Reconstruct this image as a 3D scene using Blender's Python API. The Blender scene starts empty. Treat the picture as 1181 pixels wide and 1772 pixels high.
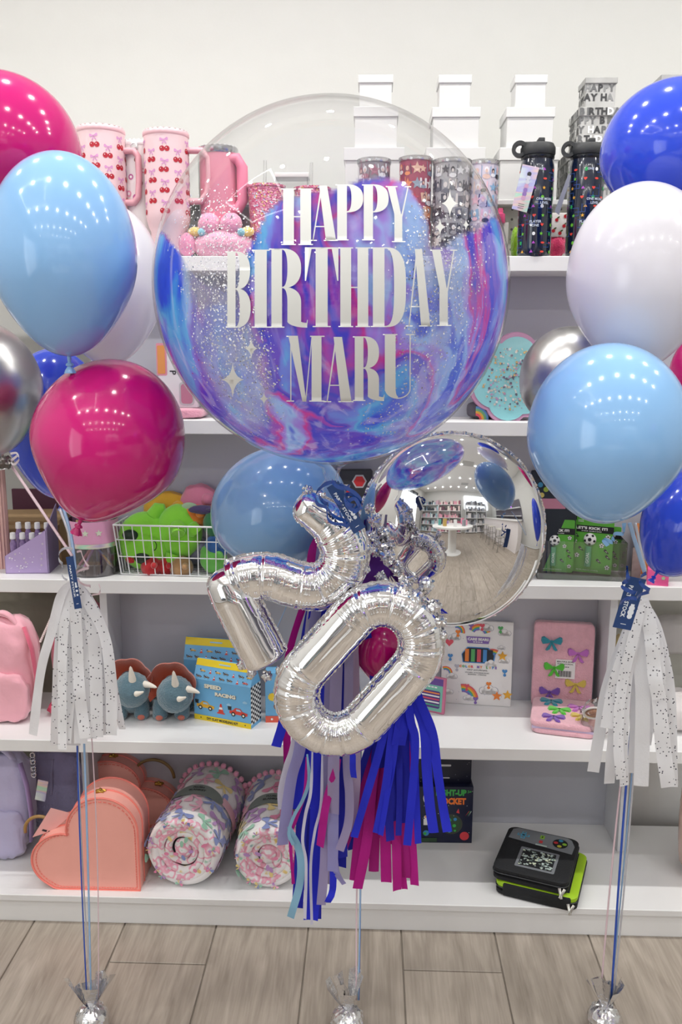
import bpy, bmesh, math, random
import numpy as np
from mathutils import Vector, Matrix, noise
random.seed(7)
R = math.radians
PI = math.pi
sc = bpy.context.scene
col = sc.collection

# ------------------------------------------------------------ camera
CAM_H, F_PX, W_PX, H_PX = 1.46, 1500.0, 1181, 1772
PITCH, YAW, ROLL = R(10.8), R(1.9), R(0.2)
cd = bpy.data.cameras.new('camera')
cam = bpy.data.objects.new('camera', cd)
col.objects.link(cam)
cd.sensor_fit = 'VERTICAL'
cd.sensor_height = 24.0
cd.lens = 24.0 * F_PX / H_PX
cd.clip_start = 0.02
_f = Vector((-math.sin(YAW)*math.cos(PITCH), math.cos(YAW)*math.cos(PITCH), -math.sin(PITCH)))
_r = Vector((math.cos(YAW), math.sin(YAW), 0))
_u = _r.cross(_f)
CR = _r*math.cos(ROLL) + _u*math.sin(ROLL)
CU = _u*math.cos(ROLL) - _r*math.sin(ROLL)
CO = Vector((0, 0, CAM_H))
cam.matrix_world = Matrix(((CR.x, CU.x, -_f.x, 0), (CR.y, CU.y, -_f.y, 0), (CR.z, CU.z, -_f.z, CAM_H), (0, 0, 0, 1)))
sc.camera = cam

# ------------------------------------------------------------ exposure, world
sc.view_settings.view_transform = 'Standard'
sc.view_settings.look = 'None'
sc.view_settings.gamma = 1.0
sc.view_settings.use_curve_mapping = False
sc.view_settings.exposure = 0.0
wd = bpy.data.worlds.new('world')
sc.world = wd
wd.use_nodes = True
wd.node_tree.nodes['Background'].inputs[0].default_value = (0.86, 0.93, 1.0, 1)
wd.node_tree.nodes['Background'].inputs[1].default_value = 1.6
sc.cycles.use_denoising = True
sc.cycles.max_bounces = 9
sc.cycles.diffuse_bounces = 4
sc.cycles.glossy_bounces = 4
sc.cycles.transparent_max_bounces = 24
sc.cycles.caustics_reflective = False
sc.cycles.caustics_refractive = False
sc.cycles.sample_clamp_indirect = 6.0

# ------------------------------------------------------------ lamps of the shop
CEIL = 3.0
SPOT_W, WIN_W, STORE_W = {1.95: 5.2, .9: 4.2, -.3: 3.0, -1.8: 2.7, -3.4: 2.7}, 22.0, 30.0
LAMPS = [(x, y) for y in (1.95, .9, -.3, -1.8, -3.4) for x in (-1.75, -1.2, -0.65, -0.1, 0.45, 1.0, 1.55, 2.1)]
def area(name, loc, rot, sx, sy, w, colr, shape='RECTANGLE'):
    l = bpy.data.lights.new(name, 'AREA')
    l.shape = shape; l.size = sx; l.size_y = sy; l.energy = w; l.color = colr
    o = bpy.data.objects.new(name, l); col.objects.link(o)
    o.location = loc; o.rotation_euler = rot
    return o
area('window_daylight', (1.9, -4.40, 2.05), (R(-90), 0, 0), 2.0, 1.0, WIN_W, (0.93, 0.97, 1.0))
area('storefront_daylight', (-2.30, -1.9, 1.35), (0, R(-90), 0), 2.0, 2.3, STORE_W, (0.95, 0.98, 1.0))

# ------------------------------------------------------------ pixel helpers (frame 1181 x 1772)
def ray(px, py):
    return _f + CR*((px - W_PX/2)/F_PX) - CU*((py - H_PX/2)/F_PX)
def at(px, py, Y):
    d = ray(px, py)
    return CO + d*(Y/d.y)
def mpp(px, py, Y):
    return (at(px, py, Y) - CO).dot(_f)/F_PX
def onz(px, py, z):
    d = ray(px, py)
    return CO + d*((z - CAM_H)/d.z)
def topx(P):
    d = Vector(P) - CO
    z = d.dot(_f)
    return W_PX/2 + F_PX*d.dot(CR)/z, H_PX/2 - F_PX*d.dot(CU)/z

# ------------------------------------------------------------ materials
def lin(h):
    h = h.lstrip('#')
    o = []
    for i in (0, 2, 4):
        c = int(h[i:i+2], 16)/255
        o.append(c/12.92 if c <= .04045 else ((c + .055)/1.055)**2.4)
    return (*o, 1)
_mats = {}
def M(h, rough=.5, metal=0., var=.04, bump=0., bscale=60., trans=0., coat=0., spec=.5, sheen=0., alpha=1., scale=14., sub=0., emit=0.):
    key = (h, rough, metal, var, bump, bscale, trans, coat, spec, sheen, alpha, scale, sub, emit)
    if key in _mats: return _mats[key]
    m = bpy.data.materials.new('m_'+h)
    m.use_nodes = True
    nt = m.node_tree; N = nt.nodes; L = nt.links
    b = N['Principled BSDF']
    c = lin(h)
    b.inputs['Base Color'].default_value = c
    b.inputs['Roughness'].default_value = rough
    b.inputs['Metallic'].default_value = metal
    b.inputs['Specular IOR Level'].default_value = spec
    b.inputs['Coat Weight'].default_value = coat
    b.inputs['Coat Roughness'].default_value = .06
    b.inputs['Sheen Weight'].default_value = sheen
    b.inputs['Alpha'].default_value = alpha
    if sub:
        b.inputs['Subsurface Weight'].default_value = sub
        b.inputs['Subsurface Scale'].default_value = .02
    if emit:
        b.inputs['Emission Color'].default_value = c
        b.inputs['Emission Strength'].default_value = emit
    tc = N.new('ShaderNodeTexCoord')
    if var:
        n = N.new('ShaderNodeTexNoise'); n.inputs['Scale'].default_value = scale; n.inputs['Detail'].default_value = 3
        L.new(tc.outputs['Object'], n.inputs['Vector'])
        mx = N.new('ShaderNodeMix'); mx.data_type = 'RGBA'
        mx.inputs['A'].default_value = tuple(max(0, x*(1 - var*1.5)) for x in c[:3]) + (1,)
        mx.inputs['B'].default_value = tuple(min(1, x*(1 + var)) for x in c[:3]) + (1,)
        L.new(n.outputs['Fac'], mx.inputs['Factor']); L.new(mx.outputs['Result'], b.inputs['Base Color'])
    if bump:
        n2 = N.new('ShaderNodeTexNoise'); n2.inputs['Scale'].default_value = bscale; n2.inputs['Detail'].default_value = 4
        L.new(tc.outputs['Object'], n2.inputs['Vector'])
        bp = N.new('ShaderNodeBump'); bp.inputs['Strength'].default_value = bump; bp.inputs['Distance'].default_value = .004
        L.new(n2.outputs['Fac'], bp.inputs['Height']); L.new(bp.outputs['Normal'], b.inputs['Normal'])
    if trans:
        out = N['Material Output']
        t = N.new('ShaderNodeBsdfTranslucent'); t.inputs['Color'].default_value = c
        mx2 = N.new('ShaderNodeMixShader'); mx2.inputs[0].default_value = trans
        L.new(b.outputs[0], mx2.inputs[1]); L.new(t.outputs[0], mx2.inputs[2]); L.new(mx2.outputs[0], out.inputs['Surface'])
    _mats[key] = m
    return m
def clear_mat(name, tint=(1, 1, 1, 1), refl=.9, base=.03, rough=.02, power=None):
    m = bpy.data.materials.new(name); m.use_nodes = True
    nt = m.node_tree; N = nt.nodes; L = nt.links
    N.remove(N['Principled BSDF'])
    t = N.new('ShaderNodeBsdfTransparent'); t.inputs[0].default_value = tint
    g = N.new('ShaderNodeBsdfGlossy'); g.inputs['Roughness'].default_value = rough
    lw = N.new('ShaderNodeLayerWeight'); lw.inputs['Blend'].default_value = .18
    mr = N.new('ShaderNodeMapRange'); mr.inputs['To Min'].default_value = base; mr.inputs['To Max'].default_value = refl
    if power:
        pw = N.new('ShaderNodeMath'); pw.operation = 'POWER'; pw.inputs[1].default_value = power; lw.inputs['Blend'].default_value = .5
        L.new(lw.outputs['Facing'], pw.inputs[0]); L.new(pw.outputs[0], mr.inputs['Value'])
    else: L.new(lw.outputs['Fresnel'], mr.inputs['Value'])
    mx = N.new('ShaderNodeMixShader')
    L.new(mr.outputs[0], mx.inputs[0]); L.new(t.outputs[0], mx.inputs[1]); L.new(g.outputs[0], mx.inputs[2])
    L.new(mx.outputs[0], N['Material Output'].inputs['Surface'])
    return m
CLEAR = clear_mat('clear_plastic')

# ------------------------------------------------------------ mesh builder
def smoothstep(a, b, x):
    t = min(1, max(0, (x - a)/(b - a))); return t*t*(3 - 2*t)
def rotm(rx=0, ry=0, rz=0):
    return Matrix.Rotation(rz, 4, 'Z') @ Matrix.Rotation(ry, 4, 'Y') @ Matrix.Rotation(rx, 4, 'X')
def TR(x=0, y=0, z=0, rx=0, ry=0, rz=0, s=(1, 1, 1)):
    if not hasattr(s, '__len__'): s = (s, s, s)
    return Matrix.Translation((x, y, z)) @ rotm(rx, ry, rz) @ Matrix.Diagonal((*s, 1))
class MB:
    def __init__(s):
        s.V = []; s.F = []; s.I = []
    def add(s, V, F, mi=0, m=None):
        k = len(s.V)
        if m is not None: V = [m @ Vector(v) for v in V]
        s.V += [tuple(v) for v in V]; s.F += [tuple(i + k for i in f) for f in F]; s.I += [mi]*len(F)
        return s
    def box(s, x0, x1, y0, y1, z0, z1, bev=0., mi=0, m=None, seg=2):
        if bev <= 0:
            V = [(x0, y0, z0), (x1, y0, z0), (x1, y1, z0), (x0, y1, z0), (x0, y0, z1), (x1, y0, z1), (x1, y1, z1), (x0, y1, z1)]
            F = [(0, 3, 2, 1), (4, 5, 6, 7), (0, 1, 5, 4), (1, 2, 6, 5), (2, 3, 7, 6), (3, 0, 4, 7)]
            return s.add(V, F, mi, m)
        bm = bmesh.new(); bmesh.ops.create_cube(bm, size=1)
        for v in bm.verts:
            v.co = ((x0 + x1)/2 + v.co.x*(x1 - x0), (y0 + y1)/2 + v.co.y*(y1 - y0), (z0 + z1)/2 + v.co.z*(z1 - z0))
        bmesh.ops.bevel(bm, geom=list(bm.edges), offset=bev, segments=seg, profile=.5, affect='EDGES')
        bm.verts.index_update()
        s.add([v.co.copy() for v in bm.verts], [[v.index for v in f.verts] for f in bm.faces], mi, m); bm.free()
        return s
    def lathe(s, prof, n=32, mi=0, m=None, cap=True):
        V = []; F = []
        for r, z in prof:
            for i in range(n):
                a = 2*PI*i/n; V.append((r*math.cos(a), r*math.sin(a), z))
        for j in range(len(prof) - 1):
            for i in range(n):
                a = j*n + i; b = j*n + (i + 1) % n
                F.append((a, b, b + n, a + n))
        if cap:
            if prof[0][0] > 1e-5: F.append(tuple(range(n))[::-1])
            if prof[-1][0] > 1e-5: F.append(tuple((len(prof) - 1)*n + i for i in range(n)))
        return s.add(V, F, mi, m)
    def tube(s, P, r=.003, n=8, mi=0, closed=False, m=None, flat=1., cap=True, up=None):
        P = [Vector(p) for p in P]; K = len(P); V = []; F = []
        nrm = Vector(up) if up is not None else None
        for i, p in enumerate(P):
            a = P[(i - 1) % K] if (closed or i) else P[0]; b = P[(i + 1) % K] if (closed or i < K - 1) else P[-1]
            t = (b - a)
            t = t.normalized() if t.length > 1e-9 else Vector((0, 0, 1))
            if nrm is None: nrm = t.orthogonal()
            nrm = nrm - t*nrm.dot(t)
            nrm = nrm.normalized() if nrm.length > 1e-6 else t.orthogonal().normalized()
            bn = t.cross(nrm)
            rr = r[i] if hasattr(r, '__len__') else r
            for k in range(n):
                q = 2*PI*k/n
                V.append(p + nrm*rr*math.cos(q) + bn*rr*flat*math.sin(q))
        for i in range(K if closed else K - 1):
            for k in range(n):
                a = i*n + k; b = i*n + (k + 1) % n; c = ((i + 1) % K)*n
                F.append((a, b, c + (k + 1) % n, c + k))
        if not closed and cap: F.append(tuple(range(n))[::-1]); F.append(tuple((K - 1)*n + k for k in range(n)))
        return s.add(V, F, mi, m)
    def ball(s, c, r, n=24, mi=0, m=None, fn=None):
        if not hasattr(r, '__len__'): r = (r, r, r)
        V = []; F = []; h = n//2
        for j in range(h + 1):
            t = PI*j/h
            for i in range(n):
                a = 2*PI*i/n; d = Vector((math.sin(t)*math.cos(a), math.sin(t)*math.sin(a), math.cos(t)))
                k = fn(d) if fn else 1
                V.append((c[0] + d.x*r[0]*k, c[1] + d.y*r[1]*k, c[2] + d.z*r[2]*k))
        for j in range(h):
            for i in range(n):
                a = j*n + i; b = j*n + (i + 1) % n
                F.append((a, a + n, b + n, b))
        return s.add(V, F, mi, m)
    def prism(s, pts, y0, y1, mi=0, m=None):
        """polygon in the xz plane (counter-clockwise seen from -y), extruded along y"""
        n = len(pts)
        V = [(p[0], y0, p[1]) for p in pts] + [(p[0], y1, p[1]) for p in pts]
        F = [tuple(range(n)), tuple(range(2*n - 1, n - 1, -1))] + [(i, i + n, (i + 1) % n + n, (i + 1) % n) for i in range(n)]
        return s.add(V, F, mi, m)
    def strip(s, P, wdir, w, mi=0, m=None):
        V = []; F = []
        for i, p in enumerate(P):
            p = Vector(p); d = Vector(wdir[i] if isinstance(wdir, list) else wdir).normalized()
            ww = (w[i] if hasattr(w, '__len__') else w)/2
            V += [p - d*ww, p + d*ww]
        for i in range(len(P) - 1):
            F.append((2*i, 2*i + 1, 2*i + 3, 2*i + 2))
        return s.add(V, F, mi, m)
def link(o, parent=None):
    col.objects.link(o)
    if parent is not None: o.parent = parent
    return o
def build(name, mb, mats, parent=None, smooth=True, angle=35, loc=None, rot=None):
    me = bpy.data.meshes.new(name)
    me.from_pydata(mb.V, [], mb.F)
    mats = mats if isinstance(mats, (list, tuple)) else [mats]
    for m in mats: me.materials.append(m)
    if len(mats) > 1: me.polygons.foreach_set('material_index', mb.I)
    me.polygons.foreach_set('use_smooth', [bool(smooth)]*len(me.polygons))
    me.update()
    if smooth and angle < 180: me.set_sharp_from_angle(angle=R(angle))
    o = bpy.data.objects.new(name, me)
    if loc is not None: o.location = loc
    if rot is not None: o.rotation_euler = rot
    return link(o, parent)
def tag(o, label=None, cat=None, group=None, kind=None):
    if label: o['label'] = label
    if cat: o['category'] = cat
    if group: o['group'] = group
    if kind: o['kind'] = kind
    return o
def thing(name, label, cat, loc=(0, 0, 0), rz=0., group=None, rot=None):
    o = bpy.data.objects.new(name, None); o.empty_display_size = .05
    col.objects.link(o); o.location = loc
    o.rotation_euler = rot if rot else (0, 0, rz)
    return tag(o, label, cat, group)
def struct(name, mb, mats, **k):
    return tag(build(name, mb, mats, **k), kind='structure')
def copytree(o, parent=None):
    c = o.copy(); col.objects.link(c)
    if parent is not None: c.parent = parent
    for ch in list(o.children): copytree(ch, c)
    return c

# ------------------------------------------------------------ flat print: 2D shapes and text
def circ(cx, cy, r, n=14, ry=None, rot=0.):
    ry = ry or r; c, s = math.cos(rot), math.sin(rot)
    o = []
    for i in range(n):
        a = 2*PI*i/n; x, y = r*math.cos(a), ry*math.sin(a)
        o.append((cx + x*c - y*s, cy + x*s + y*c))
    return o
def rect(x0, x1, y0, y1): return [(x0, y0), (x1, y0), (x1, y1), (x0, y1)]
def xf(pts, x=0, y=0, s=1., rot=0.):
    c, sn = math.cos(rot), math.sin(rot)
    return [(x + s*(p[0]*c - p[1]*sn), y + s*(p[0]*sn + p[1]*c)) for p in pts]
def star(cx, cy, r, k=5, inner=.45, rot=PI/2):
    return [(cx + (r if i % 2 == 0 else r*inner)*math.cos(rot + PI*i/k), cy + (r if i % 2 == 0 else r*inner)*math.sin(rot + PI*i/k)) for i in range(2*k)]
def heart(cx, cy, s, n=20):
    o = []
    for i in range(n):
        t = 2*PI*i/n
        o.append((cx + s*math.sin(t)**3, cy + s*(13*math.cos(t) - 5*math.cos(2*t) - 2*math.cos(3*t) - math.cos(4*t))/16))
    return o[::-1]
def rrect(x0, x1, y0, y1, r, n=5):
    o = []
    for cx, cy, a0 in ((x1 - r, y1 - r, 0), (x0 + r, y1 - r, 90), (x0 + r, y0 + r, 180), (x1 - r, y0 + r, 270)):
        for i in range(n + 1):
            a = R(a0 + 90*i/n); o.append((cx + r*math.cos(a), cy + r*math.sin(a)))
    return o
BOWL = [(0, 0), (-.25, .18), (-.75, .5), (-1, .42), (-1.05, .05), (-.9, -.28), (-.4, -.18)]
BOWR = [(-x, y) for x, y in BOWL][::-1]
TAILL = [(0, 0), (-.12, -.1), (-.62, -.9), (-.42, -.98), (-.2, -.85), (.06, -.12)]
TAILR = [(-x, y) for x, y in TAILL][::-1]
def bow(x, y, s, rot=0.):
    return [xf(p, x, y, s, rot) for p in (BOWL, BOWR, TAILL, TAILR, circ(0, 0, .16, 8))]
def arc_band(cx, cy, r0, r1, a0, a1, n=10):
    o = [(cx + r1*math.cos(a0 + (a1 - a0)*i/n), cy + r1*math.sin(a0 + (a1 - a0)*i/n)) for i in range(n + 1)]
    return o + [(cx + r0*math.cos(a1 - (a1 - a0)*i/n), cy + r0*math.sin(a1 - (a1 - a0)*i/n)) for i in range(n + 1)]
def cloud(x, y, s):
    return [circ(x, y, s*.55, 12), circ(x - s*.6, y - s*.12, s*.38, 10), circ(x + s*.6, y - s*.1, s*.42, 10), rect(x - s*.75, x + s*.8, y - s*.5, y - s*.1)]
_txt = {}
def text2d(st, bold=.0):
    k = (st, bold)
    if k in _txt: return _txt[k]
    cu = bpy.data.curves.new('t', 'FONT'); cu.body = st; cu.size = 1; cu.resolution_u = 2; cu.offset = bold
    cu.align_x = 'CENTER'; cu.align_y = 'CENTER'
    o = bpy.data.objects.new('t', cu); col.objects.link(o)
    me = bpy.data.meshes.new_from_object(o)
    V = [(v.co.x, v.co.y) for v in me.vertices]; F = [tuple(p.vertices) for p in me.polygons]
    bpy.data.objects.remove(o); bpy.data.meshes.remove(me)
    xs = [v[0] for v in V] or [0]; ys = [v[1] for v in V] or [0]
    cx, cy = (min(xs) + max(xs))/2, (min(ys) + max(ys))/2; h = max(ys) - min(ys) or 1
    V = [((x - cx)/h, (y - cy)/h) for x, y in V]
    _txt[k] = (V, F, (max(xs) - min(xs))/h)
    return _txt[k]
class Print:
    """flat printing on a surface: mapfn(u, v, lift) gives the 3D point"""
    def __init__(s, mapfn): s.mb = MB(); s.f = mapfn; s.n = 0
    def poly(s, pts, mi=0, lift=None, flip=False):
        s.n += 1
        l = lift if lift is not None else .0004 + .00002*(s.n % 10)
        a = sum(pts[i][0]*pts[(i + 1) % len(pts)][1] - pts[(i + 1) % len(pts)][0]*pts[i][1] for i in range(len(pts)))
        if (a < 0): pts = pts[::-1]
        s.mb.add([s.f(u, v, l) for u, v in pts], [tuple(range(len(pts)))], mi)
    def polys(s, L, mi=0, lift=None):
        for p in L: s.poly(p, mi, lift)
    def text(s, st, u, v, h, mi=0, rot=0., wmax=None, bold=.02, lift=.0008, sx=1.):
        if st[0] == '~':      # a line too small to read: short dashes
            n = int(st[1:]); ww = wmax or n*h*1.6
            for i in range(n): s.poly(xf(rect(-ww/2 + ww*i/n, -ww/2 + ww*(i + .75)/n, -h*.3, h*.3), u, v, 1, rot), mi, lift)
            return
        V, F, w = text2d(st, bold)
        if wmax: sx = wmax/(w*h)
        c, sn = math.cos(rot), math.sin(rot)
        P = []
        for x, y in V:
            x *= h*sx; y *= h
            P.append(s.f(u + x*c - y*sn, v + x*sn + y*c, lift))
        s.mb.add(P, F, mi)
def flatmap(o, ex, ey, n):
    o, ex, ey, n = Vector(o), Vector(ex), Vector(ey), Vector(n)
    return lambda u, v, l: o + ex*u + ey*v + n*l
def front(y=0., x=0., z=0.):   # a face looking towards -y
    return flatmap((x, y, z), (1, 0, 0), (0, 0, 1), (0, -1, 0))
def cylmap(r, x=0., y=0.):       # u = angle around (0 faces -y), v = height
    return lambda u, v, l: Vector((x + (r + l)*math.sin(u/r), y - (r + l)*math.cos(u/r), v))
WHITE = M('F4F4F2', .45, var=.01); BLACK = M('17181C', .5)
# ============================================================ the room
wallm = M('D6D6D3', .85, var=.015, bump=.05, bscale=120)
ceilm = M('F4F4F2', .9, var=.01)
X0, X1, Y0, Y1 = -2.4, 3.3, -4.5, 2.95
struct('wall_back', MB().box(X0, X1, Y1, Y1 + .1, 0, CEIL), wallm, smooth=False)
# left wall with the storefront opening
wl = MB()
wl.box(X0 - .1, X0, -.85, Y1, 0, CEIL).box(X0 - .1, X0, Y0, -3.05, 0, CEIL).box(X0 - .1, X0, -3.05, -.85, 2.6, CEIL).box(X0 - .1, X0, -3.05, -.85, 0, .12)
struct('wall_left', wl, wallm, smooth=False)
struct('wall_right', MB().box(X1, X1 + .1, Y0, Y1, 0, CEIL), wallm, smooth=False)
wr = MB()
wr.box(X0, .85, Y0 - .1, Y0, 0, CEIL).box(2.95, X1, Y0 - .1, Y0, 0, CEIL).box(.85, 2.95, Y0 - .1, Y0, 0, 1.5).box(.85, 2.95, Y0 - .1, Y0, 2.62, CEIL)
struct('wall_rear', wr, wallm, smooth=False)
struct('ceiling', MB().box(X0, X1, Y0, Y1, CEIL, CEIL + .1), ceilm, smooth=False)
whitef = M('F1F1EF', .4, var=.01)
glass = clear_mat('window_glass', base=.06)
w1 = MB()
for x in (.85, 1.52, 2.22, 2.91): w1.box(x, x + .04, Y0 - .06, Y0 + .02, 1.5, 2.62)
w1.box(.85, 2.95, Y0 - .06, Y0 + .02, 1.5, 1.55).box(.85, 2.95, Y0 - .06, Y0 + .02, 2.58, 2.62)
w1o = struct('window_1', w1, whitef, smooth=False)
build('pane', MB().box(.85, 2.95, Y0 - .03, Y0 - .024, 1.5, 2.62), glass, w1o, smooth=False)
w2 = MB()
darkf = M('2B2E33', .4, var=.02)
for y in (-3.05, -2.35, -1.6, -.90): w2.box(X0 - .06, X0 + .02, y, y + .05, .12, 2.6)
w2.box(X0 - .06, X0 + .02, -3.05, -.85, .12, .18).box(X0 - .06, X0 + .02, -3.05, -.85, 2.54, 2.6).box(X0 - .06, X0 + .02, -3.05, -.85, 2.0, 2.05)
w2o = struct('window_2', w2, darkf, smooth=False)
build('pane', MB().box(X0 - .03, X0 - .024, -3.05, -.85, .12, 2.6), glass, w2o, smooth=False)
# ceiling lamps
lm = M('FFF8EA', .4, emit=14., var=0)
cap = M('F5F5F5', .4, var=0)
for i, (x, y) in enumerate(LAMPS):
    t = thing('ceiling_spotlight', 'small round recessed spotlight in the white ceiling', 'ceiling light', (x, y, CEIL), group='rows of recessed spotlights in the ceiling')
    if i == 0:
        a = build('trim_ring', MB().lathe([(.05, 0), (.05, -.006), (.034, -.010), (.032, 0)], 20, cap=False), cap, t)
        b = build('lamp_lens', MB().lathe([(.030, -.004), (.02, -.007), (0, -.008)], 20, cap=False), lm, t)
        la, lb = a, b
    else:
        for p in (la, lb):
            q = p.copy(); col.objects.link(q); q.parent = t
    area('spot_lamp', (x, y, CEIL - .02), (0, 0, 0), .055, .055, SPOT_W[y], (1.0, .985, .95), 'DISK')
# glowing square outline lamp and two ceiling vents
t = thing('square_light', 'thin glowing square outline lamp hung under the ceiling', 'ceiling light', (-1.15, .55, CEIL - .25))
q = MB()
for a, b in ((-.45, -.45), (.45, -.45), (.45, .45), (-.45, .45)):
    pass
q.box(-.45, .45, -.46, -.44, -.01, .01).box(-.45, .45, .44, .46, -.01, .01).box(-.46, -.44, -.46, .46, -.01, .01).box(.44, .46, -.46, .46, -.01, .01)
build('light_tube', q, M('FFFFFF', .4, emit=7., var=0), t, smooth=False)
q = MB()
for a in (-.45, .45):
    for b in (-.45, .45): q.tube([(a, b, 0), (a, b, .25)], .002, 6)
build('hanger', q, M('C8C8C8', .3), t)
for x, y in ((.7, -.2), (.8, -2.8)):
    t = thing('ceiling_vent', 'square white air vent in the ceiling', 'vent', (x, y, CEIL), group='square air vents in the ceiling')
    build('vent_frame', MB().box(-.22, .22, -.22, .22, -.012, 0).box(-.14, .14, -.14, .14, -.02, -.006), M('C9CAC8', .5), t, smooth=False)
# ------------------------------------------------------------ floor of wood-look planks
fl = struct('floor', MB().box(X0, X1, Y0, Y1, -.05, -.004), M('8E857A', .8), smooth=False)
def plank_mat(i, a, b, c):
    m = bpy.data.materials.new('plank_wood'); m.use_nodes = True
    nt = m.node_tree; N = nt.nodes; L = nt.links; bs = N['Principled BSDF']
    tc = N.new('ShaderNodeTexCoord'); mp = N.new('ShaderNodeMapping'); oi = N.new('ShaderNodeObjectInfo')
    mp.inputs['Scale'].default_value = (9, 1.3, 9)
    ad = N.new('ShaderNodeVectorMath'); ad.operation = 'ADD'
    sc2 = N.new('ShaderNodeVectorMath'); sc2.operation = 'SCALE'; sc2.inputs['Scale'].default_value = 1.0
    L.new(oi.outputs['Location'], sc2.inputs[0]); L.new(tc.outputs['Object'], ad.inputs[0]); L.new(sc2.outputs[0], ad.inputs[1])
    L.new(ad.outputs[0], mp.inputs['Vector'])
    n1 = N.new('ShaderNodeTexNoise'); n1.inputs['Scale'].default_value = 2.2; n1.inputs['Detail'].default_value = 6; n1.inputs['Distortion'].default_value = 1.6
    L.new(mp.outputs[0], n1.inputs['Vector'])
    mp2 = N.new('ShaderNodeMapping'); mp2.inputs['Scale'].default_value = (60, 2.5, 10); L.new(ad.outputs[0], mp2.inputs['Vector'])
    n2 = N.new('ShaderNodeTexNoise'); n2.inputs['Scale'].default_value = 3; n2.inputs['Detail'].default_value = 4; L.new(mp2.outputs[0], n2.inputs['Vector'])
    r = N.new('ShaderNodeValToRGB'); e = r.color_ramp.elements
    e[0].position = .30; e[0].color = lin(a); e[1].position = .62; e[1].color = lin(b)
    k = e.new(.75); k.color = lin(c)
    mx = N.new('ShaderNodeMix'); mx.data_type = 'FLOAT'; mx.inputs[0].default_value = .35
    L.new(n1.outputs['Fac'], mx.inputs[2]); L.new(n2.outputs['Fac'], mx.inputs[3]); L.new(mx.outputs[0], r.inputs['Fac'])
    hv = N.new('ShaderNodeHueSaturation'); mr = N.new('ShaderNodeMapRange'); mr.inputs['To Min'].default_value = .9; mr.inputs['To Max'].default_value = 1.08
    L.new(oi.outputs['Random'], mr.inputs['Value']); L.new(mr.outputs[0], hv.inputs['Value']); L.new(r.outputs['Color'], hv.inputs['Color'])
    L.new(hv.outputs['Color'], bs.inputs['Base Color'])
    bs.inputs['Roughness'].default_value = .42
    bp = N.new('ShaderNodeBump'); bp.inputs['Strength'].default_value = .12; bp.inputs['Distance'].default_value = .002
    L.new(n2.outputs['Fac'], bp.inputs['Height']); L.new(bp.outputs[0], bs.inputs['Normal'])
    return m
pm = plank_mat(0, '8C8276', 'B2A79B', 'BDB4A9')
PW, PL = .2365, 1.2
pl = MB().box(0, PW - .0035, 0, PL - .0035, -.008, 0, bev=.0012, seg=1)
first = None
k0 = math.floor((X0 - .093)/PW) + 1; k1 = math.ceil((X1 - .093)/PW) - 1
for k in range(k0, k1):
    joint = 1.833 + (0 if k % 3 == 0 else (.47 if k % 3 == 1 else .62))
    j = -7
    while True:
        y = joint + j*PL
        j += 1
        if y + PL < Y0: continue
        if y > Y1 - .1: break
        if first is None:
            first = build('plank', pl, pm, fl, smooth=False); o = first
        else:
            o = first.copy(); col.objects.link(o); o.parent = fl
        o.location = (.093 + k*PW, y, 0)
# ------------------------------------------------------------ the shelf unit
lam = M('EAEAEA', .38, var=.012, spec=.4)
lam2 = M('D9DADE', .45, var=.012)
pan = M('BCBDC6', .5, var=.015)  # back panels: white laminate greyed in colour to deepen the shade between shelves
SH = dict(E=.08, D=.465, C=.85, B=1.275, A=1.678)
SY = dict(E=1.966, D=2.05, C=2.2, B=2.2, A=2.2)
ST = dict(E=.018, D=.033, C=.037, B=.036, A=.036)
unit = thing('shelf_unit', 'white laminate display shelving unit along the shop wall behind the balloons', 'shelf', (0, 2.2, 0))
def up(name, mb, m, **k):
    o = build(name, mb, m, unit, smooth=True, angle=30, **k); o.location = (0, -2.2, 0); return o
for k in 'EDCBA':
    up('shelf_board', MB().box(-1.5, 1.5, SY[k], 2.36, SH[k] - ST[k], SH[k], bev=.0015, seg=1), lam)
up('plinth', MB().box(-1.5, 1.5, 1.974, 1.99, 0, SH['E'] - ST['E'], bev=.001, seg=1), lam)
XL, XR = -.709, .644
XLE, XRE = at(154, 1300, 2.23).x, .70
def divider(x0, x1, z0, z1, y0=2.24): up('divider', MB().box(x0, x1, y0, 2.36, z0, z1, bev=.001, seg=1), lam2)
divider(XL - .02, XL, SH['D'], SH['C'] - ST['C']); divider(XR, XR + .02, SH['D'], SH['C'] - ST['C'])
divider(XLE - .02, XLE, SH['E'], SH['D'] - ST['D'], 2.22); divider(XRE, XRE + .02, SH['E'], SH['D'] - ST['D'], 2.22)
up('back_panel', MB().box(XL - .02, XR + .02, 2.36, 2.372, SH['D'], SH['C']), pan)
up('back_panel', MB().box(XLE - .02, XRE + .02, 2.36, 2.372, SH['E'] - .05, SH['D']), pan)
up('back_panel', MB().box(XL - .05, 1.5, 2.36, 2.372, SH['C'], SH['A']), pan)
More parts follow.
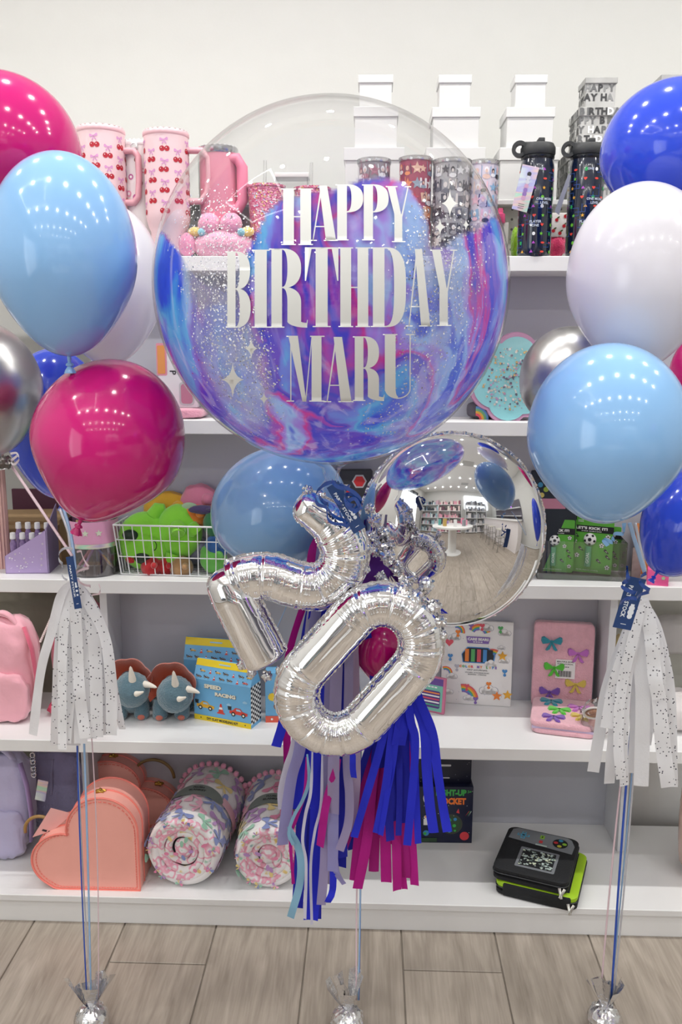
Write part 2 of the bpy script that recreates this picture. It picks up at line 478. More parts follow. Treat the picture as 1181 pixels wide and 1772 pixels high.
# pegboard behind the top shelf and the raised top board the gift boxes stand on
TB = .0; TBZ = at(930, 345, 2.36).z
up('top_board', MB().box(-1.5, 1.5, 2.365, 2.72, TBZ - .012, TBZ, bev=.001, seg=1), lam)
pg = bpy.data.materials.new('pegboard'); pg.use_nodes = True
nt = pg.node_tree; N = nt.nodes; L = nt.links
tc = N.new('ShaderNodeTexCoord'); vm = N.new('ShaderNodeVectorMath'); vm.operation = 'MULTIPLY'; vm.inputs[1].default_value = (1/.0254,)*3
fr = N.new('ShaderNodeVectorMath'); fr.operation = 'FRACTION'; sb = N.new('ShaderNodeVectorMath'); sb.operation = 'SUBTRACT'; sb.inputs[1].default_value = (.5, .5, .5)
mu = N.new('ShaderNodeVectorMath'); mu.operation = 'MULTIPLY'; mu.inputs[1].default_value = (1, 0, 1)
ln = N.new('ShaderNodeVectorMath'); ln.operation = 'LENGTH'; lt = N.new('ShaderNodeMath'); lt.operation = 'LESS_THAN'; lt.inputs[1].default_value = .13
for a, b in ((tc.outputs['Object'], vm.inputs[0]), (vm.outputs[0], fr.inputs[0]), (fr.outputs[0], sb.inputs[0]), (sb.outputs[0], mu.inputs[0]), (mu.outputs[0], ln.inputs[0]), (ln.outputs['Value'], lt.inputs[0])): L.new(a, b)
mx = N.new('ShaderNodeMix'); mx.data_type = 'RGBA'; mx.inputs['A'].default_value = lin('C9CAC0'); mx.inputs['B'].default_value = lin('6E6F68')
L.new(lt.outputs[0], mx.inputs['Factor']); L.new(mx.outputs['Result'], N['Principled BSDF'].inputs['Base Color'])
N['Principled BSDF'].inputs['Roughness'].default_value = .6
up('pegboard', MB().box(-1.5, 1.5, 2.40, 2.406, SH['A'] - .03, TBZ - .012), pg)
# ============================================================ balloons
def latex_mat(h, trans=.12, rough=.13):
    return M(h, rough, var=.02, scale=5., trans=trans, coat=.35, spec=.5)
LB, MG, RB, WB = latex_mat('93C3F1'), latex_mat('D3157A'), latex_mat('3553DE'), latex_mat('ECEAF0', .25, .2)
CHR = M('BEBDBD', .30, metal=1., var=.03)
def latex(px, py, rx, ry, Y, mat, label, tilt=0., taper=.16, knot=True, group=None, lean=0.):
    c = at(px, py, Y); k = mpp(px, py, Y); a, b = rx*k, ry*k
    t = thing('latex_balloon', label, 'balloon', c, group=group, rot=(lean, tilt, 0))
    prof = []
    n = 44
    for i in range(n + 1):
        q = PI*i/n; x, z = math.sin(q), math.cos(q)
        x *= 1 - taper*smoothstep(0, 1, -z)**1.3
        if z < -.97 and knot: x = max(x, .035)
        prof.append((max(x*a, 0), z*b))
    bd = build('balloon_body', MB().lathe(prof[::-1], 64, cap=False), mat, t, angle=180)
    if knot:
        q_ = .42*min(a, .13)
        m = MB().lathe([(.07*q_, -b*.985), (.06*q_, -b - .12*q_), (.05*q_, -b - .2*q_), (.11*q_, -b - .24*q_), (.13*q_, -b - .30*q_), (.07*q_, -b - .34*q_), (.15*q_, -b - .46*q_), (.19*q_, -b - .56*q_), (.15*q_, -b - .54*q_), (.02*q_, -b - .36*q_)], 24, cap=False)
        m.V = [(x*(1 + .18*math.sin(5*math.atan2(y, x))), y*.8, z) for x, y, z in m.V]
        build('balloon_knot', m, mat, t, angle=60)
    return t
GL, GR, GC = 'balloons of the left bouquet', 'balloons of the right bouquet', 'balloons of the middle bouquet'
latex(3, 265, 134, 131, 1.70, MG, 'magenta latex balloon at the top of the left bouquet, cut by the frame edge', group=GL)
latex(110, 443, 125, 171, 1.44, LB, 'large pale blue latex balloon in front on the upper left', group=GL)
latex(183, 492, 100, 138, 1.80, WB, 'white latex balloon peeking out between the pale blue balloon and the clear bubble', group=GL)
latex(-38, 672, 108, 120, 1.66, CHR, 'shiny silver chrome latex balloon at the left frame edge', tilt=R(-14), group=GL)
latex(98, 735, 88, 130, 1.92, RB, 'royal blue latex balloon behind the lower magenta balloon of the left bouquet', group=GL)
latex(187, 766, 130, 145, 1.50, MG, 'magenta latex balloon in front at the bottom of the left bouquet', tilt=R(22), taper=.26, group=GL)
latex(1168, 265, 125, 120, 1.74, RB, 'royal blue latex balloon at the top of the right bouquet', group=GR)
latex(1108, 481, 124, 158, 1.55, WB, 'large white latex balloon of the right bouquet beside the clear bubble', group=GR)
latex(988, 660, 87, 94, 1.80, CHR, 'silver chrome latex balloon behind the pale blue and white ones on the right', tilt=R(-12), group=GR)
latex(1052, 752, 137, 156, 1.42, LB, 'large pale blue latex balloon in front of the right bouquet above the soccer cards', group=GR, knot=False)
latex(1192, 905, 78, 102, 1.66, RB, 'royal blue latex balloon at the right frame edge under the pale blue one', tilt=R(28), group=GR)
latex(1238, 650, 76, 84, 1.86, MG, 'magenta latex balloon sliver at the right frame edge behind the white one', group=GR, knot=False)
latex(484, 882, 120, 108, 1.76, LB, 'pale blue latex balloon under the clear bubble behind the silver number two', tilt=R(-20), group=GC)
latex(657, 1132, 42, 58, 1.66, MG, 'small magenta latex balloon seen through the hole of the silver zero', taper=.45, group=GC)

# ------------------------------------------------------------ the clear bubble with marbled paint inside
BC = at(574, 499, 1.5); BR = 310*mpp(574, 499, 1.5)*.982
bub = thing('bubble_balloon', 'big clear bubble balloon with marbled blue, pink and violet paint and white birthday lettering', 'balloon', BC, group=None)
film = clear_mat('bubble_film', base=.055, refl=.95, power=6.0)
prof = [(BR*math.sin(PI*i/90), -BR*math.cos(PI*i/90)) for i in range(91)]
build('clear_skin', MB().lathe(prof, 128, cap=False), film, bub, angle=180)
# paint layer: cover per vertex from the outline of the smeared paint
FT = [(-1.1, .30), (-.99, .31), (-.93, .29), (-.87, .21), (-.80, .10), (-.70, .02), (-.60, .0), (-.50, .12), (-.42, .28), (-.36, .40), (-.28, .47), (-.12, .51), (.04, .53), (.16, .585), (.30, .59), (.42, .56), (.50, .44), (.54, .33), (.50, .22), (.56, .20), (.64, .22), (.72, .29), (.78, .31), (.86, .35), (.93, .37), (1.1, .34)]
def lerp_tab(T, x):
    for (a, u), (b, v) in zip(T, T[1:]):
        if a <= x <= b: return u + (v - u)*(x - a)/(b - a)
    return T[0][1] if x < T[0][0] else T[-1][1]
def blob(x, z, cx, cz, rx, rz, e=.35, rot=0.):
    c, s = math.cos(rot), math.sin(rot); dx, dz = x - cx, z - cz
    q = math.hypot((dx*c + dz*s)/rx, (-dx*s + dz*c)/rz)
    return 1 - smoothstep(1 - e, 1 + e, q)
m = MB(); nu, nv = 300, 170
V = []; cov = []; sil = []
for j in range(nv + 1):
    q = PI*j/nv
    for i in range(nu):
        a = 2*PI*i/nu
        d = Vector((math.sin(q)*math.cos(a), math.sin(q)*math.sin(a), math.cos(q)))
        V.append(d*(BR - .004))
        nz = noise.noise(d*4.5)*.05 + noise.noise(d*13)*.018
        if d.y < .12:
            pq = topx(BC + d*(BR - .004)); X_, Z_ = (pq[0] - 574)/310, (499 - pq[1])/321; D_ = d; d = Vector((X_, d.y, Z_))
            edge = lerp_tab(FT, d.x) + nz*(.6 if d.x > .5 or d.x < -.5 else .3)
            c = smoothstep(-.012, .012, edge - d.z)
            w = max(blob(d.x, d.z, -.66, .12, .16, .33, .25, .12), blob(d.x, d.z, -.55, -.38, .17, .38, .3, .35))
            w2 = max(blob(d.x, d.z, .60, .13, .12, .26, .4, -.1), blob(d.x, d.z, .62, -.25, .17, .38, .45, -.25))
            w3 = blob(d.x, d.z, .52, -.72, .2, .18, .4)
            g = max(w*.92*(1 - .25*smoothstep(0, -.5, d.z)), w2*.42, w3*.4)
            speck = .5 + .9*noise.noise(d*55) + .5*noise.noise(d*120)
            sv = max(w*smoothstep(.25, -.05, d.z), w2*.32, w3*.35)*(.75 + .5*noise.noise(D_*9))
            c *= 1 - min(.96, max(w*smoothstep(-.12, .2, d.z), g*.45)*(.72 + .5*speck))
            sil.append(max(0, min(1, sv))); d = D_
        else:
            edge = .03 + .14*math.sin(3*d.x + 1) + nz
            c = smoothstep(-.02, .02, edge - d.z)*.75; sil.append(0)
        cov.append(c)
F = []
for j in range(nv):
    for i in range(nu):
        a = j*nu + i; b = j*nu + (i + 1) % nu
        F.append((a, a + nu, b + nu, b))
m.add(V, F)
pm_ = bpy.data.materials.new('marbled_paint'); pm_.use_nodes = True
nt = pm_.node_tree; N = nt.nodes; L = nt.links; bs = N['Principled BSDF']
tc = N.new('ShaderNodeTexCoord')
def mapping(scl, loc=(0, 0, 0), rot=(0, 0, 0)):
    k = N.new('ShaderNodeMapping'); k.inputs['Scale'].default_value = scl; k.inputs['Location'].default_value = loc; k.inputs['Rotation'].default_value = rot
    L.new(tc.outputs['Object'], k.inputs['Vector']); return k
warp = N.new('ShaderNodeTexNoise'); warp.inputs['Scale'].default_value = 5.; warp.inputs['Detail'].default_value = 4; L.new(tc.outputs['Object'], warp.inputs['Vector'])
wv = N.new('ShaderNodeVectorMath'); wv.operation = 'MULTIPLY_ADD'; wv.inputs[1].default_value = (.15, .15, .12)
mp1 = mapping((1, 1, .26), rot=(0, R(-12), 0))
L.new(warp.outputs['Color'], wv.inputs[0]); L.new(mp1.outputs[0], wv.inputs[2])
n1 = N.new('ShaderNodeTexNoise'); n1.inputs['Scale'].default_value = 6.2; n1.inputs['Detail'].default_value = 3.6; n1.inputs['Distortion'].default_value = .6; n1.inputs['Roughness'].default_value = .5
L.new(wv.outputs[0], n1.inputs['Vector'])
rp = N.new('ShaderNodeValToRGB'); rp.color_ramp.interpolation = 'EASE'
stops = [(.30, '1C2EC8'), (.385, '2C48DA'), (.42, '3F8CE0'), (.455, '5CB2E8'), (.49, '6E86E2'), (.525, '6C4CC8'), (.555, '3C3CCB'), (.58, 'A044BA'), (.60, 'D0309E'), (.625, 'A480E0'), (.66, '9FC2F2'), (.695, '3048D8')]
e = rp.color_ramp.elements
e[0].position = stops[0][0]; e[0].color = lin(stops[0][1]); e[1].position = stops[-1][0]; e[1].color = lin(stops[-1][1])
for p, h in stops[1:-1]:
    k = e.new(p); k.color = lin(h)
L.new(n1.outputs['Fac'], rp.inputs['Fac'])
mp2 = mapping((1.6, 1.6, .2), (3, 1, 2), (0, R(14), 0)); n2 = N.new('ShaderNodeTexNoise'); n2.inputs['Scale'].default_value = 16; n2.inputs['Detail'].default_value = 5; n2.inputs['Distortion'].default_value = 1.5
L.new(mp2.outputs[0], n2.inputs['Vector'])
r2 = N.new('ShaderNodeValToRGB'); e = r2.color_ramp.elements; e[0].position = .54; e[0].color = (0, 0, 0, 1); e[1].position = .66; e[1].color = (1, 1, 1, 1)
L.new(n2.outputs['Fac'], r2.inputs['Fac'])
mxx = N.new('ShaderNodeMix'); mxx.data_type = 'RGBA'; mxx.inputs['B'].default_value = lin('E2DCF6')
ml = N.new('ShaderNodeMath'); ml.operation = 'MULTIPLY'; ml.inputs[1].default_value = .38
L.new(r2.outputs['Color'], ml.inputs[0]); L.new(ml.outputs[0], mxx.inputs['Factor']); L.new(rp.outputs['Color'], mxx.inputs['A'])
sva = N.new('ShaderNodeAttribute'); sva.attribute_name = 'silver'
msv = N.new('ShaderNodeMix'); msv.data_type = 'RGBA'; msv.inputs['B'].default_value = lin('ABA9BC')
L.new(sva.outputs['Fac'], msv.inputs['Factor']); L.new(mxx.outputs['Result'], msv.inputs['A']); mxx = msv
L.new(mxx.outputs['Result'], bs.inputs['Base Color'])
bs.inputs['Roughness'].default_value = .35; bs.inputs['Coat Weight'].default_value = .3
trl = N.new('ShaderNodeBsdfTranslucent'); L.new(mxx.outputs['Result'], trl.inputs['Color'])
m1 = N.new('ShaderNodeMixShader'); m1.inputs[0].default_value = .3; L.new(bs.outputs[0], m1.inputs[1]); L.new(trl.outputs[0], m1.inputs[2])
tp = N.new('ShaderNodeBsdfTransparent'); m2 = N.new('ShaderNodeMixShader')
at_ = N.new('ShaderNodeAttribute'); at_.attribute_name = 'cover'
L.new(at_.outputs['Fac'], m2.inputs[0]); L.new(tp.outputs[0], m2.inputs[1]); L.new(m1.outputs[0], m2.inputs[2]); L.new(m2.outputs[0], N['Material Output'].inputs['Surface'])
po = build('paint_layer', m, pm_, bub, angle=180)
ca = po.data.attributes.new('cover', 'FLOAT', 'POINT'); ca.data.foreach_set('value', cov)
cs_ = po.data.attributes.new('silver', 'FLOAT', 'POINT'); cs_.data.foreach_set('value', sil)
po['label'] = 'smeared blue, violet and pink paint inside the bubble'
def sph(px, py, lift=.0012):
    d = ray(px, py); o = CO - BC; rr = BR + lift
    A = d.dot(d); B = 2*o.dot(d); C_ = o.dot(o) - rr*rr; D = B*B - 4*A*C_
    return CO + d*((-B - math.sqrt(max(D, 0)))/(2*A)) - BC
# glitter flakes inside the skin
gm = MB()
rg = random.Random(3)
def flake(d, s, rad, mi=0):
    u = d.orthogonal().normalized(); w = d.cross(u)
    a = rg.random()*6.28; u, w = u*math.cos(a) + w*math.sin(a), w*math.cos(a) - u*math.sin(a)
    tl = d*rg.uniform(-.35, .35)*s
    p = d*rad
    gm.add([p - u*s + tl, p - w*s*.8, p + u*s - tl, p + w*s*.8], [(0, 1, 2, 3)], mi)
cnt = 0
while cnt < 5200:
    x = rg.uniform(-.95, .95); z = rg.uniform(-.95, .75)
    if x*x + z*z > .93: continue
    w = max(blob(x, z, -.64, .14, .20, .34, .5, .12), 1.2*blob(x, z, -.55, -.36, .18, .42, .5, .35), .55*blob(x, z, .62, .12, .24, .30, .5, -.1), .5*blob(x, z, .60, -.28, .22, .42, .6, -.25), .4*blob(x, z, .45, -.74, .28, .2, .5))
    if rg.random() > w: continue
    d = sph(574 + 310*x, 499 - 321*z, 0).normalized()
    flake(d, rg.choice((.0006, .0008, .001, .0013, .0018)), BR - .002, rg.choice((0, 0, 1, 2)))
    cnt += 1
fo = build('glitter_flakes', gm, [M('F5F5FA', .25, metal=.6, var=0), M('BFC0CC', .2, metal=1, var=0), M('FFFFFF', .5, var=0)], bub, smooth=False)
tag(fo, kind='stuff')
# lettering: drawn glyphs (fat stems, hairlines, flat serifs) laid on the skin
HL = 2.0
def q_rect(x0, x1, y0, y1): return [(x0, y0), (x1, y0), (x1, y1), (x0, y1)]
def halfring(cx, cy, rx, ry, tx, ty, a0=-90, a1=90, n=18, e=2.4):
    o = []
    def pt(r1, r2, a):
        c, s = math.cos(a), math.sin(a)
        return (cx + r1*math.copysign(abs(c)**(2/e), c), cy + r2*math.copysign(abs(s)**(2/e), s))
    for i in range(n):
        a = R(a0 + (a1 - a0)*i/n); b = R(a0 + (a1 - a0)*(i + 1)/n)
        o.append([pt(rx - tx, ry - ty, a), pt(rx, ry, a), pt(rx, ry, b), pt(rx - tx, ry - ty, b)])
    return o
def glyph(ch, w, h):
    t = {'H': .34, 'A': .34, 'P': .38, 'Y': .31, 'B': .37, 'I': .64, 'R': .33, 'T': .36, 'D': .33, 'M': .26, 'U': .34}[ch]*w
    s = .06*w; G = []
    stem = lambda x0, x1, y0=0, y1=h: G.append(q_rect(x0, x1, y0, y1))
    ser = lambda x0, x1, top: G.append(q_rect(x0, x1, h - HL, h) if top else q_rect(x0, x1, 0, HL))
    if ch == 'H':
        stem(s, s + t); stem(w - s - t, w - s); stem(s + t, w - s - t, h*.49, h*.49 + HL)
        for tp_ in (0, 1): ser(0, t + 2*s, tp_); ser(w - t - 2*s, w, tp_)
    elif ch == 'I':
        stem(w*.16, w*.84); ser(0, w, 0); ser(0, w, 1)
    elif ch in 'PBR':
        st = s + t*(.85 if ch == 'R' else .9); stem(s, st); ser(0, st + s, 0)
        ser(0, st, 1)
        right = w*(.98 if ch != 'R' else .84)
        hb = h*(.50 if ch == 'P' else .5)
        G.extend(halfring(st, h - hb/2, right - st, hb/2, (right - st)*.72, HL))
        if ch == 'B': G.extend(halfring(st, hb/2 + HL/2, w - st, hb/2 + HL/2, (w - st)*.72, HL))
        if ch == 'R':
            lx0, lx1 = right - (right - st)*.75, right
            G.extend(halfring(st, h*.5 - h*.20 + HL, lx1 - st, h*.20, (right - st)*.72, HL, 0, 90))
            G.append(q_rect(lx1 - (right - st)*.72, lx1, h*.08, h*.32))
            G.extend(halfring(w, h*.085, w - lx0 - (right - st)*.02, h*.085, (right - st)*.70, h*.06, 180, 270, e=2))
            G.append([(w - 3, 0), (w, 3), (w + 1, h*.1), (w, h*.1)])
    elif ch == 'D':
        stem(s, s + t); ser(0, s + t, 1); ser(0, s + t, 0)
        G.extend(halfring(s + t, h/2, w - s - t, h/2, t*1.02, HL, n=26, e=3.0))
    elif ch == 'T':
        stem(w/2 - t/2, w/2 + t/2); ser(w/2 - t*.75, w/2 + t*.75, 0); G.append(q_rect(0, w, h - HL*1.4, h))
        G.append([(0, h), (0, h*.58), (HL, h*.58), (w*.2, h - HL)]); G.append([(w, h), (w*.8, h - HL), (w - HL, h*.58), (w, h*.58)])
    elif ch == 'A':
        G.append([(w*.34, h), (w*.62, h), (w*.94, 0), (w*.94 - t*1.05, 0)])
        G.append([(w*.40, h), (w*.44, h*.94), (w*.14, 0), (w*.14 - HL, 0)])
        G.append(q_rect(w*.2, w*.62, h*.25, h*.25 + HL)); ser(0, w*.26, 0); ser(w*.50, w, 0)
    elif ch == 'Y':
        G.append([(w*.06, h), (w*.06 + t, h), (w*.62, h*.46), (w*.36, h*.46)]); stem(w*.34, w*.34 + t, 0, h*.50)
        G.append([(w*.86, h), (w*.86 + HL, h), (w*.66, h*.46), (w*.60, h*.46)])
        ser(0, w*.46, 1); ser(w*.74, w, 1); ser(w*.24, w*.78, 0)
    elif ch == 'M':
        G.append([(w*.05, h), (w*.30, h), (w*.52, 0), (w*.42, 0)]); G.append([(w*.10, h), (w*.10 + HL, h), (w*.10 + HL, 0), (w*.10, 0)])
        G.append([(w*.66, h), (w*.68, h), (w*.52, 0), (w*.49, 0)]); stem(w*.66, w*.92)
        ser(0, w*.2, 0); ser(w*.6, w, 0); ser(0, w*.24, 1); ser(w*.62, w, 1)
    elif ch == 'U':
        stem(w*.06, w*.06 + t, h*.12, h); ser(0, t + w*.12, 1); ser(w*.72, w, 1); stem(w*.84, w*.84 + HL, h*.16, h)
        G.extend(halfring((w*.06 + w*.84 + HL)/2, h*.16, (w*.78 + HL)/2, h*.16, HL, HL, -90, 0, e=2)); 
        G.extend(halfring((w*.06 + w*.84 + HL)/2, h*.16, (w*.78 + HL)/2, h*.16, t, h*.04, 180, 270, e=2))
    return G
def dice(polys, step=9.):
    bm = bmesh.new()
    for p in polys:
        try: bm.faces.new([bm.verts.new((x, y, 0)) for x, y in p])
        except ValueError: pass
    xs = [v.co.x for v in bm.verts]; ys = [v.co.y for v in bm.verts]
    for ax, lo, hi in ((0, min(xs), max(xs)), (1, min(ys), max(ys))):
        k = math.ceil(lo/step)*step
        while k < hi:
            no = (1, 0, 0) if ax == 0 else (0, 1, 0); co = (k, 0, 0) if ax == 0 else (0, k, 0)
            bmesh.ops.bisect_plane(bm, geom=list(bm.verts) + list(bm.edges) + list(bm.faces), plane_co=co, plane_no=no)
            k += step
    bm.verts.index_update()
    r = [(v.co.x, v.co.y) for v in bm.verts], [[v.index for v in f.verts] for f in bm.faces]
    bm.free(); return r
vinyl = M('DDDEDB', .6, var=.01)
WORDS = [('HAPPY', [(487, 542, 424, 326), (536, 585, 417, 321), (581, 630, 416, 319), (627, 674, 416, 319), (668, 712, 419, 322)]),
         ('BIRTHDAY', [(391, 434, 567, 435), (436, 467, 567, 432), (466, 532, 567, 430), (528, 586, 566, 428), (586, 641, 566, 428), (642, 703, 566, 428), (703, 748, 565, 431), (745, 792, 564, 432)]),
         ('MARU', [(496, 562, 695, 581), (560, 612, 696, 583), (611, 665, 694, 582), (663, 718, 690, 578)])]
for wd_, boxes in WORDS:
    for ch, (x0, x1, yb, yt) in zip(wd_, boxes):
        V2, F2 = dice(glyph(ch, x1 - x0, yb - yt))
        # flip faces outward
        mb = MB().add([sph(x0 + x, yb - y) for x, y in V2], F2)
        o = build('printed_letter', mb, vinyl, bub, smooth=True, angle=180)
def sparkle(cx, cy, rx, ry):
    out = []
    for k in range(4):
        a0 = k*PI/2
        p0 = (cx + rx*math.cos(a0), cy + ry*math.sin(a0)); p1 = (cx + rx*math.cos(a0 + PI/2), cy + ry*math.sin(a0 + PI/2))
        n = 8; c = []
        for i in range(n + 1):
            t = i/n; ix, iy = cx + (rx*.14)*math.cos(a0 + PI/4), cy + (ry*.14)*math.sin(a0 + PI/4)
            c.append(((1-t)**2*p0[0] + 2*t*(1-t)*ix + t*t*p1[0], (1-t)**2*p0[1] + 2*t*(1-t)*iy + t*t*p1[1]))
        for i in range(n): out.append([(cx, cy), c[i], c[i + 1]])
    return out
for cx, cy, rx, ry in [(779, 352, 15, 25), (762, 393, 9, 16), (807, 389, 6, 11), (403, 657, 20, 31), (435, 603, 12, 19), (457, 690, 8, 12)]:
    V2, F2 = dice(sparkle(cx, cy, rx, ry))
    build('printed_sparkle', MB().add([sph(x, y) for x, y in V2], F2), vinyl, bub, smooth=True, angle=180)
# gathered neck under the bubble
nk = MB()
prof = [(BR*.16, -BR*.985), (BR*.10, -BR*1.0), (BR*.05, -BR*1.03), (.012, -BR*1.07), (.009, -BR*1.10), (.016, -BR*1.14), (.022, -BR*1.19)]
nk.lathe(prof, 40, cap=False)
nk.V = [(x*(1 + .22*math.sin(9*math.atan2(y, x))*smoothstep(-BR, -BR*1.04, z)), y*(1 + .22*math.sin(9*math.atan2(y, x))*smoothstep(-BR, -BR*1.04, z)), z) for x, y, z in nk.V]
build('neck', nk, film, bub, angle=180)

# ------------------------------------------------------------ chrome foil globe
FOIL = M('F6F6F7', .035, metal=1., var=.01, bump=.05, bscale=18)
FOIL2 = M('E2E2E4', .10, metal=1., var=.02, bump=.5, bscale=90)
OC = at(781, 919, 1.68); OK_ = mpp(795, 916, 1.68)
ORB = M('E8E8E8', .03, metal=1., var=.01)
globe = thing('foil_globe_balloon', 'large round mirror-silver foil balloon behind the silver number two', 'balloon', OC, rot=(R(2), 0, R(-3)))
gx, gz = 160*OK_, 172*OK_
m = MB()
def gshape(d):
    e = abs(d.y)
    return 1.
m.ball((0, 0, 0), (gx, gx*.50, gz), 128, fn=lambda d: 1 - .006*(abs(math.sin(22*math.atan2(d.z, d.x)))**.5)*math.exp(-(d.y/.12)**2))
build('mirror_skin', m, ORB, globe, angle=180)
rim = MB(); P = []
nn = 260
for i in range(nn):
    a = 2*PI*i/nn; w = .998 + .006*noise.noise(Vector((math.cos(a)*9, math.sin(a)*9, 3)))
    P.append((gx*w*math.cos(a), .006*noise.noise(Vector((math.cos(a)*30, math.sin(a)*30, 0))), gz*w*math.sin(a)))
V = []; F = []
for i, p in enumerate(P):
    a = 2*PI*i/nn
    o = .0032 + .0022*(noise.noise(Vector((math.cos(a)*40, math.sin(a)*40, 7))))
    V += [Vector(p)*.985, Vector(p) + Vector((math.cos(a), 0, math.sin(a)))*o + Vector((0, .0015*math.sin(i*1.7), 0))]
for i in range(nn):
    j = (i + 1) % nn; F.append((2*i, 2*i + 1, 2*j + 1, 2*j))
rim.add(V, F)
build('seam_rim', rim, FOIL2, globe, angle=180)

# ------------------------------------------------------------ foil numbers
def spline(pts, step=1.6, closed=False):
    P = [Vector(p) for p in pts]; out = []
    K = len(P); rng = range(K if closed else K - 1)
    for i in rng:
        p0 = P[(i - 1) % K] if (closed or i) else P[0]*2 - P[1]
        p1, p2 = P[i], P[(i + 1) % K]
        p3 = P[(i + 2) % K] if (closed or i < K - 2) else P[-1]*2 - P[-2]
        n = max(2, int((p2 - p1).length/step))
        for k in range(n):
            t = k/n
            out.append(.5*((2*p1) + (p2 - p0)*t + (2*p0 - 5*p1 + 4*p2 - p3)*t*t + (3*p1 - p0 - 3*p2 + p3)*t**3))
    if not closed: out.append(P[-1])
    return out
def foil_stroke(mb, fl_mb, path, wfun, Y, org, dep=.92, closed=False, crease=34., seed=0, n=48, caps=True):
    """path: pixel polyline (x, y); wfun(i, s, total) half width in px; built in the upright plane at depth Y"""
    K = len(path)
    S = [0]
    for i in range(1, K): S.append(S[-1] + (path[i] - path[i - 1]).length)
    tot = S[-1]
    W3 = [at(p.x, p.y, Y) - org for p in path]; k = mpp(path[K//2].x, path[K//2].y, Y)
    V = []; F = []; E1 = []; E2 = []
    dvec = Vector((0, -1, 0))
    curv = []
    for i in range(K):
        a = path[(i - 6) % K if closed else max(0, i - 6)]; b = path[i]; c = path[(i + 6) % K if closed else min(K - 1, i + 6)]
        v1, v2 = b - a, c - b
        curv.append(abs(v1.angle(v2)) if v1.length > .01 and v2.length > .01 else 0)
    cs = [sum(curv[(i + j) % K if closed else min(K - 1, max(0, i + j))] for j in range(-8, 9))/17 for i in range(K)]
    for i in range(K):
        a = W3[(i - 1) % K] if (closed or i) else W3[0]; b = W3[(i + 1) % K] if (closed or i < K - 1) else W3[-1]
        t = (b - a).normalized(); nrm = t.cross(dvec).normalized()
        w = wfun(S[i], tot)
        ca = smoothstep(.03, .10, cs[i])
        ds = abs((S[i]/crease + .5*noise.noise(Vector((S[i]/90, seed, 0)))) % 1 - .5)*crease
        dip = .085*math.exp(-(ds/2.0)**2) + .03*(1 - abs(math.cos(PI*ds/crease)))
        fine = .020*math.sin(S[i]*1.9 + 2*math.sin(S[i]*.31))
        for q in range(n):
            ph = 2*PI*q/n; cc, ss = math.cos(ph), math.sin(ph)
            f = 1 - ca*dip*(.4 + .6*abs(ss))
            f += ca*fine*math.exp(-((abs(cc) - .45)/.3)**2)
            f += .030*noise.noise(Vector((S[i]/7, cc*2 + seed, ss)))*smoothstep(.65, 1, abs(cc))
            f += .006*noise.noise(Vector((S[i]/30, cc*1.5 + seed, ss*2)))
            sx = math.copysign(abs(cc)**.9, cc); sy = math.copysign(abs(ss)**.9, ss)
            V.append(W3[i] + nrm*(w*k*sx*f) + dvec*(w*k*dep*sy*f))
        for sgn, EE in ((1, E1), (-1, E2)):
            wob = 2.6 + 1.8*noise.noise(Vector((S[i]/6, seed + sgn*3, 1)))
            zz = dvec*(k*1.6*noise.noise(Vector((S[i]/4, seed, sgn*5))))
            EE.append((W3[i] + nrm*sgn*(w*k*.97), W3[i] + nrm*sgn*((w + wob)*k) + zz))
    for i in range(K if closed else K - 1):
        j = (i + 1) % K
        for q in range(n):
            r_ = (q + 1) % n
            F.append((i*n + q, i*n + r_, j*n + r_, j*n + q))
    if not closed:
        F.append(tuple(range(n))[::-1]); F.append(tuple((K - 1)*n + q for q in range(n)))
    mb.add(V, F)
    for EE in (E1, E2):
        VV = [v for e in EE for v in e]; FF = []
        for i in range(K if closed else K - 1):
            j = (i + 1) % K; FF.append((2*i, 2*i + 1, 2*j + 1, 2*j))
        fl_mb.add(VV, FF)
def crumple(mb, c, r, seed, k=1., n=22):
    c = Vector(c)
    mb.ball(c, r, n, fn=lambda d: max(.25, 1 + .55*k*noise.noise(d*2.3 + Vector((seed, 0, 0))) + .45*k*noise.noise(d*6 + Vector((0, seed, 0))) + .25*k*noise.noise(d*14 + Vector((0, 0, seed)))))
V2 = lambda x, y: Vector((x, y, 0))
YN = 1.40
zero_o = at(620, 1155, YN)
zero = thing('foil_number_balloon', 'silver foil number zero balloon tilted to the right over the tassels', 'balloon', zero_o, group='silver foil number balloons')
ax = (V2(664, 1108) - V2(582, 1199)).normalized(); pn = Vector((ax.y, -ax.x, 0))   # pn points up-left
Rr = 68
A0, A1 = V2(582, 1202), V2(662, 1113)
pts = []
L_ = (A1 - A0).length
nst = 60
def sgn_ang(c, a0, a1, n): 
    return [c + (pn*math.cos(a0 + (a1 - a0)*i/n) + ax*math.sin(a0 + (a1 - a0)*i/n))*Rr for i in range(n)]
pts += [A0 + pn*Rr + (A1 - A0)*i/nst for i in range(nst)]
pts += sgn_ang(A1, 0, PI, 130)
pts += [A1 - pn*Rr - (A1 - A0)*i/nst for i in range(nst)]
pts += sgn_ang(A0, PI, 2*PI, 130)
mb, fm = MB(), MB()
foil_stroke(mb, fm, pts, lambda s, t: 38.5, YN, zero_o, closed=True, seed=2)
build('mirror_skin', mb, FOIL, zero, angle=60)
build('seam_edge', fm, FOIL2, zero, angle=60)
cm = MB()
for px, py, r_, sd in ((722, 1035, 15, 1), (738, 1012, 13, 2), (752, 1050, 12, 3), (763, 1075, 10, 4), (765, 1100, 9, 5), (700, 1022, 14, 6)):
    cm = MB(); crumple(cm, at(px, py, YN - .01) - zero_o, r_*mpp(px, py, YN), sd, .7); build('crumpled_tail', cm, FOIL2, zero, angle=25)
two_o = at(490, 1000, YN + .05)
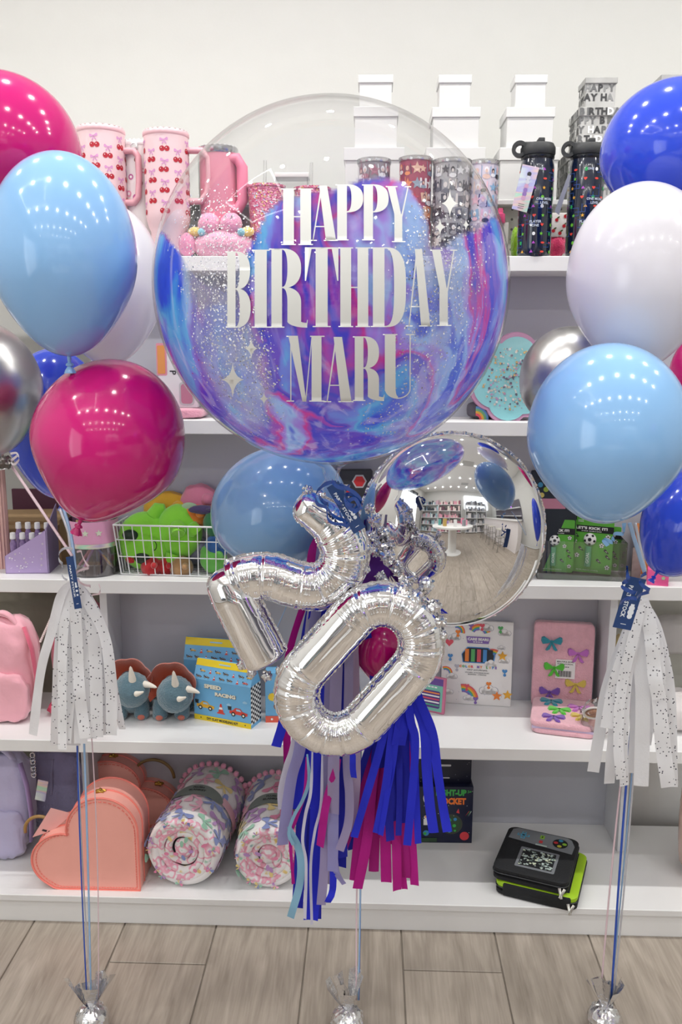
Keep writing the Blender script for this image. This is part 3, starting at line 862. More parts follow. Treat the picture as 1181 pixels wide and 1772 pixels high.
two = thing('foil_number_balloon', 'silver foil number two balloon leaning over to the left under the bubble', 'balloon', two_o, group='silver foil number balloons')
mb, fm = MB(), MB()
hook = spline([V2(513, 866), V2(545, 886), V2(578, 912), V2(597, 950), V2(588, 990), V2(556, 1014), V2(515, 1012), V2(470, 998), V2(430, 1000), V2(400, 1012)])
def w_hook(s, t):
    w = 30 + 11*smoothstep(20, 110, s)
    return w*min(1, max(.02, (1 - (1 - min(1, s/26))**2)**.5))*(1 if s < t - 12 else max(.3, (1 - ((s - t + 12)/12)**2*.6)**.5))
foil_stroke(mb, fm, hook, w_hook, YN + .05, two_o, seed=5, crease=36)
base = spline([V2(384, 984), V2(394, 1008), V2(412, 1044), V2(432, 1084), V2(450, 1118), V2(466, 1148)])
def w_base(s, t):
    w = 33 + 7*smoothstep(0, 60, s)
    return w*max(.05, (1 - (1 - min(1, s/24))**2)**.5)*max(.25, (1 - (1 - min(1, (t - s)/16))**3)**.5)
foil_stroke(mb, fm, base, w_base, YN + .045, two_o, seed=9, crease=30)
build('mirror_skin', mb, FOIL, two, angle=60)
build('seam_edge', fm, FOIL2, two, angle=60)
cm = MB()
for px, py, r_, sd in ((420, 1150, 9, 1), (436, 1163, 9, 2), (462, 1170, 9, 3), (485, 1160, 8, 4), (532, 848, 9, 7), (556, 855, 8, 8), (640, 950, 8, 9), (632, 985, 9, 10)):
    cm = MB(); crumple(cm, at(px, py, YN + .05) - two_o, r_*mpp(px, py, YN), sd, .7); build('crumpled_tail', cm, FOIL2, two, angle=25)
# crumpled silver foil gathered between the balloons
kn = thing('foil_gather', 'crumpled silver foil tails gathered where the middle balloons meet', 'foil', at(655, 960, 1.50))
cm = MB()
rg = random.Random(11)
for px, py, r_ in ((650, 900, 13), (662, 925, 16), (655, 950, 15), (672, 965, 14), (690, 985, 14), (660, 1000, 12), (700, 1010, 14), (735, 1020, 12), (640, 880, 10), (675, 945, 12), (715, 1000, 10), (642, 930, 12)):
    crumple(cm, at(px, py, 1.50 + rg.uniform(-.02, .03)) - at(655, 960, 1.50), r_*.8*mpp(px, py, 1.5), rg.random()*50, 1.25)
build('foil_tails', cm, FOIL2, kn, angle=20)
# ============================================================ tassels, ribbons, tags, weights
def tissue(h, tr=.35, speck=False):
    if not speck: return M(h, .75, var=.05, trans=tr, bump=.15, bscale=300)
    m = bpy.data.materials.new('speckled_tissue'); m.use_nodes = True
    nt = m.node_tree; N = nt.nodes; L = nt.links; b = N['Principled BSDF']; b.inputs['Roughness'].default_value = .8
    tc = N.new('ShaderNodeTexCoord'); v = N.new('ShaderNodeTexVoronoi'); v.inputs['Scale'].default_value = 190
    L.new(tc.outputs['Object'], v.inputs['Vector'])
    lt = N.new('ShaderNodeMath'); lt.operation = 'LESS_THAN'; lt.inputs[1].default_value = .26; L.new(v.outputs['Distance'], lt.inputs[0])
    sp = N.new('ShaderNodeSeparateColor'); L.new(v.outputs['Color'], sp.inputs[0])
    g = N.new('ShaderNodeMath'); g.operation = 'GREATER_THAN'; g.inputs[1].default_value = .55; L.new(sp.outputs[0], g.inputs[0])
    mu = N.new('ShaderNodeMath'); mu.operation = 'MULTIPLY'; L.new(lt.outputs[0], mu.inputs[0]); L.new(g.outputs[0], mu.inputs[1])
    mx = N.new('ShaderNodeMix'); mx.data_type = 'RGBA'; mx.inputs['A'].default_value = lin(h); mx.inputs['B'].default_value = lin('50505A')
    L.new(mu.outputs[0], mx.inputs['Factor']); L.new(mx.outputs['Result'], b.inputs['Base Color'])
    t = N.new('ShaderNodeBsdfTranslucent'); L.new(mx.outputs['Result'], t.inputs['Color'])
    ms = N.new('ShaderNodeMixShader'); ms.inputs[0].default_value = tr
    L.new(b.outputs[0], ms.inputs[1]); L.new(t.outputs[0], ms.inputs[2]); L.new(ms.outputs[0], N['Material Output'].inputs['Surface'])
    return m
TS = {'B': tissue('2A34DE', .3), 'b': tissue('2026B0', .25), 'M': tissue('C41A93', .35), 'm': tissue('B01884', .3), 'L': tissue('A9A6DA', .4), 'W': tissue('E2E1EE', .35),
      'C': tissue('98CBE2', .4), 'G': tissue('B3A8CC', .4), 'P': tissue('5A1E86', .25), 'K': tissue('C9B2CC', .4), 'S': tissue('F4F4F6', .38, True), 'T': tissue('F1F1F3', .4)}
rs = random.Random(21)
def strip_px(name, parent, org, pts, w, Y, mat, twist=.5, crease=True):
    """one paper strip hung through pixel points at depth Y (or a list of depths)"""
    ps = spline([V2(*p) for p in pts], 7)
    n = len(ps); P = []; D = []
    a0 = rs.uniform(-twist, twist); a1 = rs.uniform(-twist, twist); k = mpp(ps[n//2].x, ps[n//2].y, Y if not hasattr(Y, '__len__') else Y[0])
    sd = rs.uniform(0, 99)
    for i, p in enumerate(ps):
        t = i/(n - 1)
        y = Y if not hasattr(Y, '__len__') else Y[0] + (Y[1] - Y[0])*t
        y += .010*noise.noise(Vector((t*5, sd, 0)))
        P.append(at(p.x, p.y, y) - org)
    V = []; F = []
    for i, p in enumerate(P):
        t = i/(n - 1); a = a0 + (a1 - a0)*t + .35*noise.noise(Vector((t*4, sd, 3)))
        tg = (P[min(n - 1, i + 1)] - P[max(0, i - 1)]).normalized()
        wd = Vector((math.cos(a), math.sin(a), 0)); wd = (wd - tg*wd.dot(tg)).normalized(); nn = wd.cross(tg)
        ww = 1.2*w*k/2*(.55 + .45*smoothstep(0, .18, t))
        cv = ww*(.35*noise.noise(Vector((t*3, sd, 9))))
        V += [p - wd*ww, p - wd*ww*.35 + nn*cv, p + wd*ww*.35 + nn*cv, p + wd*ww]
    for i in range(n - 1):
        for j in range(3):
            F.append((4*i + j, 4*i + j + 1, 4*i + j + 5, 4*i + j + 4))
    return build(name, MB().add(V, F), mat, parent, angle=180)
# middle tassel, left bundle
g0 = (585, 900)
to = at(560, 1200, 1.55)
tas = thing('tissue_tassel', 'long tissue tassel of blue, lilac, white and magenta strips hanging behind the silver numbers', 'tassel', to)
def full(xb, yb, mid=None, x1=None, y1=1150):
    x1 = x1 if x1 is not None else (xb*.72 + 560*.28)
    return [g0, (g0[0]*.55 + x1*.45 - 6, 1010), (x1, y1)] + (mid or []) + [(xb, yb)]
LBN = [
 ('b', full(515, 1400), 20, 1.66), ('P', full(560, 1420), 16, 1.68), ('b', full(545, 1590), 20, 1.67), ('b', full(528, 1540), 18, 1.665), ('P', full(535, 1500), 16, 1.675),
 ('G', full(572, 1530), 13, 1.655), ('M', full(501, 1420, [(497, 1290)], 497), 12, 1.66), ('M', full(512, 1530, [(513, 1300), (520, 1430)], 530), 14, 1.66), ('m', full(548, 1480), 12, 1.67),
 ('b', full(590, 1500, [(592, 1330)], 590), 18, 1.66), ('b', full(610, 1470, [(606, 1330)], 600), 14, 1.67), ('C', full(540, 1400, [(560, 1290)], 585, 1100), 14, 1.65), ('C', full(600, 1390), 14, 1.66),
 ('W', [g0, (548, 1000), (528, 1150), (511, 1280), (497, 1327), (487, 1370), (488, 1400)], 11, 1.60),
 ('L', [g0, (556, 1010), (535, 1150), (520, 1290), (504, 1351), (489, 1462)], 18, 1.59),
 ('B', [g0, (552, 1010), (532, 1150), (530, 1299), (521, 1340), (515, 1400)], 13, 1.61),
 ('b', [g0, (560, 1020), (548, 1150), (537, 1327), (523, 1422), (520, 1481), (515, 1571)], 17, 1.62),
 ('C', [(532, 1305), (535, 1350), (524, 1385), (509, 1412), (500, 1442), (508, 1462)], 5, 1.565),
 ('C', [(500, 1430), (508, 1446), (520, 1481), (519, 1529), (503, 1588)], 11, 1.57),
 ('M', [(531, 1310), (528, 1370), (512, 1420), (503, 1450), (508, 1530)], 5, 1.575),
 ('W', [(541, 1300), (538, 1370), (529, 1410), (524, 1455), (530, 1495), (528, 1590)], 5, 1.56),
 ('B', [g0, (568, 1020), (556, 1150), (549, 1310), (550, 1400), (546, 1490), (540, 1570), (538, 1593)], 22, 1.60),
 ('W', [(558, 1300), (556, 1390), (545, 1440), (538, 1500), (540, 1600)], 4, 1.575),
 ('G', [g0, (580, 1020), (572, 1150), (566, 1310), (564, 1410), (562, 1490), (556, 1566)], 14, 1.585),
 ('G', [g0, (586, 1020), (583, 1150), (578, 1310), (577, 1408)], 18, 1.565),
 ('L', [(577, 1320), (577, 1400), (576, 1508)], 16, 1.575),
 ('M', [(587, 1313), (580, 1340), (565, 1390), (554, 1465)], 12, 1.57),
 ('b', [g0, (590, 1020), (590, 1150), (590, 1320), (592, 1400), (594, 1484)], 14, 1.59),
 ('B', [(577, 1490), (576, 1540), (567, 1562)], 10, 1.585),
 ('G', [g0, (600, 1020), (604, 1150), (601, 1313), (605, 1375), (603, 1425), (588, 1472)], 13, 1.57),
 ('K', [g0, (606, 1020), (614, 1150), (617, 1310), (616, 1370), (607, 1440)], 13, 1.58),
 ('B', [(611, 1300), (611, 1330), (613, 1346)], 9, 1.55),
 ('L', [(580, 1480), (583, 1510), (596, 1530)], 9, 1.585),
 ('B', [(500, 1200), (492, 1245), (478, 1292)], 15, 1.58),
 ('b', [g0, (556, 1000), (556, 1060), (570, 1150), (566, 1240)], 14, 1.63), ('G', [g0, (600, 1000), (612, 1100), (600, 1250)], 17, 1.625),
 ('B', [g0, (618, 1010), (640, 1120), (655, 1240)], 12, 1.63), ('C', [(585, 1060), (590, 1120), (612, 1180), (625, 1260)], 16, 1.63),
 ('L', [g0, (563, 930), (556, 960), (552, 1010)], 15, 1.61), ('M', [g0, (548, 940), (538, 980), (532, 1030)], 14, 1.62), ('K', [g0, (572, 940), (566, 990)], 12, 1.605), ('P', [(655, 960), (650, 1000), (640, 1050)], 40, 1.60),
]
for cm_, pts_, w_, y_ in LBN:
    strip_px('paper_strip', tas, to, pts_, w_, y_, TS[cm_], .5)
# middle tassel, right bundle
tr_o = at(690, 1250, 1.58)
tas2 = thing('tissue_tassel', 'short tissue tassel of royal blue strips over magenta ones, hanging right below the silver zero', 'tassel', tr_o)
g1 = (700, 1120)
RBN = [
 ('M', [g1, (641, 1300), (624, 1422), (613, 1524)], 14, 1.62), ('M', [g1, (650, 1320), (636, 1450), (619, 1538)], 15, 1.61), ('m', [g1, (625, 1380), (611, 1430), (594, 1480)], 8, 1.625),
 ('m', [g1, (655, 1350), (650, 1430), (647, 1508)], 15, 1.63), ('M', [g1, (665, 1360), (667, 1440), (669, 1527)], 16, 1.62), ('M', [g1, (680, 1330), (686, 1450), (688, 1541)], 14, 1.61),
 ('M', [g1, (684, 1400), (694, 1480), (701, 1539)], 9, 1.615), ('m', [g1, (694, 1400), (700, 1460), (704, 1519)], 13, 1.62), ('M', [g1, (707, 1380), (713, 1450), (718, 1532)], 13, 1.615), ('m', [g1, (640, 1340), (632, 1440)], 18, 1.635), ('m', [g1, (672, 1340), (672, 1460)], 22, 1.635), ('m', [g1, (656, 1300), (640, 1400)], 22, 1.635),
 ('b', [g1, (660, 1290), (660, 1330)], 26, 1.60), ('b', [g1, (640, 1290), (622, 1345), (608, 1400)], 10, 1.61),
 ('B', [g1, (662, 1280), (639, 1361), (613, 1449)], 12, 1.575), ('B', [g1, (678, 1280), (668, 1361), (652, 1442)], 12, 1.57), ('B', [g1, (684, 1300), (670, 1380), (659, 1446)], 8, 1.565),
 ('b', [g1, (672, 1340), (673, 1400), (676, 1455)], 13, 1.58), ('b', [g1, (692, 1290), (692, 1380), (690, 1446)], 9, 1.58), ('b', [g1, (699, 1290), (700, 1360), (700, 1425)], 17, 1.585), ('b', [g1, (684, 1290), (684, 1380), (688, 1420)], 16, 1.59),
 ('B', [g1, (710, 1239), (719, 1279), (716, 1350), (712, 1390), (705, 1463)], 12, 1.565), ('B', [g1, (716, 1290), (721, 1380), (724, 1460)], 10, 1.575),
 ('B', [g1, (714, 1200), (735, 1262), (739, 1330), (744, 1390), (751, 1441)], 15, 1.56), ('B', [g1, (722, 1200), (748, 1266), (757, 1330), (766, 1390), (775, 1440)], 14, 1.555), ('B', [g1, (700, 1220), (690, 1290)], 20, 1.57),
]
for cm_, pts_, w_, y_ in RBN:
    strip_px('paper_strip', tas2, tr_o, pts_, w_, y_, TS[cm_], .35)
# left white tassel
lo = at(132, 1012, 1.52)
tl = thing('tissue_tassel', 'white black-speckled tissue tassel hanging under the left bouquet in front of the pink bag', 'tassel', lo)
gl = (132, 1006)
WL = [('T', [gl, (108, 1025), (88, 1097), (71, 1160), (57, 1272)], 14, 1.50), ('S', [gl, (112, 1050), (102, 1140), (97, 1292)], 17, 1.53), ('S', [gl, (116, 1050), (108, 1130), (108, 1297)], 14, 1.50),
      ('S', [gl, (122, 1045), (120, 1130), (119, 1190), (112, 1285)], 20, 1.515), ('T', [gl, (128, 1040), (128, 1150), (129, 1240), (126, 1290)], 22, 1.53), ('T', [gl, (135, 1040), (137, 1150), (140, 1287)], 20, 1.51), ('S', [gl, (130, 1045), (134, 1120), (138, 1200), (148, 1277)], 16, 1.49),
      ('S', [gl, (142, 1040), (150, 1140), (157, 1278)], 18, 1.505), ('S', [gl, (148, 1040), (164, 1120), (168, 1276)], 18, 1.50), ('S', [gl, (154, 1045), (178, 1110), (185, 1272)], 20, 1.52), ('S', [gl, (154, 1045), (181, 1100), (192, 1180), (193, 1272)], 16, 1.49), ('S', [gl, (152, 1045), (186, 1110), (198, 1190), (212, 1262)], 10, 1.51),
      ('T', [gl, (128, 1040), (144, 1130), (152, 1270)], 22, 1.54), ('T', [gl, (128, 1040), (164, 1130), (176, 1270)], 24, 1.54), ('S', [gl, (128, 1040), (112, 1130), (124, 1270)], 24, 1.54)]
for cm_, pts_, w_, y_ in WL: strip_px('paper_strip', tl, lo, pts_, w_, y_, TS[cm_], .3)
# right white tassel
ro = at(1112, 1040, 1.52)
trr = thing('tissue_tassel', 'white black-speckled tissue tassel hanging under the right bouquet beside the blue tag', 'tassel', ro)
gr = (1115, 1036)
WR = [('T', [gr, (1085, 1100), (1052, 1190), (1038, 1270), (1027, 1336)], 17, 1.53), ('S', [gr, (1090, 1100), (1062, 1190), (1050, 1260)], 18, 1.50), ('T', [gr, (1095, 1100), (1066, 1200), (1060, 1290), (1055, 1356)], 16, 1.515), ('S', [gr, (1095, 1110), (1075, 1200), (1071, 1290), (1076, 1348)], 15, 1.49),
      ('S', [gr, (1098, 1110), (1084, 1200), (1080, 1290), (1081, 1360)], 14, 1.50), ('S', [gr, (1090, 1100), (1070, 1160), (1056, 1210)], 20, 1.51), ('T', [gr, (1108, 1120), (1113, 1200), (1112, 1290), (1110, 1360)], 21, 1.505), ('T', [gr, (1106, 1120), (1102, 1200), (1098, 1290), (1094, 1338)], 15, 1.54),
      ('S', [gr, (1132, 1100), (1140, 1190), (1148, 1290), (1158, 1362)], 22, 1.50), ('S', [gr, (1138, 1090), (1158, 1180), (1163, 1270), (1165, 1362)], 15, 1.515), ('S', [gr, (1128, 1100), (1134, 1170), (1142, 1210)], 20, 1.49), ('T', [gr, (1122, 1120), (1130, 1200), (1120, 1290)], 14, 1.545)]
for cm_, pts_, w_, y_ in WR: strip_px('paper_strip', trr, ro, pts_, w_, y_, TS[cm_], .3)

# ------------------------------------------------------------ foil wrapped weights on the floor
RIB = {'b': M('2C54B8', .3, var=.02), 'n': M('1E4FA8', .25, coat=.4), 'l': M('9DBFE6', .3), 'p': M('E2C9D2', .3), 's': M('C9CBD6', .25, metal=.3), 'w': M('EFEAF0', .3)}
def weight(px, py, label, sd):
    p = onz(px, py, 0.0)
    t = thing('balloon_weight', label, 'weight', (p.x, p.y, 0), group='foil-wrapped balloon weights on the floor')
    m = MB()
    m.ball((0, 0, .032), (.036, .036, .034), 44, fn=lambda d: 1 + .10*abs(noise.noise(d*3 + Vector((sd, 0, 0)))) + .07*noise.noise(d*9 + Vector((sd, 0, 0))) + .05*noise.noise(d*22))
    m.V = [(x, y, max(z, .0005)) for x, y, z in m.V]
    build('foil_bundle', m, FOIL2, t, angle=25)
    rg = random.Random(sd)
    for k in range(6):
        a = 2*PI*k/6 + rg.uniform(-.3, .3); h = rg.uniform(.045, .085); sp = rg.uniform(.35, .8)
        top = Vector((math.cos(a)*h*sp, math.sin(a)*h*sp*.6, .068 + h)); b = Vector((math.cos(a)*.006, math.sin(a)*.006, .060))
        wd = Vector((-math.sin(a), math.cos(a), .2)); w = rg.uniform(.012, .022)
        m = MB(); V = []; n = 7
        for i in range(n):
            u = i/(n - 1); c = b.lerp(top, u); ww = w*(.12 + u*(1.2 - .4*u))
            V += [c - wd*ww, c + Vector((math.cos(a), math.sin(a), 0))*(.007*u*(1 if k % 2 else -1)), c + wd*ww + Vector((0, 0, -.01*u))]
        F = []
        for i in range(n - 1):
            for j in range(2): F.append((3*i + j, 3*i + j + 1, 3*i + j + 4, 3*i + j + 3))
        m.add(V, F); build('foil_petal', m, FOIL2, t, angle=20)
    return p
wl_ = weight(160, 1786, 'silver foil-wrapped balloon weight on the floor under the left bouquet', 1)
wc_ = weight(602, 1790, 'silver foil-wrapped balloon weight on the floor under the middle bouquet', 2)
wr_ = weight(1045, 1786, 'silver foil-wrapped balloon weight on the floor under the right bouquet', 3)
def ribbon(name, label, P, w, mat, group=None):
    org = Vector(P[0]); P = [Vector(p) - org for p in P]
    mb = MB().tube(P, w, 6, flat=.25, up=(1, 0, 0))
    o = build(name, mb, mat, loc=org, angle=180)
    return tag(o, label, 'ribbon', group)
def line(p, q, n=24, bow_=0., ph=0.):
    p, q = Vector(p), Vector(q)
    return [p.lerp(q, i/n) + Vector((bow_*math.sin(PI*i/n), .3*bow_*math.sin(PI*i/n + ph), 0)) for i in range(n + 1)]
G_ = 'ribbons from the {} bouquet down to its weight'
def wt(p, dx=0, dz=.06): return Vector((p.x + dx, p.y, dz))
for i, (px, mt, w, dx, b, nm) in enumerate(((128, 'b', .0016, -.008, -.004, 'dark blue'), (134, 'l', .0022, 0, .003, 'pale blue'), (131, 's', .0015, .002, -.008, 'silver'), (136, 'p', .0012, .016, .012, 'pale pink'))):
    ribbon('ribbon', f'{nm} ribbon running down from the left bouquet to its foil weight', line(at(px, 1000, 1.53 + .008*i), wt(wl_, dx), bow_=b), w, RIB[mt])
for i, (px, mt, w, dx, b, nm) in enumerate(((620, 'l', .0017, .022, .002, 'pale blue'), (619, 'p', .0017, .018, -.003, 'pale pink'), (621, 'b', .0010, .024, .002, 'dark blue'))):
    ribbon('ribbon', f'{nm} ribbon running down from the middle tassels to the foil weight', line(at(625, 1300, 1.66 + .006*i), wt(wc_, dx, .085), bow_=b), w, RIB[mt])
for i, (px, mt, w, dx, b, nm) in enumerate(((1112, 'b', .0024, .012, -.004, 'dark blue'), (1116, 's', .0018, .016, .006, 'silver'), (1113, 'p', .0020, -.012, -.006, 'pale pink'), (1117, 'l', .0018, .010, .004, 'pale blue'))):
    ribbon('ribbon', f'{nm} ribbon running down from the right bouquet to its foil weight', line(at(px, 1040, 1.54 + .008*i), wt(wr_, dx, .07), bow_=b), w, RIB[mt])
# ribbons from the knots of the balloons to where each bouquet is gathered
ribbon('ribbon', 'pale pink ribbon slanting from the chrome balloon to the left gathering point', line(at(20, 806, 1.62), at(125, 962, 1.52)), .0028, RIB['p'])
ribbon('ribbon', 'white ribbon slanting behind the lilac bottle box to the left gathering point', line(at(108, 868, 1.78), at(125, 965, 1.53)), .0016, RIB['w'])
ribbon('ribbon', 'silver ribbon dropping from the upper balloons to the left gathering point', line(at(103, 880, 1.60), at(128, 985, 1.53), bow_=.006), .003, RIB['s'])
ribbon('ribbon', 'blue ribbon dropping behind the lower magenta balloon', line(at(110, 880, 1.60), at(130, 985, 1.525), bow_=.004), .003, RIB['l'])
ribbon('ribbon', 'pale blue ribbon slanting down from the pale blue balloon on the right', line(at(1090, 905, 1.44), at(1116, 990, 1.52)), .0035, RIB['l'])
ribbon('ribbon', 'silver ribbon slanting down beside the royal blue balloon on the right', line(at(1100, 905, 1.50), at(1118, 990, 1.525)), .0025, RIB['s'])
ribbon('ribbon', 'thin pale blue ribbon crossing the gap inside the silver two', line(at(500, 1040, 1.60), at(474, 1100, 1.62)), .0010, RIB['l'])
# curled ribbons
def curl(label, org_px, Y, pts, w, mat, rad=6, turns=3.5, seed=0):
    """a curled ribbon: a helix that follows pixel points"""
    ps = spline([V2(*p) for p in pts], 2.0); n = len(ps); P = []
    k = mpp(ps[0].x, ps[0].y, Y)
    for i, p in enumerate(ps):
        a = 2*PI*turns*i/n + seed
        P.append(at(p.x, p.y, Y) + Vector((math.cos(a)*rad*k, math.sin(a)*rad*k, math.sin(a)*rad*k*.7)))
    org = P[0].copy(); mb = MB()
    V = []; F = []
    for i, p in enumerate(P):
        t = (P[min(n - 1, i + 1)] - P[max(0, i - 1)]).normalized()
        wd = (Vector((.15, -.25, 1)) - t*t.z).normalized()
        V += [p - org - wd*w, p - org + wd*w]
    for i in range(n - 1): F.append((2*i, 2*i + 1, 2*i + 3, 2*i + 2))
    mb.add(V, F); o = build('curled_ribbon', mb, mat, loc=org, angle=180)
    return tag(o, label, 'ribbon')
NB = M('1E4796', .22, coat=.5, var=.02)
curl('shiny blue curled ribbon looping to the left above the middle tag', 0, 1.31, [(575, 835), (560, 850), (562, 875), (585, 890), (598, 905)], .0030, NB, 7, 2.2)
curl('shiny blue curled ribbon tumbling to the right over the middle tag', 0, 1.30, [(578, 832), (600, 845), (605, 870), (617, 885), (620, 870), (605, 858)], .0034, NB, 7, 3.2, 2)
curl('shiny blue curled ribbon end hanging over the silver two', 0, 1.31, [(583, 860), (592, 885), (600, 905), (596, 915)], .0030, NB, 5, 1.6, 4)
curl('pale pink curled ribbon above the left tassel', 0, 1.48, [(128, 955), (150, 965), (148, 985), (136, 995), (150, 1012), (152, 1020)], .0022, RIB['p'], 5, 2.2)
curl('silver white curled ribbon left of the left tag', 0, 1.485, [(122, 950), (108, 955), (104, 975), (112, 995), (118, 1000)], .0024, RIB['s'], 4, 1.8)
curl('pale pink ribbon curl at the right of the left tassel', 0, 1.49, [(158, 1030), (172, 1028), (174, 1018), (170, 1010)], .0016, RIB['p'], 1, 1)
curl('small white ribbon curl over the royal blue balloon at the left edge', 0, 1.58, [(16, 785), (28, 786), (34, 796), (26, 803), (20, 796), (28, 788)], .0022, RIB['w'], 2, 1)
curl('pale blue zigzag curled ribbon hanging in front of the soccer cards', 0, 1.40, [(1080, 905), (1080, 922), (1064, 925), (1060, 938), (1046, 934), (1052, 944)], .0034, M('7FAEDB', .25, coat=.4), .8, 3)
curl('dark blue curled ribbon around the right tag on its left', 0, 1.365, [(1078, 990), (1090, 985), (1085, 1000), (1080, 1015), (1092, 1020), (1100, 1030)], .0036, NB, 4, 2.2)
curl('dark blue curled ribbon around the right tag on its right', 0, 1.365, [(1118, 995), (1112, 1005), (1120, 1018), (1118, 1030), (1100, 1032), (1078, 1045)], .0034, NB, 4, 2.4, 1)
# shop tags
TAGM = M('1F3F73', .4, var=.03)
def tagcard(label, tl_, bl_, br_, Y, hfont=.62):
    """tl, bl, br: pixel corners of the card; the text runs along tl -> bl"""
    a, b, c = at(*tl_, Y), at(*bl_, Y), at(*br_, Y - .004)
    ex = (b - a); Lx = ex.length; ex.normalize(); ey = (b - c); Ly = ey.length; ey = (ey - ex*ey.dot(ex)).normalized(); nn = ex.cross(ey)
    if nn.y > 0: nn = -nn
    t = thing('hang_tag', label, 'tag', a)
    mf = flatmap((0, 0, 0), ex, ey, nn)
    m = MB(); pts = [(0, 0), (Lx, 0), (Lx, -Ly), (0, -Ly)]
    V = [mf(u, v, .0004) for u, v in pts] + [mf(u, v, -.0004) for u, v in pts]
    m.add(V, [(0, 1, 2, 3), (7, 6, 5, 4), (0, 4, 5, 1), (1, 5, 6, 2), (2, 6, 7, 3), (3, 7, 4, 0)])
    build('card', m, TAGM, t, smooth=False)
    p = Print(mf)
    p.text('PARTY STOCK', Lx*.47, -Ly*.68, Ly*.24, 0, wmax=Lx*.62, bold=.03)
    for u, v, r in ((.58, -.30, .16), (.66, -.30, .17), (.74, -.30, .14)): p.poly(circ(Lx*u, Ly*v, Ly*r, 14))
    p.poly(rect(Lx*.50, Lx*.60, -Ly*.40, -Ly*.20)); p.poly(rect(Lx*.90, Lx*.91, -Ly*.65, -Ly*.35))
    build('printed_lettering', p.mb, M('E6ECF2', .5, var=0), t, smooth=False)
    return t
tagcard('dark blue shop tag hanging in front of the right white tassel', (1119, 1003), (1092, 1091), (1065, 1076), 1.40)
tagcard('dark blue shop tag tied under the clear bubble among blue ribbons', (586, 832), (633, 912), (610, 908), 1.34)
tagcard('narrow dark blue shop tag turned sideways over the left white tassel', (127, 962), (142, 1052), (129, 1052), 1.46)
kt = MB()
cmk = thing('balloon_knot', 'dark grey knotted neck of the chrome balloon at the left frame edge', 'knot', at(10, 800, 1.60))
crumple(kt, (0, 0, 0), .012, 4, .9); build('knot_folds', kt, M('6E6866', .3, metal=.8), cmk, angle=40)
curl('long shiny blue ribbon curl hanging beside the middle tag over the silver two', 0, 1.30, [(570, 838), (552, 852), (548, 872), (566, 884), (574, 900), (590, 905), (600, 915)], .0026, NB, 4, 2.0, 1)
curl('wide shiny blue ribbon curl to the right of the middle tag', 0, 1.295, [(590, 838), (612, 850), (622, 868), (612, 884), (602, 872), (616, 862), (624, 880)], .0032, NB, 2, 1.4, 3)
# ============================================================ goods on the top shelf and the gift boxes
ZA = SH['A']
CH_R, CH_B, CH_D = M('B4182E', .4), M('D79ACB', .5), M('9A5A7A', .5)
def cherry_print(mp, r, z0, z1, seed, mats_, scale=1.):
    p = Print(mp); rg = random.Random(seed)
    k = 0; u = -PI*r*.75
    du = .034*scale
    while u < PI*r*.75:
        v = z1 - .012 - (k % 2)*.024
        while v > z0 + .01:
            a = rg.uniform(-.2, .2)
            for q in bow(u, v, .0098*scale, a): p.poly(q, 1)
            for sg in (-1, 1):
                p.poly(xf([(0, 0), (sg*.0062*scale, -.0165*scale), (sg*.0068*scale, -.0165*scale), (.0004, 0)], u, v, 1, a), 2)
                p.poly(circ(u + sg*.0060*scale + a*.014, v - .0205*scale, .0064*scale, 14), 0)
                p.poly(circ(u + sg*.0060*scale + a*.014 - .0018, v - .0185*scale, .0012, 6), 3, .0009)
            v -= .048
        u += du; k += 1
    return p
def handle(mb, x, z0, z1, out, w=.0105, th=.006):
    P = [(x, 0, z1), (x + out*.7, 0, z1), (x + out, 0, z1 - out*.35), (x + out*1.02, 0, (z0 + z1)/2), (x + out*.92, 0, z0 + out*.4), (x + out*.6, 0, z0), (x, 0, z0)]
    PP = []
    for i in range(len(P) - 1):
        for t in (0, .5): PP.append(Vector(P[i]).lerp(Vector(P[i + 1]), t))
    PP.append(Vector(P[-1]))
    mb.tube(PP, w, 10, flat=.75, up=(0, 1, 0))
def tumbler(label, px, rpx, pyt, Y, bodyh, lidh, narrow=None, seed=1, prnt='cherry', hpx=None, rz=0.):
    k = mpp(px, pyt, Y); r = rpx*k; c = at(px, pyt, Y); zt = c.z - ZA
    t = thing('tumbler', label, 'tumbler', (c.x, Y, ZA), rz)
    zn = narrow if narrow else 0
    prof = [(r*.74, 0), (r*.78, .004), (r*.80, zn - .012), (r*.90, zn), (r*.995, zn + .02), (r, zn + .03), (r, zt - .012)] if zn else [(r*.9, 0), (r, .01), (r, zt - .012)]
    build('cup_body', MB().lathe(prof, 48), M(bodyh, .45, var=.015), t, angle=50)
    lm_ = MB(); lp = [(r*1.0, zt - .014), (r*1.035, zt - .012), (r*1.035, zt - .004), (r*.98, zt)]
    lm_.lathe(lp, 96, cap=False)
    lm_.V = [(x, y, z + (.0016*math.cos(24*math.atan2(y, x)) if z > zt - .002 else 0)) for x, y, z in lm_.V]
    lm_.lathe([(r*.98, zt), (r*.9, zt - .004), (0, zt - .004)], 48, cap=False)
    build('lid', lm_, M(lidh, .4, var=.01), t, angle=50)
    if hpx:
        hm = MB(); handle(hm, r*.96, zt - hpx[1]*k, zt - hpx[0]*k, hpx[2]*k)
        build('handle', hm, M('E7AEB8', .4), t, angle=60)
    if prnt == 'cherry':
        p = cherry_print(cylmap(r), r, zn + .03, zt - .016, seed, None)
        build('printed_cherries', p.mb, [CH_R, CH_B, CH_D, WHITE], t, smooth=False)
    return t, r, zt, k
tumbler('pale pink handled tumbler printed with cherries, left of the other cherry tumbler', 174, 40.5, 223, 2.275, 'EBCDD1', 'EEC3C9', .075, 4, hpx=(36, 122, 25))
tumbler('pale pink handled tumbler printed with cherries, touching the edge of the clear bubble', 287, 38.5, 229, 2.262, 'EBCDD1', 'EEC3C9', .075, 9, hpx=(30, 114, 36))
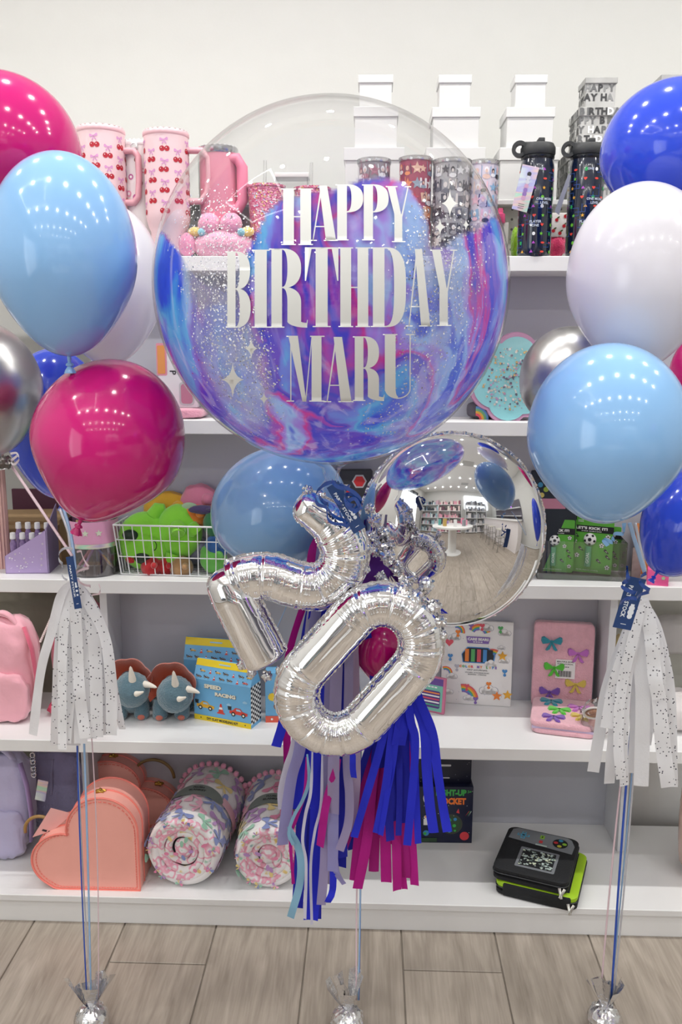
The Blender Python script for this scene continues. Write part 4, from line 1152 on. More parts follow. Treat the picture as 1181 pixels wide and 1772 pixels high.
t, r, zt, k = tumbler('white tumbler with small sweets printed on it, behind the two cherry tumblers', 240, 30, 247, 2.325, 'F0EEEC', 'F4F4F4', None, 3, prnt='')
p = Print(cylmap(r)); 
for u, v, c_, s in ((.004, zt - .05, 1, .006), (-.012, zt - .09, 0, .007), (.010, zt - .105, 1, .008), (-.02, zt - .13, 2, .008), (.0, zt - .14, 0, .009), (.02, zt - .075, 2, .006), (-.03, zt - .06, 1, .006)):
    p.poly(circ(u, v, s, 12), c_); p.poly(circ(u, v, s*.5, 8), 3)
build('printed_sweets', p.mb, [M('C06AA0', .5), M('9A6E62', .5), M('E8A8BE', .5), WHITE], t, smooth=False)
build('round_clasp', MB().lathe([(.010, 0), (.010, .004), (.006, .005), (.006, .003), (0, .003)], 20, m=TR(.0, -r - .001, zt - .018, rx=R(90))), M('D9D9D9', .2, metal=.6), t)
# big pink tumbler with a carry handle, seen through the bubble
t, r, zt, k = tumbler('bright pink jug with a steel rim and side handle behind the bubble', 378, 33, 256, 2.30, 'E694A8', 'C9C9CB', None, 3, prnt='')
hm = MB(); hm.tube([(r*.5, -.02, zt - .03), (r*1.05, -.02, zt - .03), (r*1.3, -.02, zt - .05), (r*1.3, -.02, zt - .13), (r*1.05, -.02, zt - .15), (r*.6, -.02, zt - .15)], .016, 10, flat=.9, up=(0, 1, 0))
build('side_handle', hm, M('E77F9C', .4), t, angle=60)
build('steel_rim', MB().lathe([(r*1.02, zt - .018), (r*1.04, zt - .016), (r*1.04, zt - .003), (r, zt - .001)], 40, cap=False), M('CFCFD2', .2, metal=1), t)
c = at(352, 250, 2.31)
t = thing('straw_bottle', 'slim bottle with a hot pink flip lid behind the bright pink jug', 'bottle', (c.x, 2.335, ZA))
zt = c.z - ZA
build('bottle_body', MB().lathe([(.018, 0), (.019, .004), (.019, zt - .02), (.015, zt - .012)], 24), M('C6D4CE', .3, var=.1), t)
build('flip_lid', MB().box(-.016, .014, -.012, .012, zt - .016, zt, bev=.004).box(.004, .018, -.006, .006, zt - .002, zt + .005, bev=.002), M('E8336C', .4), t)
# rhinestone cups
gc = bpy.data.materials.new('rhinestones'); gc.use_nodes = True
nt = gc.node_tree; N = nt.nodes; L = nt.links; b = N['Principled BSDF']
tc = N.new('ShaderNodeTexCoord'); vo = N.new('ShaderNodeTexVoronoi'); vo.inputs['Scale'].default_value = 260; L.new(tc.outputs['Object'], vo.inputs['Vector'])
rp = N.new('ShaderNodeValToRGB'); rp.color_ramp.interpolation = 'CONSTANT'
e = rp.color_ramp.elements; e[0].color = lin('D1708F'); e[1].position = .5; e[1].color = lin('E497AC')
for p_, h in ((.72, 'D9B46E'), (.80, 'B9CFE0'), (.86, 'C23A6E'), (.93, 'F6DDE2')):
    q = e.new(p_); q.color = lin(h)
sp = N.new('ShaderNodeSeparateColor'); L.new(vo.outputs['Color'], sp.inputs[0]); L.new(sp.outputs[0], rp.inputs['Fac']); L.new(rp.outputs[0], b.inputs['Base Color'])
bp = N.new('ShaderNodeBump'); bp.inputs['Strength'].default_value = .9; bp.inputs['Distance'].default_value = .002; L.new(vo.outputs['Distance'], bp.inputs['Height']); L.new(bp.outputs[0], b.inputs['Normal'])
b.inputs['Roughness'].default_value = .2; b.inputs['Metallic'].default_value = .35
for px, r_, pyt, lab in ((461, 32, 322, 'pink rhinestone cup with a clear straw, the left one of two behind the bubble'), (541, 31, 326, 'pink rhinestone cup with a clear straw behind the first letters of the bubble text')):
    Y = 2.28; k = mpp(px, pyt, Y); r = r_*k; c = at(px, pyt, Y); zt = c.z - ZA
    t = thing('rhinestone_cup', lab, 'cup', (c.x, Y, ZA), group=None)
    build('cup_body', MB().lathe([(r*.82, 0), (r, zt - .008), (r*1.06, zt - .006), (r*1.06, zt), (r*.9, zt), (0, zt - .003)], 40), gc, t)
    build('straw', MB().tube([(-.004, 0, zt - .01), (-.002, 0, zt + 42*k)], .004, 10), clear_mat('clear_straw', base=.12), t)
t = thing('acrylic_box', 'clear acrylic box standing behind the rhinestone cups', 'box', (at(507, 330, 2.42).x, 2.42, TBZ))
k = mpp(507, 330, 2.42)
q = MB(); w = 28*k; h = 40*k
q.box(-w, w, -.03, -.027, 0, h).box(-w, w, .027, .03, 0, h).box(-w, -w + .003, -.03, .03, 0, h).box(w - .003, w, -.03, .03, 0, h).box(-w, w, -.03, .03, 0, .003)
build('acrylic_walls', q, clear_mat('acrylic', base=.12), t, smooth=False)
build('box_lid', MB().box(-w - .002, w + .002, -.032, .032, h, h + .012, bev=.002), M('ECECEA', .4, alpha=.8), t)
# collage tumblers
def collage(label, px, rpx, pyt, Y, pal, seed, low=True):
    k = mpp(px, pyt, Y); r = rpx*k; c = at(px, pyt, Y); zt = c.z - ZA
    t = thing('collage_tumbler', label, 'tumbler', (c.x, Y, ZA))
    build('cup_body', MB().lathe([(r*.9, 0), (r*.92, .003), (r*.985, zt*.55), (r, zt - .010)], 48), M(pal[0], .25, coat=.6, var=.06, scale=40), t)
    build('lid', MB().lathe([(r*1.04, zt - .012), (r*1.06, zt - .008), (r*1.06, zt - .002), (r*.95, zt), (0, zt)], 40), clear_mat('tumbler_lid', base=.25), t)
    p = Print(cylmap(r)); rg = random.Random(seed); mats_ = [M(h, .3, coat=.5) for h in pal[1:]]
    n = len(mats_)
    rows = int(zt/.034)
    for i in range(-3, 4):
        for j in range(rows):
            u = i*.020 + rg.uniform(-.004, .004); v = zt - .030 - j*.034 + rg.uniform(-.003, .003); s = rg.uniform(.009, .014)
            if v - s*1.2 < .004: continue
            d = rg.randrange(4)
            if abs(u) + s > PI*r*.55: continue
            if d == 0: p.poly(star(u, v, s*1.1), rg.randrange(n))
            else:
                p.poly(xf(rect(-s, s, -s*1.2, s*1.2), u, v, 1, rg.uniform(-.15, .15)), rg.randrange(n))
                bust = rg.randrange(n)
                p.poly(circ(u, v - s*.9, s*.75, 10, s*.45), bust); p.poly(circ(u, v + s*.25, s*.42, 12, s*.55), rg.randrange(n)); p.poly(circ(u, v + s*.05, s*.26, 10, s*.36), n - 1)
    build('printed_collage', p.mb, mats_, t, smooth=False)
collage('slim tumbler with a dark photo collage, leftmost of the four behind the bubble', 648, 28, 276, 2.25, ['8E8488', '55565C', '8A5560', 'D7D7DA', '9F6A78', 'C9B0A8'], 5)
collage('slim tumbler with a red photo collage and white stars behind the bubble', 720, 28, 273, 2.25, ['A0485A', 'B5354C', 'E08A58', 'E8E0E2', '6B3A48', '8C99A8', 'D8AE98'], 8)
collage('wide tumbler with a black and white photo collage behind the bubble', 783, 32, 277, 2.245, ['A5A4A6', '2F2E33', '6A6A70', 'DADADC', '8C8C90', '45434A', 'CFC8C4'], 13)
collage('slim tumbler with a pink and blue photo collage at the right bubble rim', 838, 26, 279, 2.25, ['D9CFDC', '8FB6D8', 'E6B9C8', '2C2A33', 'F2F0F4', 'A9A2B8', 'E0C0B4'], 17)
# pink plush with pom-pom ears, seen through the bubble
FUR = lambda h, s=.6: M(h, .95, var=.12, bump=s, bscale=260, sheen=.6, scale=60)
c = at(385, 425, 2.24)
t = thing('plush_toy', 'pink plush toy with pom-pom ears behind the left side of the bubble', 'plush', (c.x, 2.26, ZA))
k = mpp(385, 420, 2.25)
def fz(a, f, s): return lambda d: 1 + a*noise.noise(d*f + Vector((s, 0, 0)))
build('head', MB().ball((0, 0, .03), (.080, .05, .040), 40, fn=fz(.05, 6, 1)), FUR('E9A7C0'), t)
for dx, sd in ((-.033, 1), (.022, 2)): build('pom_pom', MB().ball((dx, -.012, .080), .028, 32, fn=fz(.10, 9, sd)), FUR('F0A3C2', .8), t)
for dx in (-.075, .070): build('cheek', MB().ball((dx*.9, -.02, .062), (.018, .012, .012), 16), FUR('F4D27A'), t)
for dx in (-.052, .052): build('patch', MB().ball((dx*.95, -.03, .060), (.010, .010, .010), 14), FUR('8CC8D6'), t)
build('paw', MB().ball((-.088, -.02, .03), (.022, .02, .03), 20, fn=fz(.08, 7, 5)), FUR('E492B4'), t)
c = at(328, 375, 2.3)
t = thing('snack_bag', 'narrow cream packet with black letters beside the pink plush behind the bubble rim', 'packet', (c.x, 2.335, ZA))
build('packet_body', MB().box(-.010, .010, -.008, .008, 0, .062, bev=.003), M('EDE9DF', .4), t)
p = Print(front(-.0082)); p.text('K A', 0, .035, .008, 0, rot=-PI/2); build('printed_lettering', p.mb, BLACK, t, smooth=False)
t = thing('craft_kit', 'green and blue sequinned packet between the pink jug and the cherry tumbler', 'packet', (at(338, 370, 2.31).x - .002, 2.345, ZA + .0))
build('packet_body', MB().box(.010, .035, -.006, .008, 0, .085, bev=.003), M('A9C27A', .4, var=.6, scale=120), t)

# white and lettered gift boxes stacked on the raised board
def giftbox(label, px0, px1, pyt, pyb, Y, group, lettered=False, wordoff=0, zb=None, xr=None):
    a, b = at(px0, (pyt + pyb)/2, Y), at(px1, (pyt + pyb)/2, Y)
    zt = at((px0 + px1)/2, pyt, Y).z
    w = b.x - a.x; h = zt - zb; lh = .24*h if not lettered else .2*h
    t = thing('gift_box', label, 'box', ((a.x + b.x)/2, Y + w/2, zb), group=group)
    if lettered:
        bm_, lm_ = M('B9B9B7', .55, var=.25, scale=30), M('B0B0AE', .55, var=.25, scale=30)
    else: bm_ = M('D6D6D5', .6, var=.01); lm_ = M('DADAD9', .6, var=.01)
    i = .0035
    build('box_body', MB().box(-w/2 + i, w/2 - i, -w/2 + i, w/2 - i, 0, h - .004, bev=.001, seg=1), bm_, t, angle=30)
    build('box_lid', MB().box(-w/2, w/2, -w/2, w/2, h - lh, h, bev=.0012, seg=1), lm_, t, angle=30)
    if lettered:
        tones = [M('3A3B3D', .5), M('6A6B6C', .5), M('EDEDEB', .5), M('8B8C8C', .5)]
        rows = ['HAPPY BIRTHDAY', 'DAY HAPPY BIR', 'BIRTHDAY HAP', 'HAPPY BIRTH']
        rg = random.Random(int(px0)*3 + wordoff)
        ch = .0225
        for face in (0, 1):
            for (z0, z1, off) in ((0, h - lh, i), (h - lh, h, 0)):
                if face == 0: p = Print(front(-w/2 + off))
                else: p = Print(flatmap((-w/2 + off, 0, 0), (0, -1, 0), (0, 0, 1), (-1, 0, 0)))
                v = z1 - ch*.45; rw = rg.randrange(4)
                while v - ch*.4 > z0 - .002:
                    s = rows[rw % 4]; u = -w/2 + .007; o_ = rg.randrange(3)
                    for cch in s[o_:]:
                        if u + .007 > w/2: break
                        if cch != ' ':
                            T = text2d(cch, .04); p.text(cch, u, v, ch*.80, rg.choice((0, 0, 1, 2, 3, 1)), bold=.05)
                            u += T[2]*ch*.39 + .0082
                        else: u += .008
                    v -= ch; rw += 1
                if p.mb.V: build('printed_lettering', p.mb, tones, t, smooth=False)
    return zt
GW = 'white gift boxes stacked on the raised board'
def stack(name, cols, group, lettered=False):
    zb = TBZ
    for lab, x0, x1, yt, yb, Y in cols:
        zb = giftbox(lab, x0, x1, yt, yb, Y, group, lettered, zb=zb)
stack('s1', [('plain white lidded gift box, bottom of the left stack behind the bubble', 595, 700, 255, 345, 2.375), ('plain white lidded gift box, middle of the left stack of three', 612, 690, 184, 253, 2.39), ('small plain white lidded gift box on top of the left stack', 620, 681, 129, 184, 2.405)], GW)
stack('s2', [('plain white lidded gift box, bottom of the second white stack', 737, 840, 255, 345, 2.375), ('plain white lidded gift box, middle of the second white stack', 748, 832, 185, 254, 2.39), ('small plain white lidded gift box on top of the second white stack', 759, 817, 129, 184, 2.405)], GW)
stack('s3', [('plain white lidded gift box, bottom of the third white stack behind the water bottles', 864, 968, 255, 345, 2.375), ('plain white lidded gift box, middle of the third white stack', 876, 961, 185, 255, 2.39), ('small plain white lidded gift box on top of the third white stack', 891, 948, 129, 184, 2.405)], GW)
GLt = 'grey gift boxes covered in birthday lettering'
stack('s4', [('grey lettered gift box at the bottom of its stack behind the second water bottle', 985, 1108, 258, 345, 2.375), ('grey lettered gift box, middle of the stack above the water bottles', 1002, 1085, 185, 257, 2.39), ('small grey lettered gift box on top of the stack above the water bottles', 1013, 1069, 133, 185, 2.405)], GLt, True)
stack('s5', [('grey lettered gift box at the bottom of the stack behind the royal blue balloon', 1115, 1230, 258, 345, 2.375), ('grey lettered gift box in the middle of the stack behind the royal blue balloon', 1126, 1215, 182, 257, 2.39), ('small grey lettered gift box peeking out above the royal blue balloon', 1144, 1204, 128, 182, 2.405)], GLt, True)

# black water bottles with arcade print
def water_bottle(label, px, r_, pyt, Y, seed, rz):
    k = mpp(px, 340, Y); r = r_*k; c = at(px, 275, Y); zt = c.z - ZA; zl = at(px, pyt, Y).z - ZA
    t = thing('water_bottle', label, 'bottle', (c.x, Y, ZA))
    build('bottle_body', MB().lathe([(r*.90, 0), (r*.95, .004), (r, .02), (r, zt - .022), (r*.93, zt - .008), (r*.90, zt)], 56), M('101A30', .12, coat=.8, var=.05), t, angle=50)
    build('neck_ring', MB().lathe([(r*.92, zt - .004), (r*.98, zt), (r*.98, zt + .004), (r*.92, zt + .007)], 48), M('1B1E22', .25), t)
    cap_ = MB().lathe([(r*.98, zt + .006), (r*1.02, zt + .010), (r*1.02, zl - .012), (r*.9, zl - .003), (0, zl - .001)], 48)
    cap_.box(-.003, .012, -r*.55, .01, zl - .004, zl + .009, bev=.002)
    build('screw_cap', cap_, M('2A2C2E', .5, var=.03), t, angle=40)
    lp = MB(); zc = (zt + zl)/2 + .003; rr = (zl - zt)*.52
    lp.lathe([(rr*.58, -.011), (rr*1.0, -.011), (rr*1.06, 0), (rr*1.0, .011), (rr*.58, .011), (rr*.58, -.011)], 36, m=TR(-r*1.08, -.004, zc, rx=R(90), rz=R(-12)), cap=False)
    lp.box(-r*.95, -r*.2, -.010, .010, zc + rr*.35, zc + rr*.92, bev=.003)
    build('carry_loop', lp, M('26282A', .5, var=.03), t, angle=50)
    P_ = Print(cylmap(r + .0002)); rg = random.Random(seed)
    mats_ = [M('2E4C8E', .3), M('E2483C', .3), M('6FBE3A', .3), M('E3A83C', .3), M('F2F2F2', .3), M('B84FC2', .3), M('2FA35A', .3), M('C8D2E4', .3)]
    UM = PI*r*.62
    def seg(x0, y0, x1, y1, w=.0007):
        if max(abs(x0), abs(x1)) > UM: return
        n = 3
        for i in range(n):
            a = (x0 + (x1 - x0)*i/n, y0 + (y1 - y0)*i/n); b_ = (x0 + (x1 - x0)*(i + 1)/n, y0 + (y1 - y0)*(i + 1)/n)
            P_.poly(rect(min(a[0], b_[0]) - w, max(a[0], b_[0]) + w, min(a[1], b_[1]) - w, max(a[1], b_[1]) + w), 0)
    for i in range(34):
        x = round(rg.uniform(-UM, UM)/.008)*.008; y = .012 + round(rg.uniform(0, zt - .05)/.009)*.009
        w_, h_ = rg.choice((.008, .016)), rg.choice((.009, .018))
        seg(x, y, x + w_, y); seg(x + w_, y, x + w_, y + h_); 
        if rg.random() < .5: seg(x, y + h_, x + w_, y + h_)
    v = .010
    while v < zt - .03:
        for u in [-UM*.8 + j*UM*.32 for j in range(6)]:
            uu = u + rg.uniform(-.005, .005); s = .0042; kk = rg.randrange(7)
            if kk == 0: P_.poly(heart(uu, v, s), 1)
            elif kk == 1: P_.poly(star(uu, v, s*1.1), rg.choice((2, 3)))
            elif kk == 2: P_.poly(circ(uu, v, s*.9, 12, s), 4); P_.poly(circ(uu - .0014, v, .0008, 6), 7, .0009); P_.poly(circ(uu + .0014, v, .0008, 6), 7, .0009)
            elif kk == 3: P_.poly(star(uu, v, s*1.2, 8, .6), 2)
            elif kk == 4: P_.poly([(uu - s, v - s*.5), (uu + s, v - s*.5), (uu + s*.5, v + s*.3), (uu, v + s), (uu - s*.5, v + s*.3)], rg.choice((3, 5)))
            elif kk == 5: P_.poly(circ(uu, v, s*1.2, 10, s*.6), 1)
            else: P_.poly(circ(uu, v, s*.9, 10, s*1.1), 6)
        v += .021
    P_.text('ONE MORE', .014, zt - .098, .0060, 7, lift=.0012); P_.text('LEVEL', .014, zt - .107, .0060, 7, lift=.0012)
    P_.text('PLAYER', -.006, zt - .150, .0060, 7, lift=.0012); P_.text('ONE', -.006, zt - .159, .0060, 7, lift=.0012); P_.text('ONE', 0, zt - .030, .0055, 7, lift=.0012)
    build('printed_pattern', P_.mb, mats_, t, smooth=False)
    return t
water_bottle('black arcade-patterned water bottle with a shiny hang tag, the left of two', 931, 29, 248, 2.235, 3, 0)
water_bottle('black arcade-patterned water bottle beside the white balloon, the right of two', 1017, 30, 249, 2.235, 6, 0)
holo = bpy.data.materials.new('holographic_foil'); holo.use_nodes = True
nt = holo.node_tree; N = nt.nodes; L = nt.links; b = N['Principled BSDF']
tc = N.new('ShaderNodeTexCoord'); nz_ = N.new('ShaderNodeTexNoise'); nz_.inputs['Scale'].default_value = 14; mp = N.new('ShaderNodeMapping'); mp.inputs['Scale'].default_value = (.4, 1, 2.6); mp.inputs['Rotation'].default_value = (0, R(20), 0)
L.new(tc.outputs['Object'], mp.inputs[0]); L.new(mp.outputs[0], nz_.inputs['Vector'])
rp = N.new('ShaderNodeValToRGB'); e = rp.color_ramp.elements; e[0].position = .3; e[0].color = lin('C9B8E8'); e[1].position = .7; e[1].color = lin('D9E6E2')
for p_, h in ((.40, 'E9E3D0'), (.47, 'AEE0C8'), (.54, 'E8C8C0'), (.62, 'B7B6E0')):
    q = e.new(p_); q.color = lin(h)
L.new(nz_.outputs['Fac'], rp.inputs['Fac']); L.new(rp.outputs[0], b.inputs['Base Color']); b.inputs['Roughness'].default_value = .25; b.inputs['Metallic'].default_value = .4
def quadcard(name, label, cat, q4, Y, mat, extra=None, th=.0006):
    a, b_, c, d = [at(*p, Y) for p in q4]    # tl, tr, br, bl
    t = thing(name, label, cat, a)
    n = (b_ - a).cross(d - a).normalized()
    if n.y > 0: n = -n
    V = [x - a + n*th/2 for x in (a, b_, c, d)] + [x - a - n*th/2 for x in (a, b_, c, d)]
    m = MB().add(V, [(0, 3, 2, 1), (4, 5, 6, 7), (0, 1, 5, 4), (1, 2, 6, 5), (2, 3, 7, 6), (3, 0, 4, 7)])
    build('card', m, mat, t, smooth=False)
    if extra:
        ex = (b_ - a); w = ex.length; ey = (a - d); h = ey.length
        p = Print(lambda u, v, l: ex*u/w*1. + (ey/h)*v + n*(th/2 + l)); extra(p, w, h)
        build('printed_lettering', p.mb, [M('2E2E36', .5), M('8E6FB0', .5), M('C9CCD6', .5), M('C79AB8', .5)], t, smooth=False)
    return t
def holo_print(p, w, h):
    for i, (ch, mi) in enumerate(zip('ASCOOPY', (0, 2, 2, 3, 1, 1, 3))):
        v = -h*(.18 + .09*i); p.poly(circ(w*.52, v, w*.13, 12), mi)
    for i in range(3): p.text('~4', w*.5, -h*(.86 + .045*i), h*.022, 0)
ht = quadcard('hang_tag', 'holographic rectangular tag hanging from the left water bottle', 'tag', [(905, 284), (934, 290), (912, 368), (886, 361)], 2.185, holo, holo_print)
build('tag_string', MB().tube([at(914, 264, 2.215) - ht.location, at(917, 276, 2.195) - ht.location, at(919, 290, 2.186) - ht.location], .0006, 5), BLACK, ht)
quadcard('hang_tag', 'grey tag seen edge-on hanging from the right water bottle', 'tag', [(984, 302), (989, 304), (968, 372), (960, 366)], 2.19, M('8E9096', .3, metal=.4))
# small goods on the pegboard behind the bottles
for nm, lab, x0, x1, y0, y1, hx in (('fur_keyring', 'hot pink furry pouch hanging behind the water bottles', 951, 978, 410, 442, 'E6356E'), ('fur_keyring', 'lime green furry pouch hanging behind the left water bottle', 885, 900, 398, 442, '9BD021')):
    a, b_ = at(x0, y1, 2.345), at(x1, y0, 2.345)
    t = thing(nm, lab, 'pouch', ((a.x + b_.x)/2, 2.345, (a.z + b_.z)/2)); w, h = (b_.x - a.x)/2, (b_.z - a.z)/2
    build('fur', MB().ball((0, 0, 0), (w*1.25, .02, h*1.2), 32, fn=fz(.18, 12, 3)), FUR(hx, .9), t)
a = at(951, 410, 2.33); b_ = at(986, 368, 2.33)
t = thing('printed_bag', 'small white bag printed with cherries between the two water bottles', 'bag', (a.x, 2.33, a.z))
w, h = b_.x - a.x, b_.z - a.z
build('bag_body', MB().box(0, w, 0, .012, 0, h, bev=.004), M('EFE9E6', .4), t)
p = Print(front(-.0005))
for u, v in ((.2, .25), (.75, .45), (.35, .7), (.8, .85), (.55, .15)):
    p.poly(circ(w*u, h*v, .0045, 10), 0); p.poly(circ(w*u + .004, h*v + .006, .0045, 8, .002, .6), 1)
build('printed_cherries', p.mb, [M('C0202E', .4), M('4F5A2C', .4)], t, smooth=False)
c = at(867, 372, 2.33)
t = thing('nail_polish', 'small hot pink capped bottle at the right rim of the bubble', 'bottle', (c.x, 2.335, at(867, 386, 2.335).z))
build('bottle_cap', MB().lathe([(.012, 0), (.013, .002), (.012, .022), (.007, .024), (.006, .036)], 20), M('EC5C8E', .4), t)
build('card_strip', MB().box(-.008, .022, .002, .005, -.05, .002), M('E6E4DC', .4), t, smooth=False)
# ============================================================ goods on the lower shelves
ZB, ZC, ZD, ZE = SH['B'], SH['C'], SH['D'], SH['E']
def frame2(pl, pr, z):
    """base-left and base-right pixels of a front face standing at height z -> origin, width, heading"""
    a, b = onz(pl[0], pl[1], z), onz(pr[0], pr[1], z)
    d = b - a
    return a, d.length, math.atan2(d.y, d.x)
def height(px, py, P): # height of the pixel's ray over the ground point P at P's depth
    return at(px, py, P.y).z - P.z
def softbox(sx, sy, sz, n=20, e=5., noise_a=.0, seed=0, m=None, mb=None, f=5):
    """a cushion-like rounded block standing on z=0"""
    mb = mb or MB()
    def fn(d): return 1
    V = []; F = []; h = n
    for j in range(h + 1):
        t = PI*j/h
        for i in range(2*n):
            a = 2*PI*i/(2*n)
            c, s, ct, st = math.cos(a), math.sin(a), math.cos(t), math.sin(t)
            pw = lambda v, p: math.copysign(abs(v)**(2/p), v)
            x, y, z = pw(st, e)*pw(c, e), pw(st, e)*pw(s, e), pw(ct, e)
            k = 1 + noise_a*noise.noise(Vector((x*f, y*f, z*f + seed)))
            V.append((x*sx/2*k, y*sy/2*k, max(0, sz/2 + z*sz/2*k)))
    N2 = 2*n
    for j in range(h):
        for i in range(N2):
            a = j*N2 + i; b = j*N2 + (i + 1) % N2; F.append((a, a + N2, b + N2, b))
    return mb.add(V, F, 0, m)
# ---- second shelf
c0 = at(885, 727, 2.235)
t = thing('glitter_purse', 'teal cloud-shaped purse full of round sequins with a mauve border on the second shelf', 'purse', (c0.x, 2.245, ZB), rz=R(-4))
k = mpp(885, 660, 2.245)
def cloud_outline(s, sc_=1.):
    P = []
    for cx, cy, r, a0, a1 in ((-34, 38, 40, 150, 250), (-8, 30, 30, 235, 300), (30, 32, 30, 240, 330), (48, 60, 26, -60, 60), (42, 108, 34, -30, 80), (4, 118, 34, 20, 140), (-36, 100, 32, 80, 190), (-50, 66, 30, 120, 240)):
        for i in range(7):
            a = R(a0 + (a1 - a0)*i/6); P.append((cx + r*math.cos(a), cy + r*math.sin(a)))
    cx, cz = 0, 70
    n = 56; out = []
    for i in range(n):
        a = 2*PI*i/n; dx, dz = math.cos(a), math.sin(a)
        base_r = 58 + 9*abs(math.sin(a*3 + .5))**.7
        out.append((dx*base_r*1.06*sc_*s, (72 + dz*base_r*1.12*sc_)*s))
    return out
build('purse_back', MB().prism(cloud_outline(k, 1.07), .016, .05), M('B58AA8', .5, var=.05), t, angle=50)
build('purse_front', MB().prism(cloud_outline(k, 1.05), -.004, .018), M('C391AE', .4), t, angle=50)
build('sequin_window', MB().prism(cloud_outline(k, .96), -.008, 0), M('8FCBD0', .15, coat=.8, var=.05), t, angle=50)
p = Print(front(-.0082)); rg = random.Random(4)
for i in range(295):
    a = rg.random()*6.28; q = rg.random()**.6*58*.9
    p.poly(circ(math.cos(a)*q*k, (72 + math.sin(a)*q*1.05)*k, rg.choice((.0014, .0022, .0032)), 9), rg.randrange(5), lift=.0004 + .0000045*i)
so = build('sequins', p.mb, [M('F2EBD8', .2, metal=.5), M('D9B6D8', .2, metal=.5), M('F4F4F0', .2, metal=.4), M('E8C890', .2, metal=.5), M('8D8A9A', .2, metal=.6)], t, smooth=False)
tag(so, kind='stuff')
t = thing('rainbow_pouch', 'dark pouch with a rainbow corner lying behind the teal cloud purse', 'pouch', (at(850, 727, 2.31).x, 2.305, ZB))
build('pouch_body', softbox(.13, .06, .045, 12, 4), M('5A5560', .6, var=.2), t, angle=60)
p = Print(front(-.031, 0, 0))
for i, mi in enumerate(range(4)): p.poly(arc_band(-.045, 0, .010 + .006*i, .016 + .006*i, 0, PI*.5), mi)
build('rainbow', p.mb, [M('E8586A', .4), M('F0B84A', .4), M('7CC48A', .4), M('6FA8DC', .4)], t, smooth=False)
t = thing('fleece_mat', 'rolled pink fleece mat on the second shelf beside the lower left of the bubble', 'mat', (at(300, 724, 2.24).x, 2.28, ZB))
build('fleece', softbox(.16, .12, .026, 12, 4, .1, 3), FUR('E7A2B6'), t, angle=180)
t = thing('phone_case_pack', 'white pack with a pink bordered window and a sideways letter on the second shelf left', 'box', (at(300, 712, 2.29).x, 2.275, ZB + .026))
kk = mpp(300, 650, 2.28)
build('pack_body', MB().box(-22*kk, 46*kk, 0, .02, 0, 108*kk, bev=.002), M('F0EEF0', .5), t)
p = Print(front(-.0005))
p.poly(rrect(-24*kk, -6*kk, 55*kk, 110*kk, .004), 0); p.poly(rrect(-22*kk, -9*kk, 58*kk, 106*kk, .003), 1, .0012)
p.text('P', 4*kk, 60*kk, 11*kk, 2, rot=-PI/2, bold=.01)
p.poly(rrect(14*kk, 40*kk, 4*kk, 44*kk, .009), 3, .0006); p.poly(rrect(17*kk, 37*kk, 7*kk, 41*kk, .008), 4, .0012); p.poly(circ(6*kk, 78*kk, 5*kk, 4), 0)
build('printed_front', p.mb, [M('EE9FB0', .5), M('F2A45C', .5), BLACK, M('C9CACC', .4), M('C98AA0', .3)], t, smooth=False)
for (x, w, h, hx, lab) in ((300, .05, .1, '9C6FA8', 'violet book standing behind the left side of the bubble on the second shelf'), (420, .07, .13, 'C9A8C4', 'pale violet box behind the bubble on the second shelf')):
    t = thing('boxed_gift', lab, 'box', (at(x, 720, 2.32).x + .03, 2.325, ZB)); build('box_body', MB().box(-w/2, w/2, -.012, .02, 0, h, bev=.002), M(hx, .5, var=.1), t)

# ---- third shelf, left: display box with small bottles
A, w, h_ = frame2((10, 993), (85, 991), ZC)
t = thing('bottle_display', 'lilac cardboard display box with white stars, stepped front, on the third shelf left', 'box', A, rz=h_ + R(-4))
d = .17; hl, hr = height(12, 963, A), height(84, 919, A)
mb = MB(); lil = M('B9A3D2', .5, var=.03)
def wedge(x0, x1, y0, y1, zl, zr): return ([(x0, y0, 0), (x1, y0, 0), (x1, y1, 0), (x0, y1, 0), (x0, y0, zl), (x1, y0, zr), (x1, y1, zr), (x0, y1, zl)], [(0, 3, 2, 1), (4, 5, 6, 7), (0, 1, 5, 4), (1, 2, 6, 5), (2, 3, 7, 6), (3, 0, 4, 7)])
mb.add(*wedge(0, w, 0, .002, hl, hr)); mb.add(*wedge(0, w, d*.62, d*.62 + .002, hl, hr))
mb.box(0, .002, 0, d*.62, 0, hl); mb.box(w - .002, w, 0, d*.62, 0, hr + .004); mb.box(0, w, 0, d*.62, 0, .002)
build('carton', mb, lil, t, smooth=False)
build('side_card', MB().add([(w, 0, 0), (w, d*.62, 0), (w + .001, d*.62, hr + .055), (w, .0, hr + .004), (w + .003, 0, 0), (w + .003, d*.62, 0), (w + .003, d*.62, hr + .055), (w + .003, 0, hr + .004)], [(3, 2, 1, 0), (4, 5, 6, 7), (0, 1, 5, 4), (1, 2, 6, 5), (2, 3, 7, 6), (3, 0, 4, 7)]), M('8A7AA0', .5), t, smooth=False)
p = Print(front(-.0003)); rg = random.Random(8)
for i in range(34):
    u = rg.uniform(.05, .95)*w; v = rg.uniform(.08, .85)*(hl + (hr - hl)*u/w)
    if i % 4 == 0: p.poly(star(u, v, .0042), 1)
    else: p.poly(circ(u, v, rg.choice((.0009, .0013, .0019)), 9), 0)
build('printed_stars', p.mb, [M('F4F0FA', .4), M('D6CCDC', .3, metal=.3)], t, smooth=False)
bot = None
labs = ['front left', 'front second', 'front third', 'front right']
